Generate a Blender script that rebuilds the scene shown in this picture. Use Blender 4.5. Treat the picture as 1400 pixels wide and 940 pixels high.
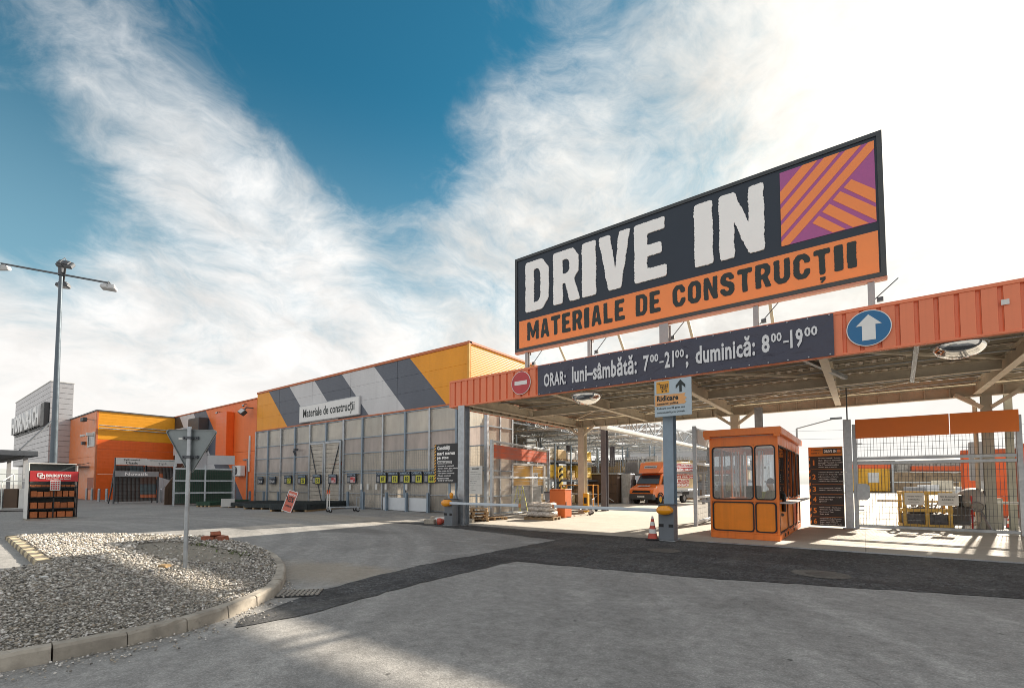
import bpy, math, random
import numpy as np
from mathutils import Vector, Matrix
random.seed(7)
rng = np.random.default_rng(11)
for o in list(bpy.data.objects):
    bpy.data.objects.remove(o)
scene = bpy.context.scene
COL = scene.collection
R = math.radians

# ------------------------------------------------------------------ camera
cam_data = bpy.data.cameras.new('camera')
cam = bpy.data.objects.new('camera', cam_data)
COL.objects.link(cam)
cam.location = (0, 0, 1.5)
cam.rotation_euler = (R(90) + math.atan(30 / 640), 0, R(36.87))
cam_data.sensor_width = 36
cam_data.lens = 36 * 640 / 1400
cam_data.shift_y = 160 / 1400
cam_data.clip_start = 0.05
cam_data.clip_end = 4000
scene.camera = cam

# ------------------------------------------------------------------ light
SUN_DIR = Vector((0.33, 1.84, 1.0)).normalized()
SUN_EL = math.asin(SUN_DIR.z)
SUN_AZ = math.atan2(SUN_DIR.x, SUN_DIR.y)          # clockwise from +Y
sun_data = bpy.data.lights.new('sun', 'SUN')
sun_data.energy = 5.0
sun_data.angle = R(0.9)
sun_data.color = (1.0, 0.89, 0.74)
sun = bpy.data.objects.new('sun', sun_data)
COL.objects.link(sun)
sun.location = (20, 60, 60)
sun.rotation_euler = SUN_DIR.to_track_quat('Z', 'Y').to_euler()

scene.view_settings.view_transform = 'Standard'
scene.view_settings.look = 'None'
scene.view_settings.exposure = 1.2
scene.view_settings.gamma = 1
scene.cycles.use_denoising = True
scene.cycles.filter_width = 0.9
scene.cycles.max_bounces = 8
scene.cycles.transparent_max_bounces = 16
scene.cycles.caustics_reflective = False
scene.cycles.caustics_refractive = False


class NT:
    """tiny node-tree writer"""
    def __init__(s, tree):
        s.t = tree
        s.t.nodes.clear()
    def n(s, typ, _vals=None, **kw):
        nd = s.t.nodes.new(typ)
        for k, v in kw.items():
            setattr(nd, k, v)
        for k, v in (_vals or {}).items():
            s.put(nd.inputs[k], v)
        return nd
    def put(s, sock, v):
        if isinstance(v, bpy.types.NodeSocket):
            s.t.links.new(v, sock)
        elif isinstance(v, (tuple, list)):
            if sock.type == 'RGBA' and len(v) == 3:
                v = (*v, 1)
            sock.default_value = v
        else:
            sock.default_value = v
    def m(s, op, a, b=None, c=None, clamp=False):
        nd = s.t.nodes.new('ShaderNodeMath')
        nd.operation = op
        nd.use_clamp = clamp
        for i, v in enumerate((a, b, c)):
            if v is not None:
                s.put(nd.inputs[i], v)
        return nd.outputs[0]
    def vm(s, op, a, b=None, scale=None):
        nd = s.t.nodes.new('ShaderNodeVectorMath')
        nd.operation = op
        s.put(nd.inputs[0], a)
        if b is not None:
            s.put(nd.inputs[1], b)
        if scale is not None:
            s.put(nd.inputs['Scale'], scale)
        return nd.outputs['Value'] if op in ('DOT_PRODUCT', 'LENGTH') else nd.outputs[0]
    def mix(s, f, a, b, blend='MIX'):
        nd = s.t.nodes.new('ShaderNodeMix')
        nd.data_type = 'RGBA'
        nd.blend_type = blend
        s.put(nd.inputs[0], f)
        s.put(nd.inputs[6], a)
        s.put(nd.inputs[7], b)
        return nd.outputs[2]
    def noise(s, vec, scale, detail=4, rough=.55, dist=0.0):
        nd = s.n('ShaderNodeTexNoise', {'Scale': scale, 'Detail': detail, 'Roughness': rough, 'Distortion': dist})
        s.put(nd.inputs['Vector'], vec)
        return nd.outputs[0]
    def ss(s, x, lo, hi, a=0.0, b=1.0, kind='SMOOTHSTEP'):
        nd = s.n('ShaderNodeMapRange', {'From Min': lo, 'From Max': hi, 'To Min': a, 'To Max': b})
        nd.interpolation_type = kind
        s.put(nd.inputs['Value'], x)
        return nd.outputs[0]
    def map(s, vec, scale=(1, 1, 1), rot=(0, 0, 0), loc=(0, 0, 0)):
        return s.n('ShaderNodeMapping', {'Vector': vec, 'Scale': scale, 'Rotation': rot, 'Location': loc}).outputs[0]
    def ramp(s, fac, stops, interp='LINEAR'):
        nd = s.t.nodes.new('ShaderNodeValToRGB')
        nd.color_ramp.interpolation = interp
        els = nd.color_ramp.elements
        while len(els) < len(stops):
            els.new(1.0)
        for e, (p, c) in zip(els, stops):
            e.position = p
            e.color = (*c, 1)
        s.put(nd.inputs[0], fac)
        return nd.outputs[0]


# ------------------------------------------------------------------ sky
world = bpy.data.worlds.new('World')
scene.world = world
world.use_nodes = True
w = NT(world.node_tree)
sky = w.n('ShaderNodeTexSky', sky_type='NISHITA', sun_disc=False)
sky.sun_elevation = SUN_EL
sky.sun_rotation = SUN_AZ
sky.altitude = 100
sky.air_density = 1.25
sky.dust_density = 0.6
sky.ozone_density = 3.2
D = w.n('ShaderNodeTexCoord').outputs['Generated']
D = w.vm('NORMALIZE', D)
sep = w.n('ShaderNodeSeparateXYZ', {0: D})
dz = w.m('MAXIMUM', sep.outputs[2], 0.0)
den = w.m('ADD', dz, 0.42)
q = w.n('ShaderNodeCombineXYZ', {0: w.m('DIVIDE', sep.outputs[0], den), 1: w.m('DIVIDE', sep.outputs[1], den)}).outputs[0]
q1 = w.map(q, rot=(0, 0, R(20)), scale=(1.0, 0.92, 1))
warp = w.n('ShaderNodeTexNoise', {'Vector': q1, 'Scale': 2.4, 'Detail': 4}).outputs[1]
warp = w.vm('SCALE', w.vm('SUBTRACT', warp, (.5, .5, .5)), scale=0.34)
q2 = w.vm('ADD', q1, warp)
n1 = w.noise(q2, 3.6, 12, .66, .25)
n2 = w.noise(w.map(q2, rot=(0, 0, R(-35)), scale=(1.5, 1.0, 1), loc=(3, 7, 0)), 7.5, 9, .68, .3)
tex = w.m('ADD', w.m('MULTIPLY', n1, .62), w.m('MULTIPLY', n2, .42))
sund = w.vm('DOT_PRODUCT', D, tuple(SUN_DIR))
bias = w.m('ADD', w.m('MULTIPLY', w.ss(sund, .7, .99), .12), .255)
bias = w.m('ADD', bias, w.ss(dz, .42, .10, 0, .20))
LOBES = [((-0.674, 0.344, 0.654), 38, -0.42), ((-0.485, 0.496, 0.72), 55, -0.3), ((-0.662, 0.468, 0.585), 110, -0.2), ((-0.906, 0.074, 0.417), 130, -0.28), ((-0.832, 0.028, 0.554), 60, -0.3), ((-0.92, 0.119, 0.373), 260, -0.12), ((-0.282, 0.634, 0.72), 90, -0.14), ((-0.694, 0.558, 0.455), 220, -0.08), ((-0.239, 0.804, 0.544), 110, -0.12), ((-0.952, 0.097, 0.289), 300, -0.06), ((-0.82, 0.134, 0.556), 110, 0.16), ((-0.812, 0.213, 0.543), 160, 0.1), ((-0.785, 0.322, 0.529), 120, 0.2), ((-0.772, 0.441, 0.457), 150, 0.14), ((-0.538, 0.589, 0.603), 160, 0.1)]
for d, k, a in LOBES:
    e = w.m('EXPONENT', w.m('MULTIPLY', w.m('SUBTRACT', w.vm('DOT_PRODUCT', D, d), 1.0), k))
    bias = w.m('ADD', bias, w.m('MULTIPLY', e, a))
dens = w.m('ADD', tex, bias)
mask = w.ss(dens, .46, .94)
shade = w.ss(w.noise(q2, 4.2, 7, .62, .2), .3, .72, .74, 1.06)
glow = w.ss(sund, .35, 1.0, .0, 1.0)
cl = w.mix(glow, (4.6, 4.54, 4.45), (4.6, 4.46, 4.18))
cl = w.mix(w.ss(dz, .35, .02), cl, w.mix(glow, (4.5, 4.36, 4.2), (4.6, 4.46, 4.2)))
shade = w.m('ADD', w.m('MULTIPLY', w.m('SUBTRACT', shade, 1.0), w.ss(dz, .08, .35, .25, 1.0)), 1.0)
cl = w.vm('SCALE', cl, scale=shade)
aur = w.m('POWER', w.m('MAXIMUM', sund, 0.0), 60.0)
cl = w.vm('ADD', cl, w.vm('SCALE', (3.2, 2.9, 2.4), scale=aur))
blue = w.mix(1.0, sky.outputs[0], (.11, .40, .40), 'MULTIPLY')
blue = w.mix(w.ss(dz, .66, .25, 0, .45), blue, (2.0, 3.1, 3.6))
col = w.mix(mask, blue, cl)
col = w.mix(w.ss(dz, .16, .0, 0, .75), col, w.mix(glow, (4.4, 4.25, 4.1), (4.6, 4.48, 4.24)))
bg = w.n('ShaderNodeBackground', {'Color': col, 'Strength': 0.10})
w.n('ShaderNodeOutputWorld', {'Surface': bg.outputs[0]})


# ------------------------------------------------------------------ mesh helpers
class MB:
    def __init__(s):
        s.v = []; s.f = []; s.mi = []; s.cur = 0; s.sm = []
        s.smooth = False
    def add(s, verts, faces):
        b = len(s.v)
        s.v.extend(tuple(p) for p in verts)
        for f in faces:
            s.f.append(tuple(b + i for i in f)); s.mi.append(s.cur); s.sm.append(s.smooth)
        return s
    def box(s, x0, x1, y0, y1, z0, z1, b=0.0):
        if x0 > x1: x0, x1 = x1, x0
        if y0 > y1: y0, y1 = y1, y0
        if z0 > z1: z0, z1 = z1, z0
        if b <= 0:
            return s.add([(x0, y0, z0), (x1, y0, z0), (x1, y1, z0), (x0, y1, z0), (x0, y0, z1), (x1, y0, z1), (x1, y1, z1), (x0, y1, z1)],
                  [(0, 3, 2, 1), (4, 5, 6, 7), (0, 1, 5, 4), (1, 2, 6, 5), (2, 3, 7, 6), (3, 0, 4, 7)])
        b = min(b, (x1 - x0) * .45, (y1 - y0) * .45, (z1 - z0) * .45)
        c = ((x0 + x1) / 2, (y0 + y1) / 2, (z0 + z1) / 2)
        h = ((x1 - x0) / 2, (y1 - y0) / 2, (z1 - z0) / 2)
        V = []; idx = {}
        for sx in (-1, 1):
            for sy in (-1, 1):
                for sz in (-1, 1):
                    for a in range(3):
                        p = [sx * (h[0] - b), sy * (h[1] - b), sz * (h[2] - b)]
                        p[a] += (sx, sy, sz)[a] * b
                        idx[(sx, sy, sz, a)] = len(V)
                        V.append((c[0] + p[0], c[1] + p[1], c[2] + p[2]))
        F = []
        def orient(f, out):
            a, bb, cc = (Vector(V[i]) for i in f[:3])
            if (bb - a).cross(cc - a).dot(Vector(out)) < 0: f = f[::-1]
            F.append(tuple(f))
        for a in range(3):
            o1, o2 = [i for i in range(3) if i != a]
            for sg in (-1, 1):
                f = []
                for t1, t2 in ((-1, -1), (1, -1), (1, 1), (-1, 1)):
                    k = [0, 0, 0]; k[a] = sg; k[o1] = t1; k[o2] = t2
                    f.append(idx[(*k, a)])
                out = [0, 0, 0]; out[a] = sg
                orient(f, out)
            for t1 in (-1, 1):
                for t2 in (-1, 1):
                    ks = []
                    for e in (-1, 1):
                        k = [0, 0, 0]; k[a] = e; k[o1] = t1; k[o2] = t2
                        ks.append(tuple(k))
                    out = [0, 0, 0]; out[o1] = t1; out[o2] = t2
                    orient([idx[(*ks[0], o1)], idx[(*ks[1], o1)], idx[(*ks[1], o2)], idx[(*ks[0], o2)]], out)
        for sx in (-1, 1):
            for sy in (-1, 1):
                for sz in (-1, 1):
                    orient([idx[(sx, sy, sz, a)] for a in range(3)], (sx, sy, sz))
        return s.add(V, F)
    def bar(s, p0, p1, w_, h_=None, up=(0, 0, 1)):
        h_ = w_ if h_ is None else h_
        p0, p1 = Vector(p0), Vector(p1)
        d = (p1 - p0)
        if d.length < 1e-6: return s
        d.normalize()
        u = Vector(up)
        if abs(d.dot(u)) > .98: u = Vector((1, 0, 0))
        a = d.cross(u).normalized() * (w_ / 2); b = a.cross(d).normalized() * (h_ / 2)
        V = [p0 - a - b, p0 + a - b, p0 + a + b, p0 - a + b, p1 - a - b, p1 + a - b, p1 + a + b, p1 - a + b]
        return s.add(V, [(0, 1, 2, 3), (7, 6, 5, 4), (0, 4, 5, 1), (1, 5, 6, 2), (2, 6, 7, 3), (3, 7, 4, 0)])
    def tube(s, p0, p1, r, n=8, r2=None, cap=True):
        r2 = r if r2 is None else r2
        p0, p1 = Vector(p0), Vector(p1)
        d = (p1 - p0).normalized()
        u = Vector((0, 0, 1)) if abs(d.z) < .95 else Vector((1, 0, 0))
        a = d.cross(u).normalized(); b = d.cross(a)
        V = []
        for p, rr in ((p0, r), (p1, r2)):
            for i in range(n):
                t = 2 * math.pi * i / n
                V.append(p + (a * math.cos(t) + b * math.sin(t)) * rr)
        sm = s.smooth; s.smooth = True
        s.add(V, [(i, i + n, (i + 1) % n + n, (i + 1) % n) for i in range(n)])
        s.smooth = False
        if cap:
            s.add(V[:n], [tuple(range(n))]); s.add(V[n:], [tuple(range(n))[::-1]])
        s.smooth = sm
        return s
    def pipe(s, pts, r, n=8):
        for a, b in zip(pts, pts[1:]): s.tube(a, b, r, n)
        return s
    def lathe(s, prof, c=(0, 0, 0), n=16, axis='z'):
        V = []
        for r_, z_ in prof:
            for i in range(n):
                t = 2 * math.pi * i / n
                p = (r_ * math.cos(t), r_ * math.sin(t), z_)
                if axis == 'y': p = (p[0], p[2], p[1])
                elif axis == 'x': p = (p[2], p[0], p[1])
                V.append((c[0] + p[0], c[1] + p[1], c[2] + p[2]))
        F = []
        for k in range(len(prof) - 1):
            for i in range(n):
                j = (i + 1) % n
                f = (k * n + i, k * n + j, (k + 1) * n + j, (k + 1) * n + i)
                F.append(f if axis == 'z' else f[::-1] if axis == 'y' else f)
        sm = s.smooth; s.smooth = True
        s.add(V, F); s.smooth = sm
        return s
    def prism(s, poly, a, b, axis='y'):
        """polygon (2-D) pushed from a to b along an axis; y: poly is (x,z), x: (y,z), z: (x,y)"""
        def P(p, t):
            return {'y': (p[0], t, p[1]), 'x': (t, p[0], p[1]), 'z': (p[0], p[1], t)}[axis]
        ar = sum(poly[i][0] * poly[(i + 1) % len(poly)][1] - poly[(i + 1) % len(poly)][0] * poly[i][1] for i in range(len(poly)))
        if ar < 0: poly = poly[::-1]
        if a > b: a, b = b, a
        n = len(poly)
        V = [P(p, a) for p in poly] + [P(p, b) for p in poly]
        if axis == 'y':
            F = [tuple(range(n)), tuple(range(n, 2 * n))[::-1]] + [(i, i + n, (i + 1) % n + n, (i + 1) % n) for i in range(n)]
        else:
            F = [tuple(range(n))[::-1], tuple(range(n, 2 * n))] + [(i, (i + 1) % n, (i + 1) % n + n, i + n) for i in range(n)]
        return s.add(V, F)
    def ring(s, outer, inner, a, b):
        """frame between two outlines in the xz plane, from y=a to y=b"""
        n = len(outer)
        V = [(p[0], a, p[1]) for p in outer] + [(p[0], a, p[1]) for p in inner] + [(p[0], b, p[1]) for p in outer] + [(p[0], b, p[1]) for p in inner]
        F = []
        for i in range(n):
            j = (i + 1) % n
            F += [(i, j, n + j, n + i), (2 * n + j, 2 * n + i, 3 * n + i, 3 * n + j), (j, i, 2 * n + i, 2 * n + j), (n + i, n + j, 3 * n + j, 3 * n + i)]
        return s.add(V, F)
    def hbeam(s, p0, p1, w_, h_, t=.02, up=(0, 0, 1)):
        p0, p1 = Vector(p0), Vector(p1)
        d = (p1 - p0).normalized()
        u = Vector(up)
        if abs(d.dot(u)) > .98: u = Vector((0, 1, 0))
        sd = d.cross(u).normalized(); u = sd.cross(d).normalized()
        s.bar(p0, p1, t, h_ - 2 * t, up=u)
        for sg in (-1, 1):
            o_ = u * sg * (h_ / 2 - t / 2)
            s.bar(p0 + o_, p1 + o_, w_, t, up=u)
        return s
    def truss(s, p0, p1, h_, n, c=.06, d_=.035):
        p0, p1 = Vector(p0), Vector(p1); up = Vector((0, 0, h_))
        s.bar(p0, p1, c, c); s.bar(p0 + up, p1 + up, c, c)
        for i in range(n):
            a = p0.lerp(p1, i / n); b = p0.lerp(p1, (i + 1) / n)
            s.bar(a, a + up, d_)
            s.bar(a, b + up, d_) if i % 2 else s.bar(a + up, b, d_)
        s.bar(p1, p1 + up, d_)
        return s
    def wires(s, x0, x1, z0, z1, y, dx, dz_, r=.006, t2=.004):
        k = int(round((x1 - x0) / dx))
        for i in range(k + 1):
            x = x0 + (x1 - x0) * i / max(k, 1)
            s.box(x - r / 2, x + r / 2, y - r / 2, y + r / 2, z0, z1)
        k = int(round((z1 - z0) / dz_))
        for i in range(k + 1):
            z = z0 + (z1 - z0) * i / max(k, 1)
            s.box(x0, x1, y - r / 2 - t2, y - r / 2, z - r / 2, z + r / 2)
        return s


def rrect(x0, x1, z0, z1, r, n=4):
    P = []
    for cx, cz, a0 in ((x1 - r, z1 - r, 0), (x0 + r, z1 - r, 90), (x0 + r, z0 + r, 180), (x1 - r, z0 + r, 270)):
        for i in range(n + 1):
            a = R(a0 + 90 * i / n)
            P.append((cx + r * math.cos(a), cz + r * math.sin(a)))
    return P


def circ(cx, cz, r, n=32):
    return [(cx + r * math.cos(2 * math.pi * i / n), cz + r * math.sin(2 * math.pi * i / n)) for i in range(n)]


def mesh_of(name, mb, mats):
    me = bpy.data.meshes.new(name)
    me.from_pydata(mb.v, [], mb.f)
    for m_ in (mats if isinstance(mats, (list, tuple)) else [mats]):
        me.materials.append(m_)
    me.polygons.foreach_set('material_index', mb.mi)
    me.polygons.foreach_set('use_smooth', mb.sm)
    me.update()
    return me


def build(name, mb, mats, parent=None, w=False, loc=None, rz=0.0, kind=None):
    """link one mesh object; w=True: the vertices are world coordinates"""
    if w and parent is not None:
        ox, oy, oz = parent['base']
        mb.v = [(x - ox, y - oy, z - oz) for x, y, z in mb.v]
    o = bpy.data.objects.new(name, mesh_of(name, mb, mats))
    COL.objects.link(o)
    if parent is not None: o.parent = parent
    if loc is not None: o.location = loc
    if rz: o.rotation_euler = (0, 0, rz)
    if kind: o['kind'] = kind
    o['base'] = list(parent['base']) if parent is not None else [0.0, 0.0, 0.0]
    return o


def inst(src, parent, loc, rz=0.0, name=None, rot=None):
    o = src.copy()
    COL.objects.link(o)
    if name: o.name = name
    o.parent = parent
    o.location = loc
    o.rotation_euler = rot if rot else (0, 0, rz)
    return o


def tag(o, label, cat, group=None):
    o['label'] = label; o['category'] = cat
    if group: o['group'] = group
    return o


def thing(name, label, cat, loc=(0, 0, 0), rz=0.0, group=None):
    o = bpy.data.objects.new(name, None)
    COL.objects.link(o)
    o.empty_display_size = .2
    o.location = loc; o.rotation_euler = (0, 0, rz)
    o['base'] = [float(c) for c in loc]
    return tag(o, label, cat, group)


def copy_tree(src, loc, rz=None, label=None, parent=None):
    o = src.copy(); COL.objects.link(o)
    o.parent = parent
    if parent is None:
        o.location = loc
        if rz is not None: o.rotation_euler = (0, 0, rz)
        if label: o['label'] = label
    for ch in KIDS.get(src.name, []) or list(src.children):
        copy_tree(ch, None, parent=o)
    return o
KIDS = {}


def structure(o):
    o['kind'] = 'structure'
    return o


# ------------------------------------------------------------------ lettering
def text_mesh(s, bold=.0, depth=.01, rough=0.0, seed=0, res=3):
    cu = bpy.data.curves.new('lettering', 'FONT')
    cu.body = s; cu.size = 1.0; cu.resolution_u = res
    cu.space_character = 1.0 + bold * 2.2
    o = bpy.data.objects.new('lettering', cu)
    COL.objects.link(o)
    if rough > 0:
        bpy.context.view_layer.update()
        bpy.ops.object.select_all(action='DESELECT')
        o.select_set(True); bpy.context.view_layer.objects.active = o
        bpy.ops.object.convert(target='CURVE')
        old = o.data
        new = bpy.data.curves.new('lettering', 'CURVE')
        new.dimensions = '2D'; new.fill_mode = 'BOTH'
        rr = random.Random(seed)
        for sp in old.splines:
            pts = []
            bp = sp.bezier_points
            n = len(bp)
            for i in range(n):
                a, b = bp[i], bp[(i + 1) % n]
                p0, p1, p2, p3 = a.co, a.handle_right, b.handle_left, b.co
                L = (p3 - p0).length
                k = max(1, int(L / .035))
                for j in range(k):
                    t = j / k
                    pts.append(p0 * (1 - t) ** 3 + p1 * 3 * t * (1 - t) ** 2 + p2 * 3 * t * t * (1 - t) + p3 * t ** 3)
            ns = new.splines.new('POLY')
            ns.points.add(len(pts) - 1)
            for q_, p in zip(ns.points, pts):
                q_.co = (p.x + rr.gauss(0, rough), p.y + rr.gauss(0, rough * .7), 0, 1)
            ns.use_cyclic_u = True
        o.data = new
    o.data.offset = bold
    o.data.extrude = .5
    bpy.context.view_layer.update()
    dg = bpy.context.evaluated_depsgraph_get()
    me = bpy.data.meshes.new_from_object(o.evaluated_get(dg))
    bpy.data.objects.remove(o)
    return me


def text(s, x0, x1, z0, z1, y, mat, parent, bold=.02, depth=.012, rough=0.0, w=False, seed=0, name='lettering', res=2):
    """lettering fitted into a box of the local xz plane, its face towards -y at y-depth"""
    me = text_mesh(s, bold, depth, rough, seed, res)
    n = len(me.vertices)
    co = np.empty(n * 3); me.vertices.foreach_get('co', co); co = co.reshape(-1, 3)
    mn, mx = co.min(0), co.max(0)
    ox = oy = oz = 0.0
    if w: ox, oy, oz = parent['base']
    X = x0 + (co[:, 0] - mn[0]) / (mx[0] - mn[0]) * (x1 - x0) - ox
    Z = z0 + (co[:, 1] - mn[1]) / (mx[1] - mn[1]) * (z1 - z0) - oz
    Y = y - (co[:, 2] - mn[2]) / max(mx[2] - mn[2], 1e-6) * depth - oy
    me.vertices.foreach_set('co', np.stack([X, Y, Z], 1).ravel())
    me.materials.clear(); me.materials.append(mat)
    me.polygons.foreach_set('material_index', [0] * len(me.polygons))
    me.update()
    o = bpy.data.objects.new(name, me)
    COL.objects.link(o)
    o.parent = parent
    return o


GL = {
 'D': [[(0,0),(.72,0),(1,.2),(1,.8),(.72,1),(0,1)], [(.37,.17),(.57,.17),(.65,.25),(.65,.75),(.57,.83),(.37,.83)]],
 'R': [[(0,0),(.37,0),(.37,.38),(.47,.38),(.64,0),(1.03,0),(.80,.43),(.98,.56),(.98,.84),(.78,1),(0,1)], [(.37,.55),(.55,.55),(.63,.61),(.63,.77),(.55,.83),(.37,.83)]],
 'I': [[(0,0),(1,0),(1,1),(0,1)]],
 'V': [[(0,1),(.37,1),(.53,.36),(.66,1),(1,1),(.70,0),(.31,0)]],
 'E': [[(0,0),(1,0),(1,.2),(.41,.2),(.41,.41),(.85,.41),(.85,.6),(.41,.6),(.41,.8),(.96,.8),(.96,1),(0,1)]],
 'N': [[(0,0),(.34,0),(.34,.55),(.66,0),(1,0),(1,1),(.67,1),(.67,.46),(.36,1),(0,1)]],
 'M': [[(0,0),(.25,0),(.25,.55),(.42,.12),(.58,.12),(.75,.55),(.75,0),(1,0),(1,1),(.74,1),(.5,.45),(.26,1),(0,1)]],
 'A': [[(0,0),(.32,0),(.37,.19),(.63,.19),(.68,0),(1,0),(.70,1),(.30,1)], [(.42,.37),(.58,.37),(.5,.75)]],
 'T': [[(.32,0),(.68,0),(.68,.79),(1,.79),(1,1),(0,1),(0,.79),(.32,.79)]],
 'L': [[(0,0),(1,0),(1,.2),(.42,.2),(.42,1),(0,1)]],
 'C': [[(.25,0),(.75,0),(1,.2),(1,.38),(.64,.38),(.64,.24),(.58,.19),(.42,.19),(.37,.26),(.37,.74),(.42,.81),(.58,.81),(.64,.76),(.64,.62),(1,.62),(1,.8),(.75,1),(.25,1),(0,.8),(0,.2)]],
 'O': [[(.25,0),(.75,0),(1,.2),(1,.8),(.75,1),(.25,1),(0,.8),(0,.2)], [(.42,.19),(.58,.19),(.64,.26),(.64,.74),(.58,.81),(.42,.81),(.36,.74),(.36,.26)]],
 'S': [[(.25,0),(.75,0),(1,.17),(1,.45),(.8,.58),(.45,.66),(.37,.71),(.37,.78),(.44,.82),(.56,.82),(.63,.77),(.63,.68),(.97,.68),(.97,.82),(.75,1),(.25,1),(.02,.84),(.02,.6),(.2,.47),(.55,.38),(.64,.32),(.64,.23),(.56,.18),(.44,.18),(.36,.24),(.36,.33),(0,.33),(0,.18)]],
 'U': [[(.25,0),(.75,0),(1,.2),(1,1),(.64,1),(.64,.26),(.58,.19),(.42,.19),(.36,.26),(.36,1),(0,1),(0,.2)]],
}
def glyph(ch, x0, x1, z0, z1, y, mat_, parent, step=.035, jit=.012, smooth=3, depth=.03, seed=0):
    """one worn wood-type letter cut as a plate, given in world coordinates"""
    from mathutils.geometry import tessellate_polygon
    rr = random.Random(seed)
    ox, oy, oz = parent['base']
    loops = []
    for lp in (GL['T'] if ch == 'Ț' else GL[ch]):
        P = [(x0 + a * (x1 - x0), z0 + b * (z1 - z0)) for a, b in lp]
        Q = []
        for (ax, az), (bx, bz) in zip(P, P[1:] + P[:1]):
            k = max(1, int(math.hypot(bx - ax, bz - az) / step))
            Q += [(ax + (bx - ax) * i / k, az + (bz - az) * i / k) for i in range(k)]
        n = len(Q)
        for _ in range(smooth):
            Q = [((Q[i - 1][0] + 2 * Q[i][0] + Q[(i + 1) % n][0]) / 4, (Q[i - 1][1] + 2 * Q[i][1] + Q[(i + 1) % n][1]) / 4) for i in range(n)]
        ph = rr.uniform(0, 6)
        Q = [(px + jit * (rr.gauss(0, .45) + .8 * math.sin(pz * 9.0 + ph) * math.sin(pz * 3.1 + ph)), pz + jit * rr.gauss(0, .35)) for px, pz in Q]
        loops.append(Q)
    mb = MB()
    flat = [p for lp in loops for p in lp]
    tris = [tuple(range(len(flat)))] if len(loops) == 1 else tessellate_polygon([[Vector((px, pz, 0)) for px, pz in lp] for lp in loops])
    V = [(px, y - depth, pz) for px, pz in flat]
    F = []
    for t3 in tris:
        if len(t3) > 3:
            ar = sum(flat[i][0] * flat[(i + 1) % len(flat)][1] - flat[(i + 1) % len(flat)][0] * flat[i][1] for i in t3)
            F.append(t3 if ar > 0 else t3[::-1]); continue
        a, b, c = (flat[i] for i in t3)
        F.append(tuple(t3) if (b[0] - a[0]) * (c[1] - a[1]) - (b[1] - a[1]) * (c[0] - a[0]) > 0 else tuple(t3)[::-1])
    mb.add(V, F)
    for lp in loops:
        n = len(lp)
        mb.add([(px, y - depth, pz) for px, pz in lp] + [(px, y, pz) for px, pz in lp], [(i, i + n, (i + 1) % n + n, (i + 1) % n) for i in range(n)])
    return build('letter', mb, mat_, parent, w=True)


# ------------------------------------------------------------------ materials
MATS = {}
def mat(name, col, rough=.55, metal=0.0, var=.12, vs=2.5, bump=0.0, bs=60.0, spec=.5, rnd=0.0, dirt=0.0, ribs=None, coat=0.0, world=False, streak=0.0):
    """a painted / metal / stone surface: base colour with blotchy variation, fine relief and dirt"""
    if name in MATS: return MATS[name]
    m_ = bpy.data.materials.new(name); m_.use_nodes = True
    t = NT(m_.node_tree)
    tc = t.n('ShaderNodeTexCoord').outputs['Object'] if not world else t.n('ShaderNodeNewGeometry').outputs['Position']
    c = col
    nz = t.noise(tc, vs, 6, .6)
    f = t.ss(nz, .3, .7, 1 - var, 1 + var, 'LINEAR')
    if rnd:
        oi = t.n('ShaderNodeObjectInfo').outputs['Random']
        f = t.m('MULTIPLY', f, t.ss(oi, 0, 1, 1 - rnd, 1 + rnd, 'LINEAR'))
    if streak:
        sn = t.noise(t.map(tc, scale=(6, 6, .35)), 1.0, 5, .6)
        f = t.m('MULTIPLY', f, t.ss(sn, .42, .72, 1, 1 - streak))
    colr = t.vm('SCALE', c, scale=f)
    if dirt:
        dn = t.noise(tc, vs * 2.7, 8, .68)
        colr = t.mix(t.ss(dn, .52, .78, 0, dirt), colr, (.09, .075, .06))
    P = {'Base Color': colr, 'Roughness': t.ss(nz, .25, .75, max(rough - .1, .03), min(rough + .12, 1), 'LINEAR'), 'Metallic': metal, 'Specular IOR Level': spec, 'Coat Weight': coat}
    nrm = None
    if bump:
        b_ = t.noise(tc, bs, 5, .65)
        nrm = t.n('ShaderNodeBump', {'Strength': bump, 'Distance': .01, 'Height': b_}).outputs[0]
    if ribs:
        ax, per, st = ribs
        sp = t.n('ShaderNodeSeparateXYZ', {0: tc}).outputs['XYZ'.index(ax)]
        h = t.m('PINGPONG', sp, per / 2)
        h = t.ss(h, per * .08, per * .3)
        bn = t.n('ShaderNodeBump', {'Strength': st, 'Distance': .02, 'Height': h})
        if nrm: t.put(bn.inputs['Normal'], nrm)
        nrm = bn.outputs[0]
    if nrm: P['Normal'] = nrm
    bs_ = t.n('ShaderNodeBsdfPrincipled', P)
    t.n('ShaderNodeOutputMaterial', {'Surface': bs_.outputs[0]})
    MATS[name] = m_
    return m_


def glass(name, tint=(.85, .92, .95), gloss=.25, rough=.02):
    m_ = bpy.data.materials.new(name); m_.use_nodes = True
    t = NT(m_.node_tree)
    tr = t.n('ShaderNodeBsdfTransparent', {'Color': tint})
    gl = t.n('ShaderNodeBsdfGlossy', {'Color': (1, 1, 1), 'Roughness': rough})
    fr = t.n('ShaderNodeFresnel', {'IOR': 1.5}).outputs[0]
    f = t.m('ADD', t.m('MULTIPLY', fr, 1.0), gloss * .3, clamp=True)
    mx = t.n('ShaderNodeMixShader', {0: f, 1: tr.outputs[0], 2: gl.outputs[0]})
    t.n('ShaderNodeOutputMaterial', {'Surface': mx.outputs[0]})
    return m_


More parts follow.
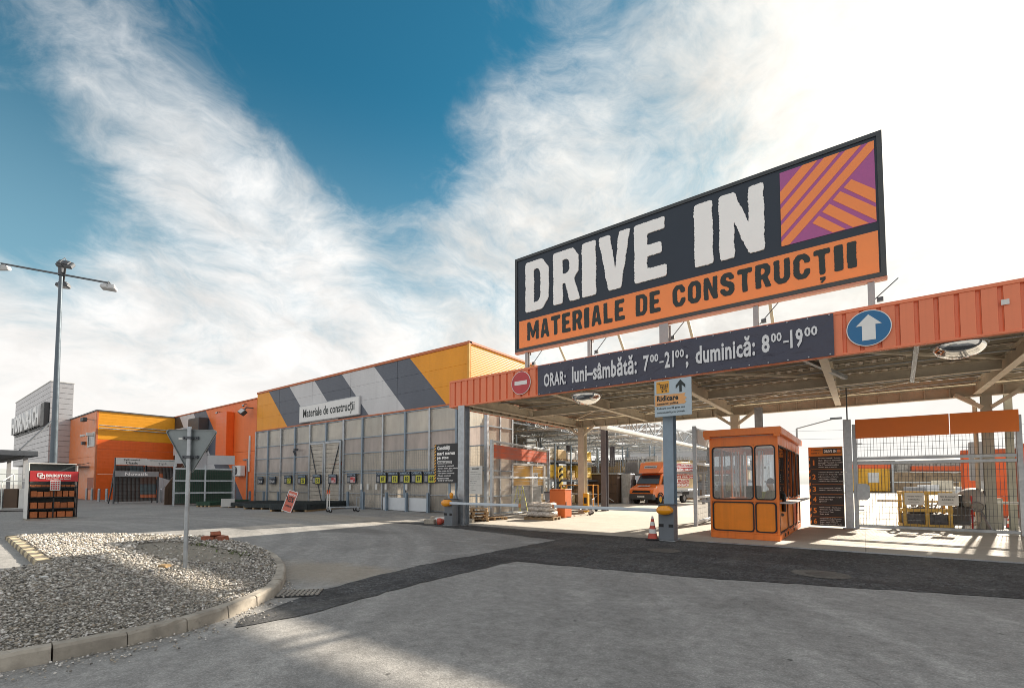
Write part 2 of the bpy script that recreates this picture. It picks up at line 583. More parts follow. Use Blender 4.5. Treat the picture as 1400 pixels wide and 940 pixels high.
def polycarbonate(name, col, clear=.30):
    m_ = bpy.data.materials.new(name); m_.use_nodes = True
    t = NT(m_.node_tree)
    tc = t.n('ShaderNodeNewGeometry').outputs['Position']
    oi = t.n('ShaderNodeObjectInfo').outputs['Random']
    sp = t.n('ShaderNodeSeparateXYZ', {0: tc})
    h = t.m('PINGPONG', sp.outputs[0], .05)
    dn = t.noise(t.map(tc, scale=(1.5, 1, .5)), 1.2, 6, .65)
    f = t.m('MULTIPLY', t.ss(dn, .3, .75, 1.08, .8), t.ss(oi, 0, 1, .86, 1.1, 'LINEAR'))
    f = t.m('MULTIPLY', f, t.ss(h, .0, .012, .8, 1))
    c = t.vm('SCALE', col, scale=f)
    bn = t.n('ShaderNodeBump', {'Strength': .25, 'Distance': .01, 'Height': h}).outputs[0]
    di = t.n('ShaderNodeBsdfDiffuse', {'Color': c})
    tl = t.n('ShaderNodeBsdfTranslucent', {'Color': c})
    gl = t.n('ShaderNodeBsdfGlossy', {'Color': (1, 1, 1), 'Roughness': .22, 'Normal': bn})
    tr = t.n('ShaderNodeBsdfTransparent', {'Color': (.9, .88, .84)})
    a = t.n('ShaderNodeMixShader', {0: .38, 1: di.outputs[0], 2: tl.outputs[0]})
    b = t.n('ShaderNodeMixShader', {0: clear, 1: a.outputs[0], 2: tr.outputs[0]})
    fr = t.m('MULTIPLY', t.n('ShaderNodeFresnel', {'IOR': 1.45}).outputs[0], .8)
    mx = t.n('ShaderNodeMixShader', {0: fr, 1: b.outputs[0], 2: gl.outputs[0]})
    t.n('ShaderNodeOutputMaterial', {'Surface': mx.outputs[0]})
    return m_


ORANGE = mat('orange_paint', (.62, .15, .035), .42, var=.06, dirt=.05)
BOOTH = mat('booth_orange', (.84, .205, .03), .38, var=.07, dirt=.14, bump=.03, streak=.14)
BOOTH_P = mat('booth_panel', (.88, .25, .012), .4, var=.07, dirt=.10, streak=.12)
FASCIA = mat('fascia_orange', (.82, .235, .115), .45, var=.07, vs=1.2, dirt=.08, rnd=.05, streak=.10)
REDOR = mat('red_orange_panel', (.80, .14, .04), .5, var=.07)
GALV = mat('galvanised_steel', (.42, .45, .48), .42, .75, var=.22, vs=6, bump=.04, bs=30, rnd=.06)
STEELB = mat('blue_grey_steel', (.26, .33, .40), .5, .25, var=.12, vs=3, dirt=.15, bump=.04)
DARKST = mat('dark_steel', (.10, .11, .125), .5, .3, var=.15, dirt=.1)
TAN = mat('sand_painted_steel', (.62, .56, .46), .55, .15, var=.12, vs=3, dirt=.15)
DECK = mat('deck_sheet', (.48, .45, .39), .55, .2, var=.15, vs=2, dirt=.25)
WHITE = mat('white_paint', (.80, .80, .79), .45, var=.05)
CHALK = mat('sign_white', (.94, .94, .94), .55, var=.02)
OFFW = mat('off_white', (.68, .68, .66), .55, var=.08, dirt=.1)
BLACK = mat('black_rubber', (.016, .016, .018), .6, var=.2)
NAVY = mat('sign_navy', (.026, .037, .056), .42, var=.1, vs=.8, spec=.4)
SIGNOR = mat('sign_orange', (.92, .28, .085), .5, var=.03)
INK = mat('sign_ink', (.020, .03, .032), .5, var=.1)
PURPLE = mat('sign_purple', (.40, .10, .30), .5, var=.04)
GREY = mat('mid_grey', (.30, .30, .31), .6, var=.12, dirt=.1)
LGREY = mat('light_grey', (.52, .53, .55), .5, var=.06)
CHAR = mat('charcoal', (.055, .058, .062), .5, var=.12)
YELLOW = mat('machine_yellow', (.78, .42, .03), .45, var=.08, dirt=.12)
AMBERL = mat('amber_lens', (.85, .33, .01), .25, var=.04, coat=.5)
LIME = mat('price_yellow', (.58, .56, .06), .5, var=.05)
RED = mat('sign_red', (.50, .03, .035), .45, var=.05)
SALMON = mat('easel_red', (.62, .15, .10), .5, var=.06)
BLUE = mat('sign_blue', (.018, .15, .34), .4, var=.04)
WOOD = mat('pallet_wood', (.40, .27, .15), .75, var=.25, vs=8, bump=.2, bs=25, rnd=.25)
BRICK = mat('brick_clay', (.42, .13, .045), .8, var=.2, vs=9, bump=.3, bs=50, rnd=.2)
FILM = None
WRAP = mat('plastic_wrap', (.62, .58, .54), .25, var=.2, vs=5, bump=.6, bs=9, spec=.7)
CONC = mat('kerb_concrete', (.36, .325, .275), .88, var=.3, vs=4, bump=.5, bs=45, dirt=.55, rnd=.14)
TYRE = mat('tyre_rubber', (.025, .025, .026), .8, var=.2, bump=.1)
CHROME = mat('mirror_chrome', (.85, .86, .87), .04, 1.0, var=.02)
GREENM = mat('green_mesh', (.04, .10, .065), .6, var=.2)
SHEETM = mat('mesh_sheet_stack', (.07, .085, .09), .6, .4, var=.25, vs=12, bump=.8, bs=40)
BROWN = mat('brown_panel', (.10, .062, .04), .6, var=.15, dirt=.1)
GLASS = glass('booth_glass', tint=(.95, .98, 1.0), gloss=.12)
DGLASS = mat('dark_glass', (.02, .035, .05), .06, var=.05, spec=.8)
POLY = polycarbonate('polycarbonate', (.92, .85, .75), .33)
POLYV = polycarbonate('polycarbonate_violet', (.78, .69, .65), .28)
POLYC = polycarbonate('polycarbonate_clear', (.90, .87, .80), .58)

FILM = bpy.data.materials.new('stretch_film'); FILM.use_nodes = True
t = NT(FILM.node_tree)
p = t.n('ShaderNodeTexCoord').outputs['Object']
bn_ = t.n('ShaderNodeBump', {'Strength': 1.0, 'Distance': .03, 'Height': t.noise(t.map(p, scale=(1, 2.5, 2)), 9, 5, .6, 1.5)}).outputs[0]
df = t.n('ShaderNodeBsdfPrincipled', {'Base Color': (.72, .69, .66, 1), 'Roughness': .18, 'Normal': bn_, 'Specular IOR Level': .9})
tr = t.n('ShaderNodeBsdfTransparent')
f = t.ss(t.noise(t.map(p, scale=(1, 2, 2)), 7, 5, .6, .8), .35, .65, .35, .85)
t.n('ShaderNodeOutputMaterial', {'Surface': t.n('ShaderNodeMixShader', {0: f, 1: tr.outputs[0], 2: df.outputs[0]}).outputs[0]})

# ------------------------------------------------------------------ ground
def ground_mat(name, base, dark, light, speck=.12, crack=.0, tracks=0.0, scale=1.0, coarse=0.0, rough=.85, joints=None, stain=.5):
    m_ = bpy.data.materials.new(name); m_.use_nodes = True
    t = NT(m_.node_tree)
    p = t.n('ShaderNodeNewGeometry').outputs['Position']
    big = t.noise(p, .16 * scale, 7, .62, .4)
    mid = t.noise(t.map(p, loc=(9, 3, 0)), 1.1 * scale, 8, .65, .3)
    fine = t.noise(p, 38, 4, .75)
    grit = t.n('ShaderNodeTexVoronoi', {'Vector': p, 'Scale': 70}).outputs['Distance']
    c = t.mix(t.ss(big, .34, .66), dark, base)
    c = t.mix(t.ss(mid, .45, .75, 0, .75), c, light)
    st = t.noise(t.map(p, loc=(31, 5, 0)), .55, 9, .7, .6)
    c = t.mix(t.ss(st, .56, .74, 0, stain), c, tuple(k * .45 for k in base))
    if tracks:
        # tyre polish: long faint bands sweeping round the bend
        cx = t.vm('LENGTH', t.vm('SUBTRACT', p, (-20.0, -6.0, 0.0)))
        wv = t.noise(t.n('ShaderNodeCombineXYZ', {0: cx, 1: t.m('MULTIPLY', mid, .15), 2: 0.0}).outputs[0], 1.6, 3, .5)
        c = t.vm('SCALE', c, scale=t.ss(wv, .38, .66, 1 - tracks, 1 + tracks))
    f = t.ss(fine, .25, .75, 1 - speck, 1 + speck, 'LINEAR')
    g2 = t.noise(t.map(p, loc=(4, 8, 0)), 7.5, 8, .78)
    f = t.m('MULTIPLY', f, t.ss(g2, .32, .68, 1 - speck * .95, 1 + speck * .95, 'LINEAR'))
    sv = t.n('ShaderNodeTexVoronoi', {'Vector': t.vm('ADD', p, t.vm('SCALE', t.n('ShaderNodeTexNoise', {'Vector': p, 'Scale': 14}).outputs[1], scale=.06)), 'Scale': 2.4})
    sr = t.n('ShaderNodeSeparateXYZ', {0: sv.outputs['Color']})
    f = t.m('MULTIPLY', f, t.m('SUBTRACT', 1.0, t.m('MULTIPLY', t.ss(sv.outputs['Distance'], .03, .075, .65, 0), t.ss(sr.outputs[0], .55, .6))))
    f = t.m('ADD', f, t.m('MULTIPLY', t.ss(t.n('ShaderNodeTexVoronoi', {'Vector': t.map(p, loc=(3.3, 1.7, 0), scale=(1, 1.6, 1)), 'Scale': 1.3}).outputs['Distance'], .02, .06, .30, 0), t.ss(mid, .5, .55)))
    f = t.m('MULTIPLY', f, t.ss(grit, .0, .55, 1 + speck * .5, 1 - speck * .6, 'LINEAR'))
    c = t.vm('SCALE', c, scale=f)
    h = t.m('ADD', t.m('MULTIPLY', fine, .6), t.m('MULTIPLY', grit, .5))
    if coarse:
        cv = t.n('ShaderNodeTexVoronoi', {'Vector': p, 'Scale': 95}).outputs['Color']
        cvv = t.n('ShaderNodeSeparateXYZ', {0: cv}).outputs[0]
        c = t.vm('SCALE', c, scale=t.ss(cvv, 0, 1, 1 - coarse, 1 + coarse, 'LINEAR'))
        h = t.m('ADD', h, t.m('MULTIPLY', cvv, .8))
    if tracks:
        # damp stain near the left barrier and sandy dust swept along the kerb
        wob = t.vm('SCALE', t.n('ShaderNodeTexNoise', {'Vector': p, 'Scale': 1.1, 'Detail': 5}).outputs[1], scale=1.6)
        pw = t.vm('ADD', p, t.vm('SUBTRACT', wob, (.8, .8, .8)))
        dmp = t.vm('LENGTH', t.vm('MULTIPLY', t.vm('SUBTRACT', pw, (-13.2, 9.0, 0)), (.42, 1.1, 0)))
        c = t.mix(t.ss(dmp, .5, 1.0, .55, 0), c, (.10, .095, .09))
        snd = t.vm('LENGTH', t.vm('MULTIPLY', t.vm('SUBTRACT', pw, (-7.4, 4.6, 0)), (.5, 1.0, 0)))
        c = t.mix(t.ss(snd, .3, 1.1, .5, 0), c, (.34, .28, .2))
        snd2 = t.vm('LENGTH', t.vm('MULTIPLY', t.vm('SUBTRACT', pw, (-19, 11.5, 0)), (.14, .5, 0)))
        c = t.mix(t.ss(snd2, .3, 1.1, .45, 0), c, (.36, .31, .24))
    if tracks:
        for cx_, cy_, rr_ in [(-3.07, 4.36, 3.31), (-4.09, 3.31, 4.97), (-7.76, 1.97, 6.99)]:
            dist_ = t.m('ABSOLUTE', t.m('SUBTRACT', t.vm('LENGTH', t.vm('SUBTRACT', t.vm('MULTIPLY', pw, (.06, .06, 0)), t.vm('SUBTRACT', t.vm('MULTIPLY', pw, (.06, .06, 0)), t.vm('SUBTRACT', p, (cx_, cy_, 0.0)))) ), rr_))
            c = t.vm('SCALE', c, scale=t.m('ADD', 1.0, t.m('MULTIPLY', t.ss(dist_, .03, .16, .16, 0), t.ss(mid, .38, .6))))
    if crack:
        wp = t.vm('ADD', p, t.vm('SCALE', t.n('ShaderNodeTexNoise', {'Vector': p, 'Scale': 1.4, 'Detail': 5}).outputs[1], scale=.9))
        ck = t.n('ShaderNodeTexVoronoi', {'Vector': wp, 'Scale': .16}, feature='DISTANCE_TO_EDGE').outputs['Distance']
        cm = t.m('MULTIPLY', t.ss(ck, .0, .0022, 1, 0), t.ss(t.noise(p, .3, 2), .46, .58))
        c = t.mix(t.m('MULTIPLY', cm, crack), c, tuple(k * .25 for k in base))
    if joints:
        sx, sy = joints
        s_ = t.n('ShaderNodeSeparateXYZ', {0: p})
        for k, per in ((0, sx), (1, sy)):
            jd = t.m('PINGPONG', s_.outputs[k], per / 2)
            c = t.mix(t.ss(jd, .004, .014, .75, 0), c, tuple(q_ * .3 for q_ in base))
    if coarse > .5:
        ag = t.n('ShaderNodeTexVoronoi', {'Vector': t.map(p, scale=(1, .7, 1)), 'Scale': 24}).outputs['Color']
        agv = t.n('ShaderNodeSeparateXYZ', {0: ag}).outputs[1]
        c = t.vm('SCALE', c, scale=t.ss(agv, 0, 1, .6, 1.5, 'LINEAR'))
        wr = t.noise(t.map(p, scale=(.25, 1.2, 1), rot=(0, 0, -.12)), 1.0, 5, .6)
        c = t.vm('SCALE', c, scale=t.ss(wr, .35, .65, .8, 1.35))
        c = t.mix(t.ss(t.noise(t.map(p, loc=(2, 2, 0), scale=(1, .35, 1), rot=(0, 0, .1)), 1.3, 9, .75, .4), .48, .72, 0, .42), c, (.17, .163, .15))
    bn = t.n('ShaderNodeBump', {'Strength': .35, 'Distance': .012, 'Height': h}).outputs[0]
    b = t.n('ShaderNodeBsdfPrincipled', {'Base Color': c, 'Roughness': t.ss(mid, .3, .7, rough - .12, rough + .08), 'Normal': bn, 'Specular IOR Level': .35})
    t.n('ShaderNodeOutputMaterial', {'Surface': b.outputs[0]})
    return m_


GROUND = ground_mat('worn_concrete_asphalt', (.325, .318, .306), (.255, .25, .242), (.41, .40, .384), speck=.30, crack=.8, tracks=.08, stain=.4)
APRON = ground_mat('pale_concrete', (.48, .445, .39), (.42, .39, .34), (.56, .52, .46), speck=.08, joints=(5.0, 4.0), stain=.25)
TAR = ground_mat('fresh_asphalt', (.062, .063, .066), (.048, .049, .052), (.09, .09, .09), speck=.45, coarse=.7, rough=.8, stain=.3)
DUST = ground_mat('island_soil', (.30, .27, .22), (.24, .215, .18), (.37, .335, .28), speck=.25, coarse=.2, stain=.4)


def sheet(name, pts, z, m_, parent=None, mat_dense=False):
    mb = MB(); mb.add([(x, y, z) for x, y in pts], [tuple(range(len(pts)))])
    ar = sum(pts[i][0] * pts[(i + 1) % len(pts)][1] - pts[(i + 1) % len(pts)][0] * pts[i][1] for i in range(len(pts)))
    if ar < 0: mb.f = [f[::-1] for f in mb.f]
    return build(name, mb, m_, parent)


structure(sheet('ground', [(-900, -300), (900, -300), (900, 1500), (-900, 1500)], 0, GROUND))
structure(sheet('concrete_apron', [(-14.4, 13.1), (-11.9, 12.62), (-6.5, 12.45), (2.4, 12.75), (30, 13.5), (30, 75), (-14.4, 75)], .004, APRON))


def ragged(pts, step=.22, amp=.035):
    out = []
    for (x0, y0), (x1, y1) in zip(pts, pts[1:] + pts[:1]):
        L = math.hypot(x1 - x0, y1 - y0); k = max(1, int(L / step))
        for i in range(k):
            t = i / k
            out.append((x0 + (x1 - x0) * t + random.uniform(-amp, amp), y0 + (y1 - y0) * t + random.uniform(-amp, amp)))
    return out


structure(sheet('asphalt_strip', ragged([(-6.5, 12.38), (2.35, 12.68), (30, 13.3), (30, 12.6), (9, 10.9), (1.63, 8.92), (-2.08, 7.8), (-5.38, 7.29), (-5.36, 4.65), (-5.11, 2.85),
    (-5.28, 2.2), (-5.55, 2.42), (-6.1, 3.72), (-6.5, 5.65), (-6.52, 10.62), (-8.17, 10.95), (-10.6, 11.35), (-13.3, 11.6), (-15.9, 11.25), (-14.0, 12.1), (-11.64, 12.5), (-7.82, 12.2)]), .008, TAR))
PATCH = ground_mat('concrete_patch', (.15, .14, .125), (.12, .112, .10), (.19, .178, .16), speck=.35, stain=.5)
for x, y, r in ((-3.58, 10.4, .36), (-.6, 9.25, .42)):
    o = structure(sheet('concrete_collar', ragged([(x + r * math.cos(a * .42), y + r * .9 * math.sin(a * .42)) for a in range(15)], .1, .015), .013, PATCH))
    mb = MB(); mb.lathe([(0.0, .020), (.2, .020), (.22, .016), (.24, .0)], (x, y, 0), 20)
    mb.box(x - .03, x + .03, y - .012, y + .012, .0205, .022)
    tag(build('manhole_cover', mb, mat('cast_iron', (.12, .11, .10), .7, .5, var=.3, vs=12, bump=.6, bs=40)),
        'round manhole cover in the dark asphalt strip near the ' + ('barrier post' if x < -2 else 'booth and sliding gate'), 'manhole')

# slot drain along the apron edge
mb = MB()
d0, d1 = Vector((-3.2, 12.56)), Vector((5.0, 12.80))
nn = 200
for i in range(nn):
    p = d0.lerp(d1, (i + .5) / nn)
    mb.box(p.x - .014, p.x + .014, p.y - .055, p.y + .055, .014, .022)
mb.bar((d0.x, d0.y - .07, .018), (d1.x, d1.y - .07, .018), .02, .012)
mb.bar((d0.x, d0.y + .07, .018), (d1.x, d1.y + .07, .018), .02, .012)
o = build('channel_drain', mb, GALV); tag(o, 'long slotted channel drain along the apron edge before the booth', 'drain')

# gully grate with wavy slots at the kerb
g_ = thing('drain_grate', 'gully grate with wavy slots beside the curved kerb', 'grate', (-6.16, 3.42, .008))
mb = MB(); mb.box(-.27, .27, -.2, .2, 0, .008); build('frame', mb, BLACK, g_)
mb = MB()
for i in range(9):
    x = -.24 + i * .06
    for j in range(8):
        y0 = -.18 + j * .045
        mb.bar((x + .014 * (-1) ** j, y0, .012), (x + .014 * (-1) ** (j + 1), y0 + .045, .012), .03, .012)
build('bar_set', mb, mat('grate_iron', (.35, .32, .28), .7, .3, var=.3, vs=9), g_)
g_.rotation_euler = (0, 0, R(48))

# ------------------------------------------------------------------ gravel island
KERB = [(-5.75, -1.6), (-5.62, -.6), (-5.54, .55), (-5.46, 1.01), (-5.44, 1.47), (-5.51, 1.91), (-5.69, 2.35), (-5.94, 2.75), (-6.24, 3.12), (-6.72, 3.48), (-7.34, 3.84), (-8.1, 4.22), (-8.9, 4.55), (-9.8, 4.88), (-10.69, 5.1), (-11.6, 5.2)]
def resample(pts, L):
    out = [Vector((*pts[0], 0))]; acc = 0
    for a, b in zip(pts, pts[1:]):
        a, b = Vector((*a, 0)), Vector((*b, 0)); d = (b - a).length; t = L - acc
        while t <= d:
            out.append(a.lerp(b, t / d)); t += L
        acc = (acc + d) % L
    return out
def kerb_stone(a, b, h, wd, gap=.007):
    a, b = a.copy(), b.copy(); d = (b - a).normalized(); nr = Vector((d.y, -d.x, 0))   # outer side on the right
    a = a + d * gap; b = b - d * gap
    L = (b - a).length
    mb = MB()
    prof = [(0, -.05), (-.01, h - .025), (-.03, h), (-wd, h), (-wd, -.05)]
    rings = []
    K = 5
    for i in range(K + 1):
        c = a.lerp(b, i / K)
        rg = []
        for k, (o_, z_) in enumerate(prof):
            j = .0 if k in (0, 4) else random.uniform(-.006, .006)
            if k in (1, 2) and random.random() < .18: j -= .014
            rg.append(c + nr * (o_ + j * .7) + Vector((0, 0, z_ + j * .6)))
        rings.append(rg)
    V = [p for rg in rings for p in rg]; n = len(prof); F = []
    for i in range(K):
        for k in range(n):
            kk = (k + 1) % n
            F.append((i * n + k, i * n + kk, (i + 1) * n + kk, (i + 1) * n + k))
    F += [tuple(range(n))[::-1], tuple(K * n + k for k in range(n))]
    mb.add(V, F)
    return mb
isl = structure(bpy.data.objects.new('traffic_island', None)); COL.objects.link(isl); isl['base'] = [0.0, 0.0, 0.0]
st_ = resample(KERB, .50)
for i, (a, b) in enumerate(zip(st_, st_[1:])):
    build('kerb_stone', kerb_stone(a, b, .135 - max(0, i - 12) * .012, .14), CONC, isl)
KY = mat('kerb_yellow_paint', (.52, .44, .29), .8, var=.25, vs=7, dirt=.5); KB = mat('kerb_black_paint', (.20, .17, .13), .8, var=.3, vs=7, dirt=.4)
lk = resample([(-11.3, 1.62), (-16.6, 1.86), (-18.6, 1.95)], .36)
for i, (a, b) in enumerate(zip(lk, lk[1:])):
    build('kerb_stone', kerb_stone(b, a, .10, .2), KY if i % 2 == 0 else KB, isl)
ISL = [(-5.85, -1.6), (-5.7, .5), (-5.6, 1.0), (-5.58, 1.5), (-5.65, 1.9), (-5.82, 2.28), (-6.06, 2.66), (-6.34, 3.0), (-6.8, 3.36), (-7.4, 3.7), (-8.15, 4.08), (-8.95, 4.4), (-9.85, 4.73), (-10.7, 4.95), (-12.5, 5.1), (-13.9, 5.0), (-15.8, 4.2), (-17.6, 3.1), (-18.4, 2.1), (-16.5, 2.06), (-11.5, 1.84), (-11.0, 1.0), (-10.6, -1.6)]
structure(sheet('island_bed', ISL, .085, DUST))
def inside(px, py, poly):
    r = np.zeros(len(px), bool); n = len(poly); j = n - 1
    for i in range(n):
        xi, yi = poly[i]; xj, yj = poly[j]
        c = ((yi > py) != (yj > py)) & (px < (xj - xi) * (py - yi) / (yj - yi + 1e-12) + xi)
        r ^= c; j = i
    return r
N = 210000
gx = rng.uniform(-18.5, -5.6, N); gy = rng.uniform(-1.2, 5.15, N)
keep = inside(gx, gy, ISL)
dist = np.hypot(gx, gy)
keep &= rng.random(N) < np.clip(8.0 / dist, .2, 1) ** 1.6
# trodden, half-bare patches
el = ((gx + 11.2) / 2.3) ** 2 + ((gy - 3.75) / .62) ** 2
keep &= ~((el < 1) & (rng.random(N) < .96))
el2 = ((gx + 14.2) / 1.9) ** 2 + ((gy - 4.0) / .35) ** 2
keep &= ~((el2 < 1) & (rng.random(N) < .6))
gx, gy = gx[keep], gy[keep]
phi = (1 + 5 ** .5) / 2
ico12 = np.array([(-1, phi, 0), (1, phi, 0), (-1, -phi, 0), (1, -phi, 0), (0, -1, phi), (0, 1, phi), (0, -1, -phi), (0, 1, -phi), (phi, 0, -1), (phi, 0, 1), (-phi, 0, -1), (-phi, 0, 1)]) / 1.9
ico = ico12
icf = np.array([(0, 11, 5), (0, 5, 1), (0, 1, 7), (0, 7, 10), (0, 10, 11), (1, 5, 9), (5, 11, 4), (11, 10, 2), (10, 7, 6), (7, 1, 8), (3, 9, 4), (3, 4, 2), (3, 2, 6), (3, 6, 8), (3, 8, 9), (4, 9, 5), (2, 4, 11), (6, 2, 10), (8, 6, 7), (9, 8, 1)])
n = len(gx)
ocv = np.array([(1, 0, 0), (-1, 0, 0), (0, 1, 0), (0, -1, 0), (.25, .2, .9), (-.35, -.3, .7), (0, 0, -.8)])
ocf = np.array([(0, 2, 4), (2, 1, 5), (2, 5, 4), (1, 3, 5), (3, 0, 4), (3, 4, 5), (2, 0, 6), (1, 2, 6), (3, 1, 6), (0, 3, 6)])
NV, NF = len(ocv), len(ocf)
sz = rng.gamma(3, .0028, n)[:, None] + .006
sz *= np.clip(np.hypot(gx, gy) / 8.0, .9, 1.7)[:, None]
V = ocv[None] * (1 + rng.uniform(-.28, .28, (n, NV, 1)))
V = V * np.stack([np.ones(n), rng.uniform(.6, .95, n), rng.uniform(.4, .75, n)], 1)[:, None]
a = rng.uniform(0, 2 * math.pi, n); tl = rng.uniform(-.5, .5, n)
ca, sa, ct, stt = np.cos(a), np.sin(a), np.cos(tl), np.sin(tl)
X = V[..., 0] * ct[:, None] + V[..., 2] * stt[:, None]; Z = -V[..., 0] * stt[:, None] + V[..., 2] * ct[:, None]; Y = V[..., 1]
V = np.stack([X * ca[:, None] - Y * sa[:, None], X * sa[:, None] + Y * ca[:, None], Z], -1) * sz[:, None]
V += np.stack([gx, gy, .092 + sz[:, 0] * .45 + .03 * rng.random(n) ** 2], 1)[:, None]
me = bpy.data.meshes.new('gravel')
me.vertices.add(n * NV); me.vertices.foreach_set('co', V.reshape(-1).astype(np.float32))
me.loops.add(n * NF * 3); me.loops.foreach_set('vertex_index', (ocf[None] + (np.arange(n) * NV)[:, None, None]).reshape(-1).astype(np.int32))
me.polygons.add(n * NF); me.polygons.foreach_set('loop_start', np.arange(0, n * NF * 3, 3, dtype=np.int32))
me.update(calc_edges=True)
gm = bpy.data.materials.new('gravel_stone'); gm.use_nodes = True
t = NT(gm.node_tree)
ri = t.n('ShaderNodeNewGeometry').outputs['Random Per Island']
c = t.ramp(ri, [(0, (.09, .085, .078)), (.15, (.24, .225, .2)), (.36, (.40, .375, .34)), (.52, (.34, .29, .225)), (.72, (.54, .51, .465)), (.93, (.74, .71, .67)), (1, (.2, .2, .2))])
b = t.n('ShaderNodeBsdfPrincipled', {'Base Color': c, 'Roughness': .8})
t.n('ShaderNodeOutputMaterial', {'Surface': b.outputs[0]})
me.materials.append(gm)
o = bpy.data.objects.new('gravel', me); COL.objects.link(o); o['kind'] = 'stuff'; tag(o, 'loose pale gravel stones covering the traffic island', 'gravel')
# crumbs of gravel spilled along the kerb
mb = MB()
for i in range(420):
    k = random.randrange(2, len(KERB) - 6); f = random.random()
    x = KERB[k][0] * (1 - f) + KERB[k + 1][0] * f + abs(random.gauss(.05, .22)); y = KERB[k][1] * (1 - f) + KERB[k + 1][1] * f - abs(random.gauss(0, .12))
    r_ = random.uniform(.006, .016)
    q_ = ico * r_ * np.array([1, .8, .6]) * (1 + rng.uniform(-.2, .2, (12, 1))) + np.array([x, y, .012 + r_ * .3])
    mb.add(q_.tolist(), icf.tolist())
o = build('spilled_gravel', mb, gm, kind='stuff'); tag(o, 'loose gravel crumbs spilled on asphalt along the kerb', 'gravel')
# weeds
WEED = mat('weed_leaf', (.10, .13, .035), .7, var=.3, vs=20)
for nm, cx, cy, k, lab in (('weed_patch', -12.0, 4.35, 60, 'low green weeds in gravel behind the yield sign'), ('weed_patch', -9.9, 4.2, 50, 'low green weeds in gravel near the curved kerb end')):
    mb = MB()
    for i in range(k):
        x, y = cx + random.gauss(0, .4), cy + random.gauss(0, .1); a = random.uniform(0, 6.28); L = random.uniform(.03, .08)
        p = Vector((x, y, .10)); d = Vector((math.cos(a), math.sin(a), .8)) * L; s_ = Vector((-math.sin(a), math.cos(a), 0)) * L * .25
        mb.add([p, p + d * .5 + s_, p + d, p + d * .5 - s_], [(0, 1, 2, 3)])
    o = build(nm, mb, WEED, kind='stuff'); tag(o, lab, 'weeds')

# broken bricks on the island
def loose_brick(loc, rz, dims, lab, m_=BRICK, tilt=0):
    mb = MB(); mb.box(-dims[0] / 2, dims[0] / 2, -dims[1] / 2, dims[1] / 2, 0, dims[2], .008)
    mb.v = [(x + random.uniform(-.012, .012), y + random.uniform(-.012, .012), z + random.uniform(-.008, .008)) for x, y, z in mb.v]
    o = build('loose_brick', mb, m_, loc=loc); o.rotation_euler = (tilt, 0, rz)
    tag(o, lab, 'brick', 'broken bricks on the island')
BRK = mat('rubble_brick', (.34, .12, .07), .9, var=.35, vs=12, bump=.5, bs=40, dirt=.5)
loose_brick((-12.75, 4.74, .10), .7, (.3, .14, .12), 'broken red brick, left of the pile behind the yield sign', BRK)
loose_brick((-12.4, 4.9, .10), .2, (.28, .16, .13), 'broken red brick, right of the pile behind the yield sign', BRK, .2)
loose_brick((-12.6, 4.82, .22), 1.2, (.22, .13, .1), 'broken red brick lying on top of the small pile', BRK, -.3)
loose_brick((-9.25, 2.8, .10), .35, (.17, .10, .06), 'small tan brick fragment left of the yield sign foot', mat('tan_brick', (.45, .30, .15), .85, var=.2, vs=10, bump=.3))
loose_brick((-9.6, 1.42, .10), .5, (.09, .06, .05), 'white rubble lump in the shaded gravel', OFFW)

# yield sign seen from behind
ys = thing('yield_sign', 'grey back of a triangular yield sign on galvanised pole in gravel', 'road sign', (-8.9, 2.97, .0))
mb = MB(); mb.tube((0, 0, -.05), (0, 0, 2.4), .032, 12); mb.lathe([(.034, 2.4), (.03, 2.425), (0, 2.43)], n=12); build('pole', mb, GALV, ys)
def tri_round(s, r):
    P = []
    vs = [(-s / 2, 0), (s / 2, 0), (0, -s * .866)]
    c = (0, -s * .2887)
    for i, (ax, az) in enumerate(vs):
        dx, dz_ = c[0] - ax, c[1] - az; L = math.hypot(dx, dz_)
        ox, oz = ax + dx / L * 2 * r, az + dz_ / L * 2 * r
        base = math.atan2(az - c[1], ax - c[0])
        for k in range(7):
            a = base + R(-60 + 20 * k) * (1)
            P.append((ox + r * math.cos(a), oz + r * math.sin(a)))
    # order by angle
    P.sort(key=lambda p: math.atan2(p[1] - c[1], p[0] - c[0]))
    return P
T = [(x, z + 2.385) for x, z in tri_round(.88, .045)]
YB = mat('sign_back_grey', (.23, .26, .27), .45, .5, var=.18, vs=4, bump=.02, dirt=.1)
mb = MB(); mb.prism(T, -.012, .0, 'y'); pl = build('plate', mb, YB, ys, loc=(0, .062, 0))
mb = MB(); T2 = [(x * 1.0, z) for x, z in T]; cxz = (0, 2.385 - .283)
mb.ring([(cxz[0] + (x - cxz[0]) * 1.0, cxz[1] + (z - cxz[1]) * 1.0) for x, z in T], [(cxz[0] + (x - cxz[0]) * .965, cxz[1] + (z - cxz[1]) * .965) for x, z in T], -.032, -.012); build('rim', mb, YB, ys, loc=(0, .062, 0))
mb = MB(); mb.prism([(x, z) for x, z in T], .002, .006, 'y'); build('front_face', mb, WHITE, ys, loc=(0, .062, 0))
for z in (2.245, 1.93):
    mb = MB(); mb.tube((-.13, .035, z), (.13, .035, z), .014, 6); mb.box(-.045, .045, -.036, .05, z - .022, z + .022)
    for sx in (-1, 1): mb.box(sx * .10 - .025, sx * .10 + .025, .02, .05, z - .026, z + .026); mb.tube((sx * .1, .0, z), (sx * .1, .03, z), .012, 6)
    build('clamp', mb, DARKST, ys)
mb = MB(); mb.box(-.21, -.09, .045, .049, 2.215, 2.25); build('sticker', mb, OFFW, ys)
ys.rotation_euler = (R(.8), R(.6), R(37))

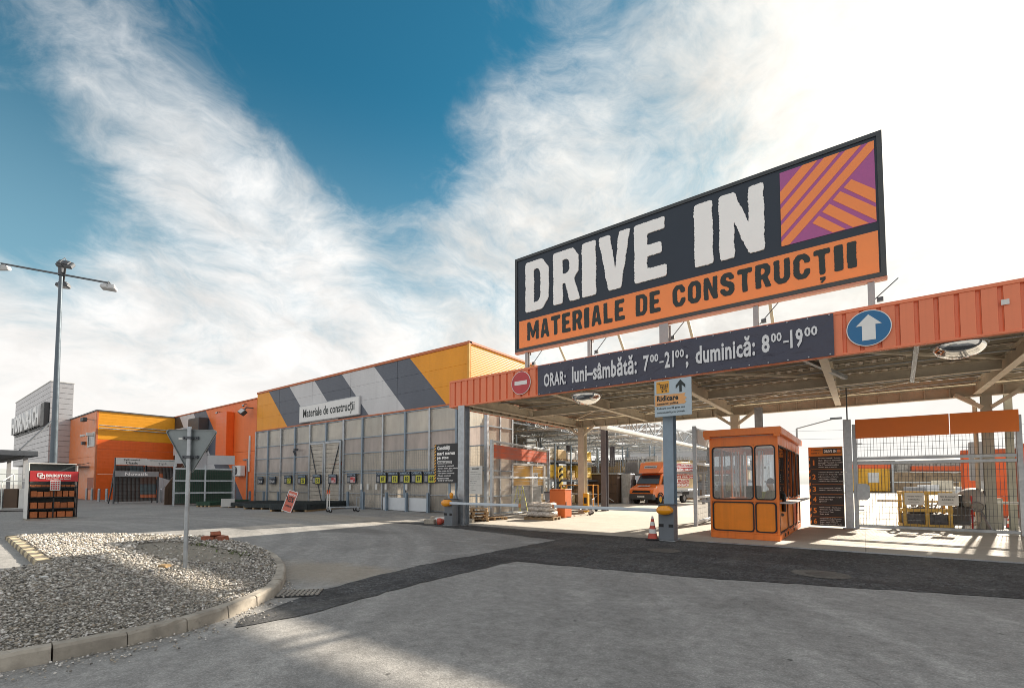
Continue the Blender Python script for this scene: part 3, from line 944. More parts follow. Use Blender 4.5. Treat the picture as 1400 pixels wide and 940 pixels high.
# ------------------------------------------------------------------ main hall
def stripe_mat(name, stops, s0, s1, ribs=.0, rough=.5):
    """paint scheme of slanting bands: colour by world x + z"""
    m_ = bpy.data.materials.new(name); m_.use_nodes = True
    t = NT(m_.node_tree)
    p = t.n('ShaderNodeNewGeometry').outputs['Position']
    s_ = t.n('ShaderNodeSeparateXYZ', {0: p})
    f = t.ss(t.m('ADD', s_.outputs[0], s_.outputs[2]), s0, s1, 0, 1, 'LINEAR')
    c = t.ramp(f, [((a - s0) / (s1 - s0), col_) for a, col_ in stops], 'CONSTANT')
    nz = t.noise(t.map(p, scale=(1, 1, .4)), .9, 6, .6)
    c = t.vm('SCALE', c, scale=t.ss(nz, .3, .7, .92, 1.06, 'LINEAR'))
    sn = t.noise(t.map(p, scale=(3, 3, .2)), 1.0, 5, .6)
    c = t.vm('SCALE', c, scale=t.ss(sn, .5, .8, 1, .9))
    h = t.m('PINGPONG', s_.outputs[2], .05 if not ribs else ribs)
    bn = t.n('ShaderNodeBump', {'Strength': .25 if not ribs else .5, 'Distance': .01, 'Height': t.ss(h, .004, .016)}).outputs[0]
    b = t.n('ShaderNodeBsdfPrincipled', {'Base Color': c, 'Roughness': rough, 'Normal': bn})
    t.n('ShaderNodeOutputMaterial', {'Surface': b.outputs[0]})
    return m_
AMB = (.86, .34, .012); SLATE = (.105, .12, .155); PALE = (.62, .62, .64); ORN = (.86, .19, .04); DORN = (.60, .115, .02)
BANDS = stripe_mat('hall_band_paint', [(-40, AMB), (-27.41, SLATE), (-24.29, PALE), (-21.05, SLATE), (-17.89, PALE), (-14.64, SLATE), (-11.43, AMB)], -40, -5)
WINGP = stripe_mat('wing_band_paint', [(-60, (.06, .05, .045)), (-45.65, PALE), (-42.17, SLATE), (-39.37, ORN)], -60, -30, ribs=.09)
AMBERW = mat('amber_cladding', (.80, .34, .015), .45, var=.07, ribs=('Z', .09, .25))
ORANGEW = mat('orange_cladding', (.84, .14, .02), .35, var=.06, ribs=('Z', .3, .12), streak=.06)
ORANGEG = mat('orange_gloss_cladding', (.82, .22, .05), .35, var=.04)
TRIM = mat('orange_trim', (.55, .16, .06), .5, var=.08)

hall = thing('market_hall', 'large hall with slanted grey, white and amber bands above translucent wall', 'building', (-26.4, 17, 0))
for a, b in zip([-37.45, -34.03, -29.62, -25.24, -20.82], [-34.03, -29.62, -25.24, -20.82, -15.42]):
    for z0, z1 in ((5.52, 6.46), (6.46, 7.4), (7.4, 8.36)):
        mb = MB(); mb.box(a + .012, b - .012, 17.0, 17.12, z0 + .0025, z1 - .0025, .004); build('facade_panel', mb, BANDS, hall, w=True)
mb = MB(); mb.box(-37.45, -15.42, 17.03, 17.1, 5.51, 8.35); build('panel_backing', mb, CHAR, hall, w=True)
mb = MB(); mb.box(-37.5, -15.36, 16.96, 17.2, 8.36, 8.52, .02); build('roof_trim', mb, TRIM, hall, w=True)
mb = MB(); mb.box(-37.45, -15.42, 16.94, 17.14, 5.44, 5.52); build('lower_trim', mb, TRIM, hall, w=True)
for a, b in ((17.14, 20), (20, 23), (23, 26), (26, 30)):
    mb = MB(); mb.box(-15.5, -15.4, a + .006, b - .006, 5.3, 8.4); build('side_panel', mb, AMBERW, hall, w=True)
mb = MB(); mb.box(-15.55, -15.36, 16.97, 30.02, 8.4, 8.53, .02); build('roof_trim', mb, TRIM, hall, w=True)
mb = MB(); mb.box(-15.46, -15.35, 16.95, 17.06, 5.5, 8.38); build('corner_trim', mb, mat('corner_amber', (.72, .36, .05), .4), hall, w=True)
for i in range(16):
    a_ = -37.4 + i * 21.9 / 16
    mb = MB(); mb.box(a_ + .01, a_ + 21.9 / 16 - .01, 17.2, 30, 8.2, 8.3); build('roof_sheet', mb, GREY if i % 2 else POLYC, hall, w=True)  # every other strip translucent, added to lighten the hall interior
mb = MB(); mb.box(-37.4, -21, 29.9, 30.0, 0, 8.2); build('back_wall', mb, OFFW, hall, w=True)
mb = MB(); mb.box(-37.4, -37.3, 17.2, 29.9, 0, 8.2); build('side_wall', mb, OFFW, hall, w=True)
for u in (-33, -28.5, -24, -19.5, -15.7):
    mb = MB(); mb.truss((u, 17.3, 4.9), (u, 29.8, 4.9), .7, 12, .08, .05); build('roof_truss', mb, GALV, hall, w=True)
    mb = MB(); mb.hbeam((u, 29.4, 0), (u, 29.4, 5), .25, .25); build('column', mb, GALV, hall, w=True)
for v in (18.2, 20.5, 23, 26):
    mb = MB(); mb.bar((-37.2, v, 4.95), (-15.5, v, 4.95), .14, .24); build('purlin', mb, YELLOW if v < 21 else GALV, hall, w=True)  # two front purlins coloured yellow in place of sunlit streaks inside

# facade sign
fs = thing('facade_sign', 'white sign reading Materiale de construcții on the banded hall', 'sign', (-27.55, 16.9, 5.6))
mb = MB(); mb.box(-30.98, -24.13, 16.86, 16.98, 5.6, 6.77, .02); build('panel', mb, LGREY, fs, w=True)
mb = MB(); mb.box(-30.92, -24.19, 16.852, 16.86, 5.66, 6.71); build('face', mb, mat('sign_pale', (.80, .80, .80), .5, var=.04), fs, w=True)
text('Materiale de construcții', -30.44, -24.6, 5.76, 6.5, 16.851, INK, fs, bold=.012, w=True)

# translucent wall
pw = thing('polycarbonate_wall', 'translucent ribbed polycarbonate wall in a steel frame under the banded facade', 'wall', (-25.8, 17, 0))
UK = [-37.39 + 1.929 * k for k in range(13)]
ROWS = [.06, .88, 2.1, 3.3, 4.22, 5.40]
for k, u in enumerate(UK):
    mb = MB(); wd = .055 if k not in (4, 6, 12) else .08
    mb.box(u - wd, u + wd, 16.90, 17.06, 0, 5.44, .008); build('mullion', mb, STEELB if k % 2 else GALV, pw, w=True)
for k in range(12):
    a, b = UK[k] + .06, UK[k + 1] - .06
    door = k in (4, 5)
    for r_ in range(5):
        if door and r_ < 4: continue
        mb = MB(); mb.box(a, b, 17.0, 17.012, ROWS[r_] + .02, ROWS[r_ + 1] - .02)
        build('pane', mb, POLYV if (r_ in (2, 3) and k < 4) or r_ == 3 else (POLYC if r_ == 4 else POLY), pw, w=True)
    for z in ROWS + [2.24]:
        if door and z < 4: continue
        mb = MB(); mb.box(a - .004, b + .004, 16.945, 16.995, z - .025, z + .025); build('rail', mb, STEELB if z > 1 else GALV, pw, w=True)
    if k >= 6 or k == 3:
        mb = MB(); mb.wires(a, b, .1, 2.05 if k == 3 else 3.28, 16.925, .12 if k == 3 else .15, .5 if k == 3 else .15, .009 if k == 3 else .006); build('wire_mesh', mb, GREY, pw, w=True, kind='stuff')
for k in (5, 7, 8, 9, 10, 11):          # foot posts bolted before the wall
    u = UK[k] + .35
# side return
for i, (a, b) in enumerate(((17.0, 18.0), (18.0, 19.0))):
    for r_ in range(5):
        mb = MB(); mb.box(-14.252, -14.24, a + .06, b - .04, ROWS[r_] + .02, ROWS[r_ + 1] - .02); build('pane', mb, POLY, pw, w=True)
    mb = MB(); mb.box(-14.3, -14.2, b - .05, b + .05, 0, 5.44); build('mullion', mb, GALV, pw, w=True)
    for z in ROWS:
        mb = MB(); mb.box(-14.22, -14.18, a + .06, b - .04, z - .025, z + .025); build('rail', mb, STEELB, pw, w=True)

# double gate in the wall
dg_ = thing('double_gate', 'two-leaf steel gate with diagonal braces set into the translucent wall', 'gate', (-27.8, 16.9, 0))
ga, gm_, gb = UK[4] + .1, UK[5], UK[6] - .1
for a, b, sgn in ((ga, gm_ - .03, 1), (gm_ + .03, gb, -1)):
    mb = MB()
    for x in (a + .06, b - .06): mb.box(x - .06, x + .06, 16.80, 16.88, .06, 4.15, .008)
    for z in (.12, 4.1): mb.box(a + .12, b - .12, 16.81, 16.87, z - .06, z + .06)
    lf = build('leaf_frame', mb, GALV, dg_, w=True)
    mb = MB(); p, q_ = ((a + .15, 16.83, 4.0), (b - .15, 16.83, .2)) if sgn > 0 else ((b - .15, 16.83, 4.0), (a + .15, 16.83, .2)); mb.bar(p, q_, .05, .03); build('brace', mb, DARKST, dg_, w=True)
    for i in range(16):
        z = .25 + i * .245
        mb = MB(); mb.box(a + .12, b - .12, 16.86, 16.875, z, z + .225); build('slat', mb, POLY, dg_, w=True)
mb = MB(); mb.box(-31.2, -31.05, 16.62, 16.9, 3.72, 3.86); mb.tube((-31.12, 16.6, 3.72), (-31.12, 16.75, 3.4), .07, 8); tag(build('wall_lamp', mb, DARKST), 'small dark lamp on the translucent wall left of the gate', 'lamp')

# what stands behind the translucent wall
def goods(loc, dims, m_, lab, group, rz=0.0, layers=3):
    o = thing('pallet_load', lab, 'pallet load', loc, rz, group)
    X, Y, Z = dims
    mb = MB()
    for y in (-Y / 2 + .05, 0, Y / 2 - .05): mb.box(-X / 2, X / 2, y - .05, y + .05, 0, .10)
    for i in range(5): mb.box(-X / 2 + i * (X - .1) / 4, -X / 2 + i * (X - .1) / 4 + .1, -Y / 2, Y / 2, .102, .125)
    build('pallet', mb, WOOD, o)
    for l in range(layers):
        z0 = .13 + (Z - .13) * l / layers; z1 = .13 + (Z - .13) * (l + 1) / layers - .012
        mb = MB(); e = random.uniform(-.02, .02); mb.box(-X / 2 + .03 + e, X / 2 - .03 + e, -Y / 2 + .03, Y / 2 - .03, z0, z1, .02); build('layer', mb, m_, o)
    return o
GM = [mat('goods_tan', (.52, .38, .20), .8, var=.2, vs=5, rnd=.2), mat('goods_cream', (.66, .60, .48), .6, var=.15, vs=4, rnd=.15), mat('goods_yellow', (.66, .42, .05), .55, var=.15, rnd=.2),
      mat('goods_grey', (.35, .35, .36), .5, var=.15, rnd=.2), mat('goods_brown', (.24, .15, .08), .75, var=.2, rnd=.2), mat('goods_white', (.72, .72, .72), .4, var=.1, rnd=.1)]
GN = ['tan', 'cream', 'yellow', 'grey', 'brown', 'white']
ORD0 = ['first', 'second', 'third', 'fourth', 'fifth', 'sixth', 'seventh', 'eighth', 'ninth', 'tenth', 'eleventh', 'twelfth']
u = -36.2; i = 0
while u < -16.5:
    k = (0, 1, 3, 0, 4, 1, 2)[i % 7]
    hgt = random.uniform(1.0, 2.0)
    if not (-30.2 < u < -25.5):
        goods((u, 19.3, 0), (1.2, .9, hgt), GM[k], f'{GN[k]} pallet load dimly seen behind the translucent wall, {ORD0[i]} from its left end', 'pallet loads behind the translucent wall')
    u += 1.75; i += 1
for j in range(3):
    rk = thing('storage_rack', ('left', 'middle', 'right')[j] + ' storage rack dimly seen behind the translucent wall', 'rack', (-34.5 + j * 7.6, 22.5, 0), group='racks behind the translucent wall')
    for x in (-2.4, 0, 2.4):
        mb = MB(); mb.box(x - .05, x + .05, -.5, -.4, 0, 4.4); mb.box(x - .05, x + .05, .4, .5, 0, 4.4); build('upright', mb, STEELB, rk)
    for z in (1.5, 3.0):
        mb = MB(); mb.box(-2.35, 2.35, -.5, -.44, z, z + .12); mb.box(-2.35, 2.35, .44, .5, z, z + .12); build('beam', mb, REDOR, rk)
        for x in (-1.2, 1.2):
            k = random.randrange(6)
            goods((-34.5 + j * 7.6 + x, 22.5, z + .12), (1.5, .9, random.uniform(.7, 1.1)), GM[k], f'{GN[k]} load on the {"upper" if z > 2 else "lower"} shelf of the {("left", "middle", "right")[j]} rack behind the translucent wall, {"left" if x < 0 else "right"} bay', 'loads on racks behind the translucent wall')

# price boards on the wall
PB = [(-36.75, -35.93, 1.42, 1.99, 'w'), (-34.97, -34.04, 1.43, 1.99, 'w'), (-32.77, -31.84, 1.46, 2.03, 'y'), (-30.95, -29.95, 1.43, 2.04, 'y'), (-28.85, -27.95, 1.45, 2.07, 'y'), (-27.02, -26.16, 1.47, 2.06, 'r'),
      (-25.24, -24.34, 1.5, 2.08, 'r'), (-22.38, -21.49, 1.5, 2.12, 'y'), (-21.33, -20.46, 1.5, 2.12, 'y'), (-20.32, -19.47, 1.5, 2.13, 'y'), (-19.38, -18.52, 1.5, 2.13, 'y'), (-18.4, -17.55, 1.5, 2.12, 'y')]
ORD = ['first', 'second', 'third', 'fourth', 'fifth', 'sixth', 'seventh', 'eighth', 'ninth', 'tenth', 'eleventh', 'twelfth', 'thirteenth', 'fourteenth', 'fifteenth']
for i, (a, b, z0, z1, k) in enumerate(PB):
    yb = 16.72 if 3 < i < 6 else 16.86
    o = thing('price_board', f'dark price board with {dict(w="white lettering", y="yellow price field", r="red and white price field")[k]}, {ORD[i]} from left on the translucent wall', 'price board', (a, yb, z0), group='price boards on the translucent wall')
    W_, H_ = b - a, z1 - z0
    mb = MB(); mb.box(0, W_, -.03, .03, 0, H_, .006); build('panel', mb, NAVY, o)
    mb = MB(); mb.box(W_ * .42, W_ * .96, -.036, -.031, H_ * .06, H_ * .66); pf = build('price_field', mb, {'w': NAVY, 'y': LIME, 'r': mat('price_pink', (.60, .42, .42), .5)}[k], o)
    text('OFERTA', W_ * .05, W_ * .95, H_ * .76, H_ * .93, -.031, mat('price_sky', (.35, .45, .55), .5), o, bold=.02, depth=.004)
    if k == 'w': text(['21,90', '19,50'][i % 2], W_ * .35, W_ * .9, H_ * .15, H_ * .5, -.0365, WHITE, o, bold=.03, depth=.004)
    elif k == 'y': text(str(random.randint(12, 89)), W_ * .52, W_ * .86, H_ * .16, H_ * .56, -.0365, INK, o, bold=.04, depth=.004)
    else:
        mb = MB(); mb.box(W_ * .44, W_ * .7, -.041, -.0365, H_ * .36, H_ * .62); build('price_block', mb, RED, o)
        text('34', W_ * .72, W_ * .93, H_ * .1, H_ * .6, -.0365, RED, o, bold=.04, depth=.004)
    mb = MB(); mb.box(W_ * .08, W_ * .34, -.035, -.031, H_ * .12, H_ * .62); build('product_picture', mb, GREY, o)
# small white tag sheets
for i, (x, z) in enumerate(((336 + 1, 0),) * 0 or ((-25.05, 1.1), (-23.95, 1.12), (-23.3, 1.12), (-22.5, 1.12), (-21.65, 1.12), (-19.9, 1.12))):
    mb = MB(); mb.box(x, x + .17, 16.87, 16.885, z, z + .33); mb.box(x + .03, x + .14, 16.866, 16.87, z + .22, z + .29); tag(build('notice_sheet', mb, OFFW), f'small white notice sheet hung on the translucent wall, {ORD[i]} from its gate', 'notice', 'notice sheets on the translucent wall')
# white boards leaning at the foot
for i, (a, b) in enumerate(((-21.46, -19.56), (-19.33, -17.9))):
    mb = MB(); mb.box(a, b, 0, .03, .03, .72, .006); o = build('leaning_board', mb, mat('white_board', (.66, .69, .72), .4, var=.05), loc=(0, 16.62, 0)); tag(o, f'{("left", "right")[i]} white board leaning at the foot of the translucent wall', 'board', 'white boards at the wall foot')
# guard posts along the wall
for i, u in enumerate((-37.2, -35.0, -32.9, -24.6, -23.1, -21.0, -19.35, -17.7)):
    mb = MB(); mb.hbeam((u, 16.5, 0), (u, 16.5, 1.0 if u > -30 else .9), .12, .12, .014); mb.box(u - .1, u + .1, 16.4, 16.6, 0, .015)
    tag(build('guard_post', mb, STEELB), f'short steel guard post before the translucent wall, {ORD[i]} from left', 'post', 'guard posts before the translucent wall')

# stacks of mesh sheets before the wall
def mesh_stack(loc, dims, rz, lab, m_=SHEETM):
    o = thing('mesh_sheet_stack', lab, 'mesh stack', loc, rz, 'stacks of mesh sheets')
    X, Y, Z = dims
    mb = MB()
    for x in np.linspace(-X / 2 + .1, X / 2 - .1, 4): mb.box(x - .05, x + .05, -Y / 2, Y / 2, 0, .1)
    build('bearer', mb, WOOD, o)
    mb = MB()
    nl = int((Z - .1) / .035)
    for l in range(nl):
        z = .1 + l * .035; e = random.uniform(-.02, .02)
        mb.box(-X / 2 + e, X / 2 + e, -Y / 2, -Y / 2 + .015, z, z + .022); mb.box(-X / 2 + e, X / 2 + e, Y / 2 - .015, Y / 2, z, z + .022)
        mb.box(-X / 2 + e, -X / 2 + e + .015, -Y / 2, Y / 2, z, z + .022); mb.box(X / 2 + e - .015, X / 2 + e, -Y / 2, Y / 2, z, z + .022)
    for i in range(int(X / .12)):
        x = -X / 2 + .06 + i * .12; mb.box(x - .01, x + .01, -Y / 2, Y / 2, Z - .02, Z); mb.box(x - .006, x + .006, -Y / 2 - .006, -Y / 2, .1, Z)
    for i in range(int(Y / .12)):
        y = -Y / 2 + .06 + i * .12; mb.box(-X / 2, X / 2, y - .01, y + .01, Z - .04, Z - .022)
        mb.box(X / 2, X / 2 + .006, y - .006, y + .006, .1, Z)
    build('mesh_sheets', mb, m_, o, kind='stuff')
    mb = MB(); mb.box(-X / 2 + .05, X / 2 - .05, -Y / 2 + .05, Y / 2 - .05, .11, Z - .05); build('core', mb, mat('stack_core', (.035, .045, .05), .8, var=.3, vs=8), o)
    return o
mesh_stack((-25.2, 14.6, 0), (2.2, 4.4, .42), R(28), 'right dark stack of steel mesh sheets behind the red easel sign')
mesh_stack((-28.3, 14.4, 0), (2.0, 3.6, .36), R(20), 'middle dark stack of steel mesh sheets before the translucent wall')
mesh_stack((-31.5, 14.5, 0), (2.2, 3.6, .32), R(15), 'left dark stack of steel mesh sheets before the translucent wall')
for i, (x, y) in enumerate(((-33.6, 12.6), (-34.4, 13.6), (-35.2, 14.7))):
    mesh_stack((x, y, 0), (1.0, 1.5, .34), R(30), f'green mesh bundle at the foot of the mesh rack, {("nearest", "middle", "farthest")[i]} of three', GREENM)
mb = MB(); mb.box(-.02, .02, 0, .75, .05, .55); o = build('white_crate_label', mb, OFFW, loc=(-31.2, 12.2, 0)); tag(o, 'small white notice board standing on the ground by the mesh bundles', 'notice')

# red easel sign
o = thing('easel_sign', 'leaning red easel sign with white edge before the mesh stacks', 'sign', (-23.5, 12.2, 0), R(20))
mb = MB(); mb.box(-.3, .3, -.02, .02, .05, 1.15, .01); b1 = build('board', mb, SALMON, o); b1.rotation_euler = (R(-12), R(14), 0)
mb = MB(); mb.ring(rrect(-.3, .3, .05, 1.15, .01, 1), rrect(-.26, .26, .09, 1.11, .01, 1), -.03, -.021); b1 = build('border', mb, OFFW, o); b1.rotation_euler = (R(-12), R(14), 0)
for s_, z0, z1 in (('-25%', .55, .85), ('REDUCERI', .9, 1.0), ('LA MESH', .3, .4)):
    tx = text(s_ if s_ != 'LA MESH' else 'OFERTA', -.2, .2, z0, z1, -.021, INK if z1 < .9 else WHITE, o, bold=.04, depth=.004); tx.rotation_euler = (R(-12), R(14), 0)
mb = MB(); mb.bar((0, .02, .9), (0, .42, .0), .03); build('strut', mb, DARKST, o)

# platform trolleys
def trolley(loc, rz, lab, L=1.5, W_=.75):
    o = thing('platform_trolley', lab, 'trolley', loc, rz, 'platform trolleys')
    for y in (-W_ / 2, W_ / 2):
        mb = MB(); mb.tube((-L / 2, y, .25), (L / 2, y, .25), .022, 6); build('side_rail', mb, GALV, o)
        mb = MB(); mb.tube((-L / 2, y, .16), (-L / 2, y, 1.0), .022, 6); mb.tube((-L / 2 + .02, y + .16 * (-1 if y > 0 else 1), .25), (-L / 2, y + .16 * (-1 if y > 0 else 1), .98), .02, 6); build('handle_post', mb, OFFW, o)
        mb = MB()
        for i in range(8):
            a0, a1 = R(-20 + i * 28), R(-20 + (i + 1) * 28)
            c = y + .08 * (-1 if y > 0 else 1)
            mb.tube((-L / 2, c + .1 * math.cos(a0), 1.02 + .13 * math.sin(a0)), (-L / 2, c + .1 * math.cos(a1), 1.02 + .13 * math.sin(a1)), .018, 6)
        mb.box(-L / 2 - .02, -L / 2 + .02, c - .09, c + .09, .9, 1.0)
        build('grip', mb, REDOR, o)
    mb = MB()
    for i in range(6): x = -L / 2 + i * L / 5; mb.tube((x, -W_ / 2, .25), (x, W_ / 2, .25), .016, 6)
    build('deck_bars', mb, GALV, o)
    for x in (-L / 2 + .05, L / 2 - .1):
        for y in (-W_ / 2, W_ / 2):
            mb = MB(); mb.tube((x, y - .02, .085), (x, y + .02, .085), .085, 14); wl = build('wheel', mb, BLACK, o)
            mb = MB(); mb.box(x - .03, x + .03, y - .032, y + .032, .085, .24); build('caster_fork', mb, GALV, wl)
    mb = MB(); mb.tube((L / 2, -W_ / 2, .25), (L / 2, -W_ / 2, .75), .02, 6); mb.tube((L / 2, W_ / 2, .25), (L / 2, W_ / 2, .75), .02, 6); mb.tube((L / 2, -W_ / 2, .75), (L / 2, W_ / 2, .75), .02, 6); build('end_hoop', mb, GALV, o)
    return o
trolley((-21.7, 14.3, 0), R(68), 'empty platform trolley with two red grips before the gate')

# ------------------------------------------------------------------ left wing
wing = thing('wing_building', 'long orange wing with slanted grey and white bands, between hall and annex', 'building', (-46, 17, 0))
xs = [-55.2, -50.8, -46.2, -41.66, -37.46]
for a, b in zip(xs, xs[1:]):
    for z0, z1 in ((0, 4.0), (4.0, 8.02)):
        mb = MB(); mb.box(a + .01, b - .01, 17.0, 17.2, z0 + .008, z1 - .008, .005); build('wall_panel', mb, WINGP, wing, w=True)
mb = MB(); mb.box(-55.2, -37.5, 17.05, 17.18, .05, 7.98); build('panel_backing', mb, CHAR, wing, w=True)
mb = MB(); mb.box(-55.2, -37.5, 16.95, 17.3, 8.02, 8.13, .02); build('roof_trim', mb, TRIM, wing, w=True)
mb = MB(); mb.box(-55, -37.5, 17.3, 40, 7.8, 7.95); build('roof', mb, GREY, wing, w=True)
mb = MB(); mb.box(-43.4, -41.4, 16.4, 16.995, 3.2, 7.35, .03); build('pilaster_box', mb, ORANGEW, wing, w=True)
mb = MB(); mb.box(-48.95, -46.55, 16.2, 16.995, 4.3, 7.3, .03); build('duct_box', mb, CHAR, wing, w=True)
mb = MB(); mb.box(-52.4, -50.1, 16.2, 16.995, 4.1, 6.6, .03); build('duct_box', mb, LGREY, wing, w=True)
mb = MB(); mb.box(-48.6, -46.6, 15.9, 16.995, 2.6, 4.2, .03); build('duct_box', mb, LGREY, wing, w=True)
mb = MB(); mb.box(-38.5, -38.35, 16.9, 16.99, 2.4, 5.2); build('vent_strip', mb, OFFW, wing, w=True)
mb = MB(); mb.pipe([(-39.4, 16.93, 3.35), (-38.75, 16.93, 3.35), (-38.68, 16.93, 3.2), (-38.68, 16.93, .2)], .06, 8); build('pipe', mb, GREY, wing, w=True)
for u, v, z, m_, lab in ((-38.4, 16.7, 7.0, DARKST, 'black floodlight on the orange wing beside the hall corner'), (-44.3, 16.8, 7.5, DARKST, 'small dark floodlight on the orange wing above the pilaster'), (-39.3, 16.8, 7.65, DARKST, 'small dark floodlight high on the orange wing')):
    big = u == -38.4; k = 1.0 if big else .35
    o = thing('floodlight', lab, 'floodlight', (u, 16.99, z), 0, 'floodlights on the walls')
    mb = MB(); mb.bar((.3 * k, 0, .35 * k), (.3 * k, -.5 * k, .35 * k), .06 * k + .02); mb.bar((.3 * k, -.5 * k, .35 * k), (0, -.6 * k, .1 * k), .05 * k + .02); build('bracket', mb, DARKST, o)
    mb = MB(); mb.box(-.35 * k, .35 * k, -.15 * k, .15 * k, -.22 * k, .22 * k, .03); h = build('lamp_head', mb, CHAR, o, loc=(0, -.65 * k, 0)); h.rotation_euler = (R(-40), R(20), 0)
    mb = MB(); mb.box(-.3 * k, .3 * k, -.16 * k, -.151 * k, -.18 * k, .18 * k); h2 = build('lens', mb, LGREY, o, loc=(0, -.65 * k, 0)); h2.rotation_euler = (R(-40), R(20), 0)
ac = thing('air_conditioner', 'white outdoor air conditioner unit with black fan on the orange wing', 'air conditioner', (-39.7, 16.95, 2.05))
mb = MB(); mb.box(-.62, .62, -.38, 0, 0, .84, .03); build('casing', mb, WHITE, ac)
mb = MB(); mb.lathe([(0, -.392), (.30, -.392), (.33, -.385)], (-.2, 0, .42), 20, 'y'); mb.v = [(x, y, z) for x, y, z in mb.v]; build('fan_grille', mb, BLACK, ac)
mb = MB(); [mb.box(-.2 - .3, -.2 + .3, -.40, -.394, .42 + d - .008, .42 + d + .008) for d in (-.2, -.1, 0, .1, .2)]; build('grille_bars', mb, GREY, ac)
for x in (-.45, .45):
    mb = MB(); mb.box(x - .03, x + .03, -.4, .04, -.06, 0); build('bracket', mb, GALV, ac)

# annex
ann = thing('annex_building', 'flat-roofed orange and amber annex left of the wing', 'building', (-60, 14, 0))
for z0, z1, m_ in ((0, 2.3, ORANGEW), (2.3, 4.56, ORANGEW), (4.56, 5.43, ORANGEW), (5.43, 8.0, mat('amber_flat', (.86, .36, .012), .45, var=.06, ribs=('Z', .3, .12)))):
    mb = MB(); mb.box(-55.0, -54.76, 11.16, 16.98, z0 + .006, z1 - .006, .004); build('side_panel', mb, m_, ann, w=True)
for a, b in ((-65.4, -60.2), (-60.2, -55.0)):
    for z0, z1 in ((0, 3.9), (3.9, 7.96)):
        mb = MB(); mb.box(a + .008, b - .008, 11.06, 11.3, z0 + .008, z1 - .008, .004); build('front_panel', mb, ORANGEG, ann, w=True)
mb = MB(); mb.box(-55.0, -54.74, 11.04, 11.16, 0, 8.0); build('corner_trim', mb, TRIM, ann, w=True)
mb = MB(); mb.box(-65.4, -54.95, 11.1, 17.0, 7.8, 7.93); build('roof', mb, GREY, ann, w=True)
mb = MB(); mb.box(-65.4, -54.7, 11.0, 11.34, 7.97, 8.08); mb.box(-55.0, -54.7, 11.34, 16.99, 7.97, 8.08); build('roof_trim', mb, DARKST, ann, w=True)
mb = MB(); mb.box(-57.3, -55.1, 11.02, 11.06, 4.9, 6.0); wn = build('window', mb, DGLASS, ann, w=True)
mb = MB(); mb.ring([(-57.4, 4.8), (-55.0, 4.8), (-55.0, 6.1), (-57.4, 6.1)], [(-57.25, 4.95), (-55.15, 4.95), (-55.15, 5.95), (-57.25, 5.95)], 10.98, 11.058); build('frame', mb, OFFW, wn, w=True)
mb = MB(); mb.box(-57.1, -55.0, 11.03, 11.06, .9, 2.0); build('window', mb, mat('shutter_red', (.35, .08, .03), .5), ann, w=True)
mb = MB(); mb.box(-63.0, -61.0, 11.0, 11.06, 0, 2.4); d_ = build('door', mb, mat('door_brown', (.28, .08, .03), .5), ann, w=True)
mb = MB(); mb.box(-61.3, -61.2, 10.95, 11.0, 1.0, 1.15); build('handle', mb, GALV, d_, w=True)
mb = MB(); mb.box(-63.6, -56.6, 9.9, 11.05, 2.95, 3.05); [mb.bar((x, 11.05, 3.35), (x, 9.95, 3.0), .05) for x in (-63.4, -60, -56.8)]; build('door_canopy', mb, DARKST, ann, w=True)
for z in (6.68, 6.42):
    mb = MB(); mb.tube((-54.6, 11.2, z), (-54.6, 16.7, z - .02), .045, 8); build('pipe', mb, GALV, ann, w=True)
mb = MB(); mb.bar((-55.3, 11.0, 7.2), (-55.6, 10.4, 7.2), .06); mb.box(-56.2, -55.2, 10.2, 10.5, 7.0, 7.35, .03); tag(build('floodlight', mb, CHAR), 'black floodlight on the annex corner near the tower', 'floodlight', 'floodlights on the walls')
mb = MB(); mb.box(-55.6, -55.2, 10.5, 11.0, 5.7, 6.0, .03); mb.tube((-55.4, 10.4, 5.75), (-55.4, 10.1, 5.65), .1, 8); tag(build('camera_housing', mb, OFFW), 'white surveillance camera above the annex window', 'camera')
mb = MB(); mb.box(-58.9, -58.4, 10.8, 11.05, 5.1, 5.4, .03); tag(build('wall_lamp', mb, DARKST), 'small dark lamp on the glossy annex front', 'lamp')

# tower with the store name
tw = thing('sign_tower', 'light grey panelled tower carrying the store name', 'tower', (-76, 10, 0))
for i in range(15):
    z0 = 3.6 + i * .541; z1 = z0 + .541
    mb = MB(); mb.box(-86.5, -64.9, 9.5, 9.7, z0 + .014, z1 - .014, .006); build('front_panel', mb, mat('tower_panel', (.46, .46, .48), .4, .3, var=.04), tw, w=True)
    mb = MB(); mb.box(-65.1, -64.9, 9.72, 11.2, z0 + .014, z1 - .014, .006); build('side_panel', mb, MATS['tower_panel'], tw, w=True)
mb = MB(); mb.box(-86.4, -65.0, 9.55, 11.15, 3.55, 11.68); build('core', mb, GREY, tw, w=True)
mb = MB(); mb.box(-86.55, -64.85, 9.45, 11.25, 11.7, 11.78); build('roof_trim', mb, OFFW, tw, w=True)
mb = MB(); mb.box(-86.4, -65.1, 10.0, 11.1, 0, 3.55); build('glazed_base', mb, DGLASS, tw, w=True)
for x in (-66.0, -68.6, -71.2, -74):
    mb = MB(); mb.box(x - .12, x + .12, 9.85, 10.0, 0, 3.55); build('base_post', mb, LGREY, tw, w=True)
nm_ = thing('store_name_letters', 'big white channel letters reading HORNBACH on the grey tower', 'letters', (-76, 9.4, 7.4))
LX = [(-85.5, -83.0), (-82.7, -80.4), (-80.1, -77.9), (-77.6, -75.5), (-75.2, -73.4), (-73.2, -71.5), (-71.3, -69.8), (-69.6, -68.0)]
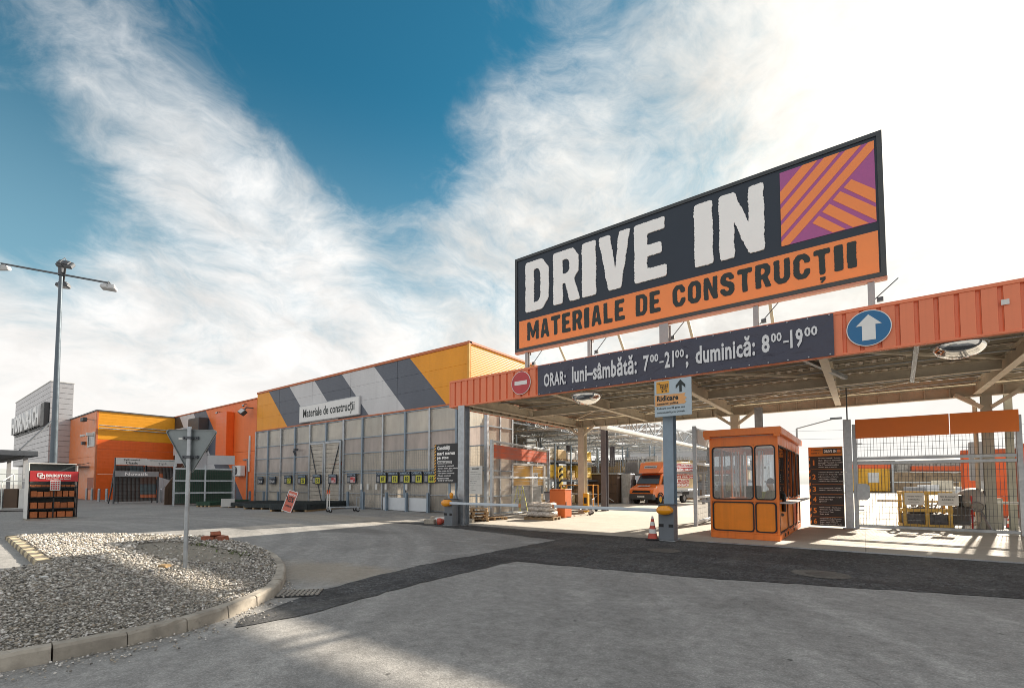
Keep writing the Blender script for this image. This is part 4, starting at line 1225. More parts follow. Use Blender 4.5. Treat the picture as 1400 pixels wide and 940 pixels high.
for ch, (a, b) in zip('HORNBACH', LX):
    text(ch, a, b, 7.5, 9.55, 9.28, CHALK, nm_, bold=.035, depth=.2, w=True, name='letter')
    text(ch, a - .02, b + .14, 7.42, 9.57, 9.48, CHAR, nm_, bold=.045, depth=.19, w=True, name='letter_side')
mb = MB(); mb.box(-67.6, -66.9, 9.25, 9.45, 7.4, 9.6); build('emblem_square', mb, mat('emblem_pale', (.62, .48, .45), .5), nm_, w=True)
mb = MB(); mb.box(-66.9, -65.1, 9.1, 9.48, 7.25, 9.6, .03); build('emblem_box', mb, CHAR, nm_, w=True)
mb = MB(); mb.box(-85.6, -65.3, 9.4, 9.5, 7.2, 7.3); build('mounting_rail', mb, DARKST, nm_, w=True)

# entrance canopy at the far left, a light mast behind it
ec = thing('entrance_canopy', 'dark flat entrance canopy at the left edge below the tower', 'canopy', (-48, 3, 0))
mb = MB(); mb.box(-58, -42.2, -2, 5.75, 3.2, 3.55, .03); build('roof', mb, DARKST, ec, w=True)
for y in range(-1, 6):
    mb = MB(); mb.box(-58, -42.3, y - .05, y + .05, 3.1, 3.195); build('rafter', mb, CHAR, ec, w=True)
for x, y in ((-43.2, 5.3), (-50, 5.3), (-43.2, -1)):
    mb = MB(); mb.box(x - .1, x + .1, y - .1, y + .1, 0, 3.19); build('post', mb, LGREY, ec, w=True)
mb = MB(); mb.bar((-43, 5.0, 3.6), (-47, 7.0, 6.0), .08); mb.bar((-47, 7, 6), (-64, 9.5, 7.0), .08); build('tie_rod', mb, DARKST, ec, w=True)

# display rack of bricks, red header
br = thing('brick_display', 'red-headed display rack of brown brick samples left of the gravel island', 'display rack', (-27, 4.18, 0), R(90))
Wd = .73
mb = MB(); mb.box(-Wd - .05, Wd + .05, -.1, .7, 0, .05); build('base', mb, CONC, br)
for x in (-Wd, 0, Wd):
    mb = MB(); mb.box(x - .02, x + .02, -.02, .02, .05, 2.0); build('upright', mb, BLACK, br)
mb = MB(); mb.box(-Wd - .04, -Wd - .005, -.02, .75, .05, 2.3, .01); build('side_panel', mb, OFFW, br)
mb = MB(); mb.box(Wd + .005, Wd + .03, .2, .75, .05, 2.25, .01); build('side_panel', mb, OFFW, br)
mb = MB(); mb.box(-Wd, Wd, .55, .6, .05, 2.3); build('back_panel', mb, mat('display_back', (.05, .07, .075), .6), br)
mb = MB(); mb.box(-Wd, Wd, .3, .56, 2.3, 2.34); build('top_panel', mb, OFFW, br)
mb = MB(); mb.box(-Wd, Wd, -.06, -.02, 1.57, 1.99, .008); hd = build('header', mb, RED, br)
text('BRIKSTON', -.26, .5, 1.75, 1.87, -.061, WHITE, br, bold=.05, depth=.005); text('CONSTRUIM CU SUFLET', -.26, .5, 1.66, 1.70, -.061, WHITE, br, bold=.03, depth=.004)
mb = MB()
for dx, dz_ in ((0, 0), (.07, -.07)):
    mb.ring(rrect(-.52 + dx, -.36 + dx, 1.75 + dz_, 1.91 + dz_, .02, 2), rrect(-.49 + dx, -.39 + dx, 1.78 + dz_, 1.88 + dz_, .02, 2), -.066 - dx * .05, -.061); build
build('emblem', mb, WHITE, br)
mb = MB(); mb.box(-.13, .18, -.075, -.062, 1.2, 1.62); pc = build('price_sheet', mb, OFFW, br)
mb = MB(); [mb.box(-.11 + i * .07, -.06 + i * .07, -.079, -.0755, 1.24 + j * .09, 1.3 + j * .09) for i in range(4) for j in range(4)]; build('swatch', mb, RED, pc)
bk = None
for lv, (z, n_, hh, big) in enumerate(((1.34, 9, .09, 0), (.93, 7, .23, 1), (.46, 6, .25, 1), (.08, 5, .24, 1))):
    mb = MB(); mb.box(-Wd, Wd, -.02, .5, z - .03, z); build('shelf', mb, BLACK, br)
    x = -Wd + .06
    for i in range(n_):
        wd = (2 * Wd - .14) / n_ * random.uniform(.8, .96)
        mb = MB(); mb.box(x, x + wd, .0 + random.uniform(0, .04), .4, z, z + hh * random.uniform(.9, 1.08), .008); build('brick', mb, BRICK, br)
        x += (2 * Wd - .12) / n_

# carts with tile samples at far left
cart = thing('cage_cart', 'white wire cage cart with tile samples at the left edge', 'cart', (-36.8, 3.9, 0), R(60))
mb = MB()
for x in (-1, 0, 1): mb.tube((x, -.5, .1), (x, -.5, 1.6), .025, 6); mb.tube((x, .5, .1), (x, .5, 2.0), .025, 6); mb.tube((x, .5, 2.0), (x, -.5, 1.6), .025, 6)
for z in (.15, 1.6): mb.tube((-1, -.5, z), (1, -.5, z), .025, 6)
mb.tube((-1, .5, 2), (1, .5, 2), .025, 6); build('frame', mb, OFFW, cart)
mb = MB(); mb.box(-.95, .95, -.5, .5, .1, .16); build('deck', mb, GREY, cart)
for x0, x1, m_ in ((-.9, -.15, WHITE), (.0, .55, BROWN), (.6, .95, OFFW)):
    mb = MB(); mb.box(x0, x1, -.35, .3, .17, 1.2, .02); build('tile_stack', mb, m_, cart)
cart2 = copy_tree(cart, (-38.6, 2.4, 0), R(60), 'white wire cage cart with tile samples behind the first one')

# roof-tile displays
def tile_display(loc, rz, W_, z0, z1, lean, hdr, lines, lab, cols=(8, 6), tcol=None, hm=None, pick=None):
    o = thing('tile_display', lab, 'display stand', loc, rz, 'roof tile displays before the annex')
    mb = MB()
    for x in (-W_ / 2 - .06, W_ / 2 + .06): mb.box(x - .05, x + .05, -.05, .05, 0, z1 + hdr, .01); mb.bar((x, .05, z1), (x, 1.3, 0), .07)
    build('stand_frame', mb, DARKST, o)
    nx, nz = cols
    tm = tcol or [mat('tile_dark', (.05, .045, .043), .5, var=.15, rnd=.2)]
    meshes = {}
    for j in range(nz):
        for i in range(nx):
            x = -W_ / 2 + W_ * i / nx; f0 = j / nz; f1 = (j + 1) / nz
            za, zb = z0 + (z1 - z0) * f0, z0 + (z1 - z0) * f1; ya, yb = lean * f0, lean * f1
            m_ = tm[pick(i / nx, j / nz)] if pick else tm[0]
            mb = MB(); wd = W_ / nx * .96
            pts = []
            for t_ in range(5):
                a = t_ / 4; bulge = .045 * math.sin(math.pi * a)
                pts.append((x + wd * a, bulge))
            V = [(px, ya - .05 - b_, za) for px, b_ in pts] + [(px, yb - .01 - b_, zb) for px, b_ in pts]
            F = [(k, k + 1, k + 6, k + 5) for k in range(4)]
            V += [(px, ya + .0 - b_ * .2, za) for px, b_ in pts]; F += [(k + 1, k, 10 + k, 11 + k) for k in range(4)]
            mb.add(V, F); build('roof_tile', mb, m_, o)
    mb = MB(); mb.prism([(.04, z0), (lean + .04, z1), (lean + .1, z1), (.1, z0)], -W_ / 2, W_ / 2, 'x'); build('backing', mb, BROWN, o)
    if hdr:
        mb = MB(); mb.box(-W_ / 2 - .05, W_ / 2 + .05, -.16, -.1, z1 + .02, z1 + hdr, .01); build('header', mb, hm or OFFW, o)
        for s_, x0, x1, a, b, m_ in lines: text(s_, x0, x1, z1 + a, z1 + b, -.161, m_, o, bold=.02, depth=.006)
    return o
TD = [mat('tile_dark', (.05, .045, .043), .5, var=.15, rnd=.2), mat('tile_brown', (.10, .06, .045), .55, var=.15, rnd=.2)]
TC = [TD[0], TD[1], mat('tile_slate', (.06, .085, .095), .5, rnd=.1), mat('tile_terracotta', (.42, .12, .05), .6, rnd=.15)]
tile_display((-43.3, 11.15, 0), R(90), 2.5, .15, 1.95, .25, .42, [('Novatik', -.75, .65, .1, .34, CHALK)], 'low dark roof tile display with Novatik header, nearest of three', (10, 7), [TD[0], TC[2], TD[1], TC[3]], GREY, pick=lambda a, b: 0 if a < .55 else (0 if b < .14 else 3 if b < .28 else 1 if b < .7 else 2))
tile_display((-49.6, 12.35, 0), R(90), 2.0, 1.2, 3.0, .5, .62, [('Țiglă metalică', -.55, .55, .36, .54, INK), ('Classic', -.4, .4, .1, .32, INK)], 'tall roof tile display with pale Classic header, left of two at back', (8, 6), [TD[0], TC[2]], pick=lambda a, b: 0 if a < .5 else 1)
tile_display((-49.6, 14.5, 0), R(90), 2.1, .9, 2.95, .7, .62, [('Țiglă', -.3, .3, .12, .34, GREY), ('METALICĂ PENTRU ACOPERIȘ', -.9, .9, .46, .56, mat('teal_ink', (.02, .2, .22), .5))], 'tall leaning roof tile display with teal-edged header, right of two at back', (8, 7), [TD[1], TC[3], TD[0]], pick=lambda a, b: 1 if .3 < a < .6 and .25 < b < .6 else (2 if a > .6 else 0))
# metal sheets leaning by the displays
mb = MB(); mb.prism([(0, .1), (2.9, .1), (2.9, 1.0), (0, 2.0)], 0, .06, 'x'); [mb.bar((.075, .3 + i * .3, .12), (.075, .3 + i * .3, 1.9 - i * .1), .03) for i in range(9)]
o = build('corrugated_sheet', mb, LGREY, loc=(-45.8, 13.2, 0)); tag(o, 'pale corrugated metal sheet with slanted top beside the tile displays', 'metal sheet')
mb = MB(); mb.prism([(0, 0), (1.5, 0), (1.5, 3.3), (.6, 2.2), (0, 1.2)], 0, .1, 'x'); [mb.box(.1, .13, .1 + i * .2, .2 + i * .2, .05, 1.2 + i * .22) for i in range(7)]
o = build('brown_board', mb, BROWN, loc=(-38.6, 11.5, 0)); tag(o, 'dark brown panel leaning beside the green mesh rack', 'panel')

# mesh rack
mr = thing('mesh_rack', 'galvanised rack holding green mesh panels, topped by pale boards, before the wing', 'rack', (-36.0, 13.0, 0), R(75))
for x in (-1.7, -.0, 1.7):
    mb = MB()
    for y in (-.4, .5): mb.box(x - .045, x + .045, y - .045, y + .045, 0, 2.75)
    build('upright', mb, GALV, mr)
for z in (.85, 1.65, 2.45):
    mb = MB(); mb.box(-1.7, 1.7, -.45, -.38, z - .05, z + .05); mb.box(-1.7, 1.7, .46, .54, z - .05, z + .05); build('beam', mb, GALV, mr)
for y in (-.2, 0, .2, .35):
    mb = MB(); mb.wires(-1.6, 1.6, .2, 2.4, y, .1, .2, .012); build('mesh_panel', mb, GREENM, mr, kind='stuff')
mb = MB(); mb.box(-1.6, 1.6, .4, .44, .1, 2.4); build('back_sheet', mb, mat('rack_dark', (.13, .14, .13), .7), mr)
for x0, x1 in ((-1.7, -1.0), (.1, 1.7)):
    mb = MB(); mb.box(x0, x1, -.42, -.36, 2.78, 3.4); build('top_board', mb, LGREY, mr)
for i, (x, y) in enumerate(((-55.4, 10.7), (-54.6, 10.9), (-49.9, 10.4), (-49.3, 10.75), (-45.2, 10.5), (-44.0, 12.9), (-43.0, 13.9), (-39.6, 15.8), (-38.4, 15.9))):
    mb = MB(); mb.tube((x, y, 0), (x, y, 1.0), .09, 10); mb.lathe([(.09, 1.0), (.06, 1.05), (0, 1.06)], (x, y, 0), 10)
    tag(build('bollard', mb, GALV), f'galvanised bollard by the orange walls, {ORD[i]} from the left', 'bollard', 'bollards by the orange walls')

# ------------------------------------------------------------------ lamp mast
lm = thing('lamp_mast', 'tall grey lamp mast with four floodlights behind the brick display', 'lamp mast', (-33.2, 5.08, 0))
mb = MB(); mb.tube((0, 0, 0), (.62, -.14, 12.4), .17, 14, .075); build('mast', mb, mat('mast_steel', (.12, .15, .18), .4, .6, var=.1), lm)
hub = Vector((.62, -.14, 12.35))
A = Vector((-35.0 + 33.2, 3.1 - 5.08, 12.72)); B_ = Vector((-30.7 + 33.2, 6.45 - 5.08, 11.75))
F_ = (B_ - A); F_.z = 0; F_.normalize(); S_ = Vector((-F_.y, F_.x, 0))
ends = [(A, .8), (B_, .8), (hub + Vector((.8 * .5 + .6 * .3, .6 * .5 - .8 * .3, .12)), .9), (hub + Vector((-.8 * .25 - .6 * .4, -.6 * .25 + .8 * .4, -.35)), .75)]
mb = MB(); mb.tube(A, B_, .05, 8); mb.tube(ends[2][0], ends[3][0], .05, 8); mb.lathe([(.12, 12.1), (.12, 12.5), (0, 12.55)], (.62, -.14, 0), 10); build('crossarm', mb, DARKST, lm)
for i, (p, k) in enumerate(ends):
    h = MB(); h.box(-.42 * k, .42 * k, -.2 * k, .2 * k, -.1, .1, .04); h.box(-.3 * k, .3 * k, -.14 * k, .14 * k, .1, .17)
    hd = build('floodlight_head', h, DARKST if i > 1 else LGREY, lm, loc=p + Vector((0, 0, -.25 if i != 2 else .05)))
    hd.rotation_euler = ((R(18), R(-8), R(55)), (R(-15), R(6), R(50)), (R(55), R(8), R(40)), (R(-14), R(4), R(37)))[i]
    gl_ = MB(); gl_.box(-.36 * k, .36 * k, -.16 * k, .16 * k, -.106, -.1); build('lens', gl_, LGREY, hd)
    y_ = MB(); y_.bar((0, -.22 * k, 0), (0, -.22 * k, .26), .03); y_.bar((0, .22 * k, 0), (0, .22 * k, .26), .03); y_.bar((0, -.22 * k, .26), (0, .22 * k, .26), .03); build('yoke', y_, DARKST, hd)

# ------------------------------------------------------------------ drive-in canopy
can = thing('drive_in_canopy', 'orange-fasciaed steel canopy on posts over the drive-in entrance', 'canopy', (-3, 16.5, 0))
UL, UR, VF, VB = -12.2, 9.4, 12.5, 21.0
first = None
n_p = 72; stp = (UR - UL) / n_p
mb = MB()
mb.prism([(0.0, 0.0), (stp - .08, 0.0), (stp - .068, .045), (stp - .018, .045), (stp - .004, 0), (stp - .004, .06), (0, .06)], 4.34, 5.2, 'z')
mb.v = [(x, y, z) for x, y, z in mb.v]
fp = None
for i in range(n_p):
    if fp is None:
        fp = build('fascia_panel', mb, FASCIA, can, loc=(UL + 3, VF - .06 - 16.5, 0))
    else:
        inst(fp, can, (UL + 3 + i * stp, VF - .06 - 16.5, 0))
mb = MB(); mb.box(UL - .02, UR, VF - .075, VF + .02, 5.2, 5.28, .01); build('fascia_trim', mb, FASCIA, can, w=True)
mb = MB(); mb.box(UL - .02, UR, VF - .075, VF + .02, 4.285, 4.34, .01); build('fascia_trim', mb, FASCIA, can, w=True)
mb = MB(); mb.box(UL - .03, UL, VF - .07, VB, 4.29, 5.27); build('end_fascia', mb, FASCIA, can, w=True)
mb = MB(); mb.box(UL, UR, VF, VF + .05, 4.36, 5.2); build('fascia_backing', mb, DECK, can, w=True)
# trapezoidal deck, one sheet per purlin bay
vs_ = [12.6, 14.0, 15.4, 16.8, 18.2, 19.6, 20.98]
for a, b in zip(vs_, vs_[1:]):
    mb = MB(); x = UL + .02
    pts = []
    while x < UR - .3:
        pts += [(x, 4.93), (x + .14, 4.93), (x + .17, 4.98), (x + .27, 4.98)]; x += .3
    top = [(px, pz + .012) for px, pz in pts][::-1]
    mb.prism(pts + top, a, b + .02, 'y'); build('deck_sheet', mb, DECK, can, w=True)
for v in vs_:
    mb = MB(); mb.box(UL + .05, UR, v - .035, v - .02, 4.72, 4.92); mb.box(UL + .05, UR, v - .035, v + .04, 4.72, 4.735); mb.box(UL + .05, UR, v - .09, v - .02, 4.905, 4.92)
    build('purlin', mb, TAN, can, w=True)
    if 13 < v < 20.5:
        mb = MB(); mb.tube((UL + .1, v + .5, 4.66), (UR, v + .5, 4.66), .02, 6); build('conduit', mb, GALV, can, w=True)
COLG = mat('column_grey_green', (.36, .36, .31), .55, .2, var=.12, dirt=.1)
FRAMES = [-11.56, -7.93, -4.29, -.66, 2.98, 6.6]
for k, u in enumerate(FRAMES):
    mb = MB(); mb.hbeam((u, VF + .06, 4.53), (u, VB - .15, 4.53), .18, .38, .018); build('rafter', mb, TAN, can, w=True)
for k in range(len(FRAMES) - 1):
    a, b = FRAMES[k], FRAMES[k + 1]
    mb = MB(); mb.bar((a + .1, 13.2, 4.62), (b - .1, 16.6, 4.62), .06); mb.bar((a + .1, 20.4, 4.62), (b - .1, 17.0, 4.62), .06); build('wind_brace', mb, TAN, can, w=True)
    mb = MB(); mb.hbeam((a + .1, 16.8, 4.5), (b - .1, 16.8, 4.5), .14, .26, .014); build('tie_beam', mb, TAN, can, w=True)
mb = MB(); mb.hbeam((UL, VB, 4.46), (UR, VB, 4.46), .2, .34, .02)
x = UL + .3
while x < UR:
    mb.box(x - .012, x + .012, VB - .095, VB + .095, 4.31, 4.61); x += .62
build('rear_beam', mb, TAN, can, w=True)
mb = MB(); mb.hbeam((UL + .12, VF + .1, 4.46), (UL + .12, VB - .1, 4.46), .2, .3, .02)
for i in range(14): mb.box(UL + .03, UL + .21, 12.9 + i * .6, 12.92 + i * .6, 4.32, 4.6)
build('edge_beam', mb, TAN, can, w=True)
mb = MB(); mb.tube((UL, VB + .16, 4.7), (UR, VB + .16, 4.7), .09, 8); build('gutter', mb, TAN, can, w=True)
for u, v, m_, wd in ((-11.56, 12.5, GALV, .30), (-4.15, 12.62, STEELB, .27), (2.98, 12.6, GALV, .28), (-11.28, 20.96, TAN, .34), (-4.18, 20.96, TAN, .30), (3.2, 20.96, COLG, .24), (-3.05, 19.35, GALV, .24)):
    mb = MB(); mb.hbeam((u, v, .0), (u, v, 4.3), wd, wd, .022); mb.box(u - wd * .75, u + wd * .75, v - wd * .75, v + wd * .75, 0, .03)
    c_ = build('column', mb, m_, can, w=True)
    if m_ is TAN or m_ is COLG:
        mb = MB(); mb.bar((u - .1, v - .12, 3.9), (u - .75, v - .12, 4.38), .1, .12); mb.bar((u + .1, v - .12, 3.9), (u + .75, v - .12, 4.38), .1, .12); build('haunch', mb, TAN, c_, w=True)
for pts in ([(2.75, 21.05, 4.6), (2.6, 21.05, 4.45), (2.95, 21.05, 4.1), (2.95, 21.05, .3), (2.7, 21.05, .1)],):
    mb = MB(); mb.pipe(pts, .06, 8); build('downpipe', mb, TAN, can, w=True)
mb = MB(); mb.hbeam((3.85, 21.9, 0), (3.85, 21.9, 4.6), .18, .18, .02); build('column', mb, COLG, can, w=True)
mb = MB(); mb.bar((1.0, 13.0, 4.55), (1.1, 16.2, 4.2), .09); build('strut', mb, GALV, can, w=True)
mb = MB(); mb.bar((-1.2, 13.0, 4.55), (-.3, 15.2, 4.3), .09); build('strut', mb, GALV, can, w=True)

# banner with opening hours
BAN = bpy.data.materials.new('banner_cloth'); BAN.use_nodes = True
t = NT(BAN.node_tree); p = t.n('ShaderNodeNewGeometry').outputs['Position']
nz = t.noise(t.map(p, scale=(1.0, 1, 1.6), rot=(0, R(25), 0)), 1.6, 5, .5, 1.2)
b = t.n('ShaderNodeBsdfPrincipled', {'Base Color': (.04, .042, .075, 1), 'Roughness': .38, 'Specular IOR Level': .6, 'Normal': t.n('ShaderNodeBump', {'Strength': .9, 'Distance': .06, 'Height': nz}).outputs[0]})
t.n('ShaderNodeOutputMaterial', {'Surface': b.outputs[0]})
bn = thing('hours_banner', 'dark banner with white opening hours stretched across the canopy fascia', 'banner', (-4.35, 12.4, 4.3))
nx_, nz_ = 60, 8
V = []; F = []
for j in range(nz_ + 1):
    for i in range(nx_ + 1):
        x = -8.26 + 7.83 * i / nx_; z = 4.31 + .94 * j / nz_
        V.append((x, 12.40 + .012 * math.sin(x * 5.1 + z * 3) + .008 * math.sin(x * 11 - z * 7) , z))
for j in range(nz_):
    for i in range(nx_):
        a = j * (nx_ + 1) + i; F.append((a, a + 1, a + nx_ + 2, a + nx_ + 1))
mb = MB(); mb.smooth = True; mb.add(V, F); build('cloth', mb, BAN, bn, w=True)
mb = MB()
for i in range(20):
    for z in (4.34, 5.22): mb.tube((-8.2 + i * .405, 12.375, z), (-8.2 + i * .405, 12.39, z), .015, 8)
build('eyelet', mb, GALV, bn, w=True, kind='stuff')
BT = mat('banner_white', (.74, .75, .78), .5, var=.03)
yb = 12.378
for s_, x0, x1, z0, z1 in (('ORAR:', -8.02, -7.22, 4.53, 4.96), ('luni–sâmbătă:', -7.0, -4.95, 4.53, 5.08), ('7', -4.76, -4.6, 4.56, 5.0), ('00', -4.57, -4.34, 4.78, 5.0), ('–', -4.31, -4.2, 4.73, 4.775), ('21', -4.17, -3.92, 4.57, 5.01),
                           ('00', -3.89, -3.66, 4.79, 5.01), (';', -3.62, -3.55, 4.48, 4.84), ('duminică:', -3.37, -1.99, 4.55, 5.06), ('8', -1.85, -1.68, 4.58, 5.02), ('00', -1.65, -1.43, 4.8, 5.02), ('–', -1.40, -1.29, 4.75, 4.795), ('19', -1.26, -1.01, 4.59, 5.03), ('00', -.98, -.73, 4.81, 5.03)):
    text(s_, x0, x1, z0, z1, yb, BT, bn, bold=.03, w=True, depth=.004)

# no-entry and straight-ahead signs
def disc_sign(name, lab, c, r, m_face, loc):
    o = thing(name, lab, 'road sign', loc)
    mb = MB(); mb.prism(circ(0, 0, r, 40), -.02, 0, 'y'); build('plate', mb, WHITE, o)
    mb = MB(); mb.prism(circ(0, 0, r * .955, 40), -.024, -.02, 'y'); build('face', mb, m_face, o)
    return o
o = disc_sign('no_entry_sign', 'round red no-entry sign on the left end of the canopy fascia', None, .385, mat('no_entry_red', (.52, .06, .07), .45), (-8.93, 12.41, 4.79))
mb = MB(); mb.box(-.25, .25, -.03, -.0242, -.065, .065); build('bar', mb, WHITE, o)
o = disc_sign('ahead_sign', 'round blue straight-ahead sign on the right of the canopy fascia', None, .385, BLUE, (.18, 12.41, 4.79))
mb = MB(); mb.prism([(-.115, -.26), (.115, -.26), (.115, .06), (.22, .06), (0, .29), (-.22, .06), (-.115, .06)], -.03, -.0242, 'y'); build('arrow', mb, WHITE, o)
mb = MB(); mb.box(2.16, 2.27, 12.41, 12.418, 4.83, 4.93); tag(build('fascia_sticker', mb, OFFW), 'small white sticker on the orange fascia at right edge', 'sticker')

# billboard
bb = thing('billboard', 'huge dark DRIVE IN billboard standing above the canopy', 'billboard', (-4.7, 13.55, 5.0))
SU0, SU1, SZ0, SZ1, SV = -9.97, .56, 6.22, 9.65, 13.5
mb = MB(); mb.box(SU0, SU1, SV, SV + .12, SZ0, SZ1, .01); build('panel', mb, NAVY, bb, w=True)
mb = MB(); mb.ring([(SU0, SZ0), (SU1, SZ0), (SU1, SZ1), (SU0, SZ1)], [(SU0 + .1, SZ0 + .1), (SU1 - .1, SZ0 + .1), (SU1 - .1, SZ1 - .1), (SU0 + .1, SZ1 - .1)], SV - .03, SV - .001); build('frame', mb, mat('sign_frame', (.06, .065, .07), .4, .3), bb, w=True)
mb = MB(); mb.box(SU0 - .01, SU1 + .01, SV - .02, SV + .13, SZ0 - .07, SZ0 - .004); build('rear_rail', mb, mat('rail_sunlit_pink', (.55, .25, .17), .5), bb, w=True)  # pink colour stands in for sunlight on the ledge under the sign
mb = MB(); mb.box(SU0 + .18, SU1 - .13, SV - .012, SV - .001, 6.33, 7.315); build('lower_band', mb, SIGNOR, bb, w=True)
yl = SV - .002
DW = CHALK
for ch, (a, b_) in zip('DRIVEIN', ((-9.5, -8.52), (-8.33, -7.33), (-7.22, -6.72), (-6.62, -5.55), (-5.42, -4.44), (-3.64, -3.15), (-2.98, -1.88))):
    glyph(ch, a, b_, 7.57, 9.37, yl, DW, bb, step=.03, jit=.014, smooth=4, depth=.03, seed=ord(ch))
xs_ = SV - .0125
def word(s_, x0, x1, z0, z1, seed):
    wts = [{'I': .5, 'M': 1.35, 'Ț': .95, 'L': .85, 'E': .9, 'O': 1.0}.get(c_, 1.0) for c_ in s_]
    gap = .075; tot = sum(wts); x = x0; unit = (x1 - x0 - gap * (len(s_) - 1)) / tot
    for i, c_ in enumerate(s_):
        wd = unit * wts[i]
        glyph(c_, x, x + wd, z0, z1, xs_, INK, bb, step=.025, jit=.007, smooth=2, depth=.008, seed=seed + i)
        if c_ == 'Ț':
            mb = MB(); q_ = x + wd / 2; mb.prism([(q_ - .05, z0 - .06), (q_ + .06, z0 - .06), (q_ + .06, z0 - .13), (q_ - .01, z0 - .21), (q_ - .05, z0 - .18), (q_, z0 - .13), (q_ - .05, z0 - .13)], xs_ - .008, xs_, 'y'); build('comma', mb, INK, bb, w=True)
        x += wd + gap
word('MATERIALE', -9.43, -5.76, 6.55, 7.21, 1)
word('DE', -5.40, -4.64, 6.55, 7.20, 30)
word('CONSTRUCȚII', -4.28, .02, 6.57, 7.20, 60)
ex0, ex1, ez0, ez1 = -1.505, .415, 7.53, 9.46
mb = MB(); mb.box(ex0, ex1, SV - .012, SV - .001, ez0, ez1); em = build('emblem_field', mb, PURPLE, bb, w=True)
def clip(poly, f):
    out = []
    for i in range(len(poly)):
        a, b_ = poly[i], poly[(i + 1) % len(poly)]
        fa, fb = f(a), f(b_)
        if fa >= 0: out.append(a)
        if (fa >= 0) != (fb >= 0):
            s_ = fa / (fa - fb); out.append((a[0] + (b_[0] - a[0]) * s_, a[1] + (b_[1] - a[1]) * s_))
    return out
SQ = [(ex0, ez0), (ex1, ez0), (ex1, ez1), (ex0, ez1)]
# diagonal stripes: bands of (z - 1.0*x)
for hi, lo in ((10.46, 10.14), (10.01, 9.70), (9.58, 9.28), (9.15, 8.86)):
    pl_ = clip(clip(SQ, lambda p: hi - (p[1] - p[0])), lambda p: (p[1] - p[0]) - lo)
    if len(pl_) > 2:
        mb = MB(); mb.prism(pl_, SV - .018, SV - .0122, 'y'); build('stripe', mb, SIGNOR, bb, w=True)
for poly in ([(-.03, 8.71), (.412, 8.29), (.412, 7.97), (-.18, 8.56)], [(-.25, 8.50), (.412, 7.87), (.412, 7.56), (-.40, 8.34)], [(-.47, 8.27), (.27, 7.54), (-.03, 7.54), (-.62, 8.12)], [(-.69, 8.05), (-.17, 7.54), (-.42, 7.54), (-.83, 7.91)]):
    mb = MB(); mb.prism(poly, SV - .018, SV - .0122, 'y'); build('stripe', mb, SIGNOR, bb, w=True)
for u, wd in ((-9.48, .12), (-7.0, .12), (-4.54, .26), (-2.14, .12), (.27, .13)):
    mb = MB(); mb.hbeam((u, 13.56, 4.95), (u, 13.56, 6.14), wd, wd, .016); mb.hbeam((u, 13.69, 6.1), (u, 13.69, 9.5), .1, .1, .012); build('post', mb, mat('post_steel', (.34, .33, .34), .5, .4), bb, w=True)
    mb = MB(); mb.bar((u + .05, 14.0, 8.6), (u + .05, 17.6, 5.0), .09); build('back_stay', mb, TAN, bb, w=True)
    mb = MB(); mb.tube((u + .5, 13.75, 6.2), (u + .05 if u < 0 else u - .05, 13.74, 5.7), .012, 6); mb.box(u + .1, u + .22, 13.68, 13.76, 5.72, 5.82); build('guy_wire', mb, DARKST, bb, w=True)

# collect-here sign on the barrier post
rd = thing('collection_sign', 'pale blue sign with cart, arrow and Ridicare lettering on the barrier column', 'sign', (-3.93, 12.25, 3.2))
SKYB = mat('sign_sky', (.46, .55, .62), .5, var=.04)
mb = MB(); mb.box(-4.41, -3.45, 12.23, 12.27, 3.25, 4.22, .006); build('panel', mb, SKYB, rd, w=True)
mb = MB(); mb.box(-4.35, -4.02, 12.222, 12.23, 3.87, 4.19); build('cart_field', mb, mat('sign_amber', (.78, .38, .05), .5), rd, w=True)
mb = MB(); y0 = 12.216
for a, b_ in (((-4.32, 4.14), (-4.26, 4.14)), ((-4.26, 4.14), (-4.22, 3.97)), ((-4.22, 3.97), (-4.07, 3.99)), ((-4.07, 3.99), (-4.04, 4.1)), ((-4.04, 4.1), (-4.25, 4.1)), ((-4.21, 3.94), (-4.07, 3.94)), ((-4.235, 4.04), (-4.055, 4.05)), ((-4.15, 4.1), (-4.14, 3.98)), ((-4.2, 4.1), (-4.18, 3.98)), ((-4.1, 4.1), (-4.1, 3.98))):
    mb.bar((a[0], y0, a[1]), (b_[0], y0, b_[1]), .010, .008, up=(0, 1, 0))
for x in (-4.19, -4.09): mb.prism(circ(x, 3.915, .018, 10), 12.212, 12.221, 'y')
build('cart_symbol', mb, INK, rd, w=True)
mb = MB(); mb.prism([(-3.75, 3.86), (-3.69, 3.86), (-3.69, 4.05), (-3.60, 3.96), (-3.60, 4.04), (-3.72, 4.18), (-3.84, 4.04), (-3.84, 3.96), (-3.75, 4.05)], 12.222, 12.23, 'y'); build('arrow', mb, INK, rd, w=True)
mb = MB(); mb.prism([(-4.39, 3.53), (-3.62, 3.55), (-3.58, 3.6), (-3.62, 3.64), (-3.57, 3.7), (-3.63, 3.75), (-3.6, 3.82), (-4.39, 3.83)], 12.224, 12.23, 'y'); build('brush_field', mb, mat('sign_peach', (.78, .40, .16), .5), rd, w=True)
text('Ridicare', -4.34, -3.78, 3.66, 3.81, 12.2235, INK, rd, bold=.04, depth=.004, w=True)
text('comenzi online', -4.34, -3.78, 3.56, 3.625, 12.2235, INK, rd, bold=.03, depth=.004, w=True)
text('Ridicare marfă grea sau', -4.34, -3.62, 3.43, 3.50, 12.2295, INK, rd, bold=.015, depth=.004, w=True)
text('voluminoasă prin DriveIn', -4.34, -3.62, 3.32, 3.39, 12.2295, INK, rd, bold=.015, depth=.004, w=True)

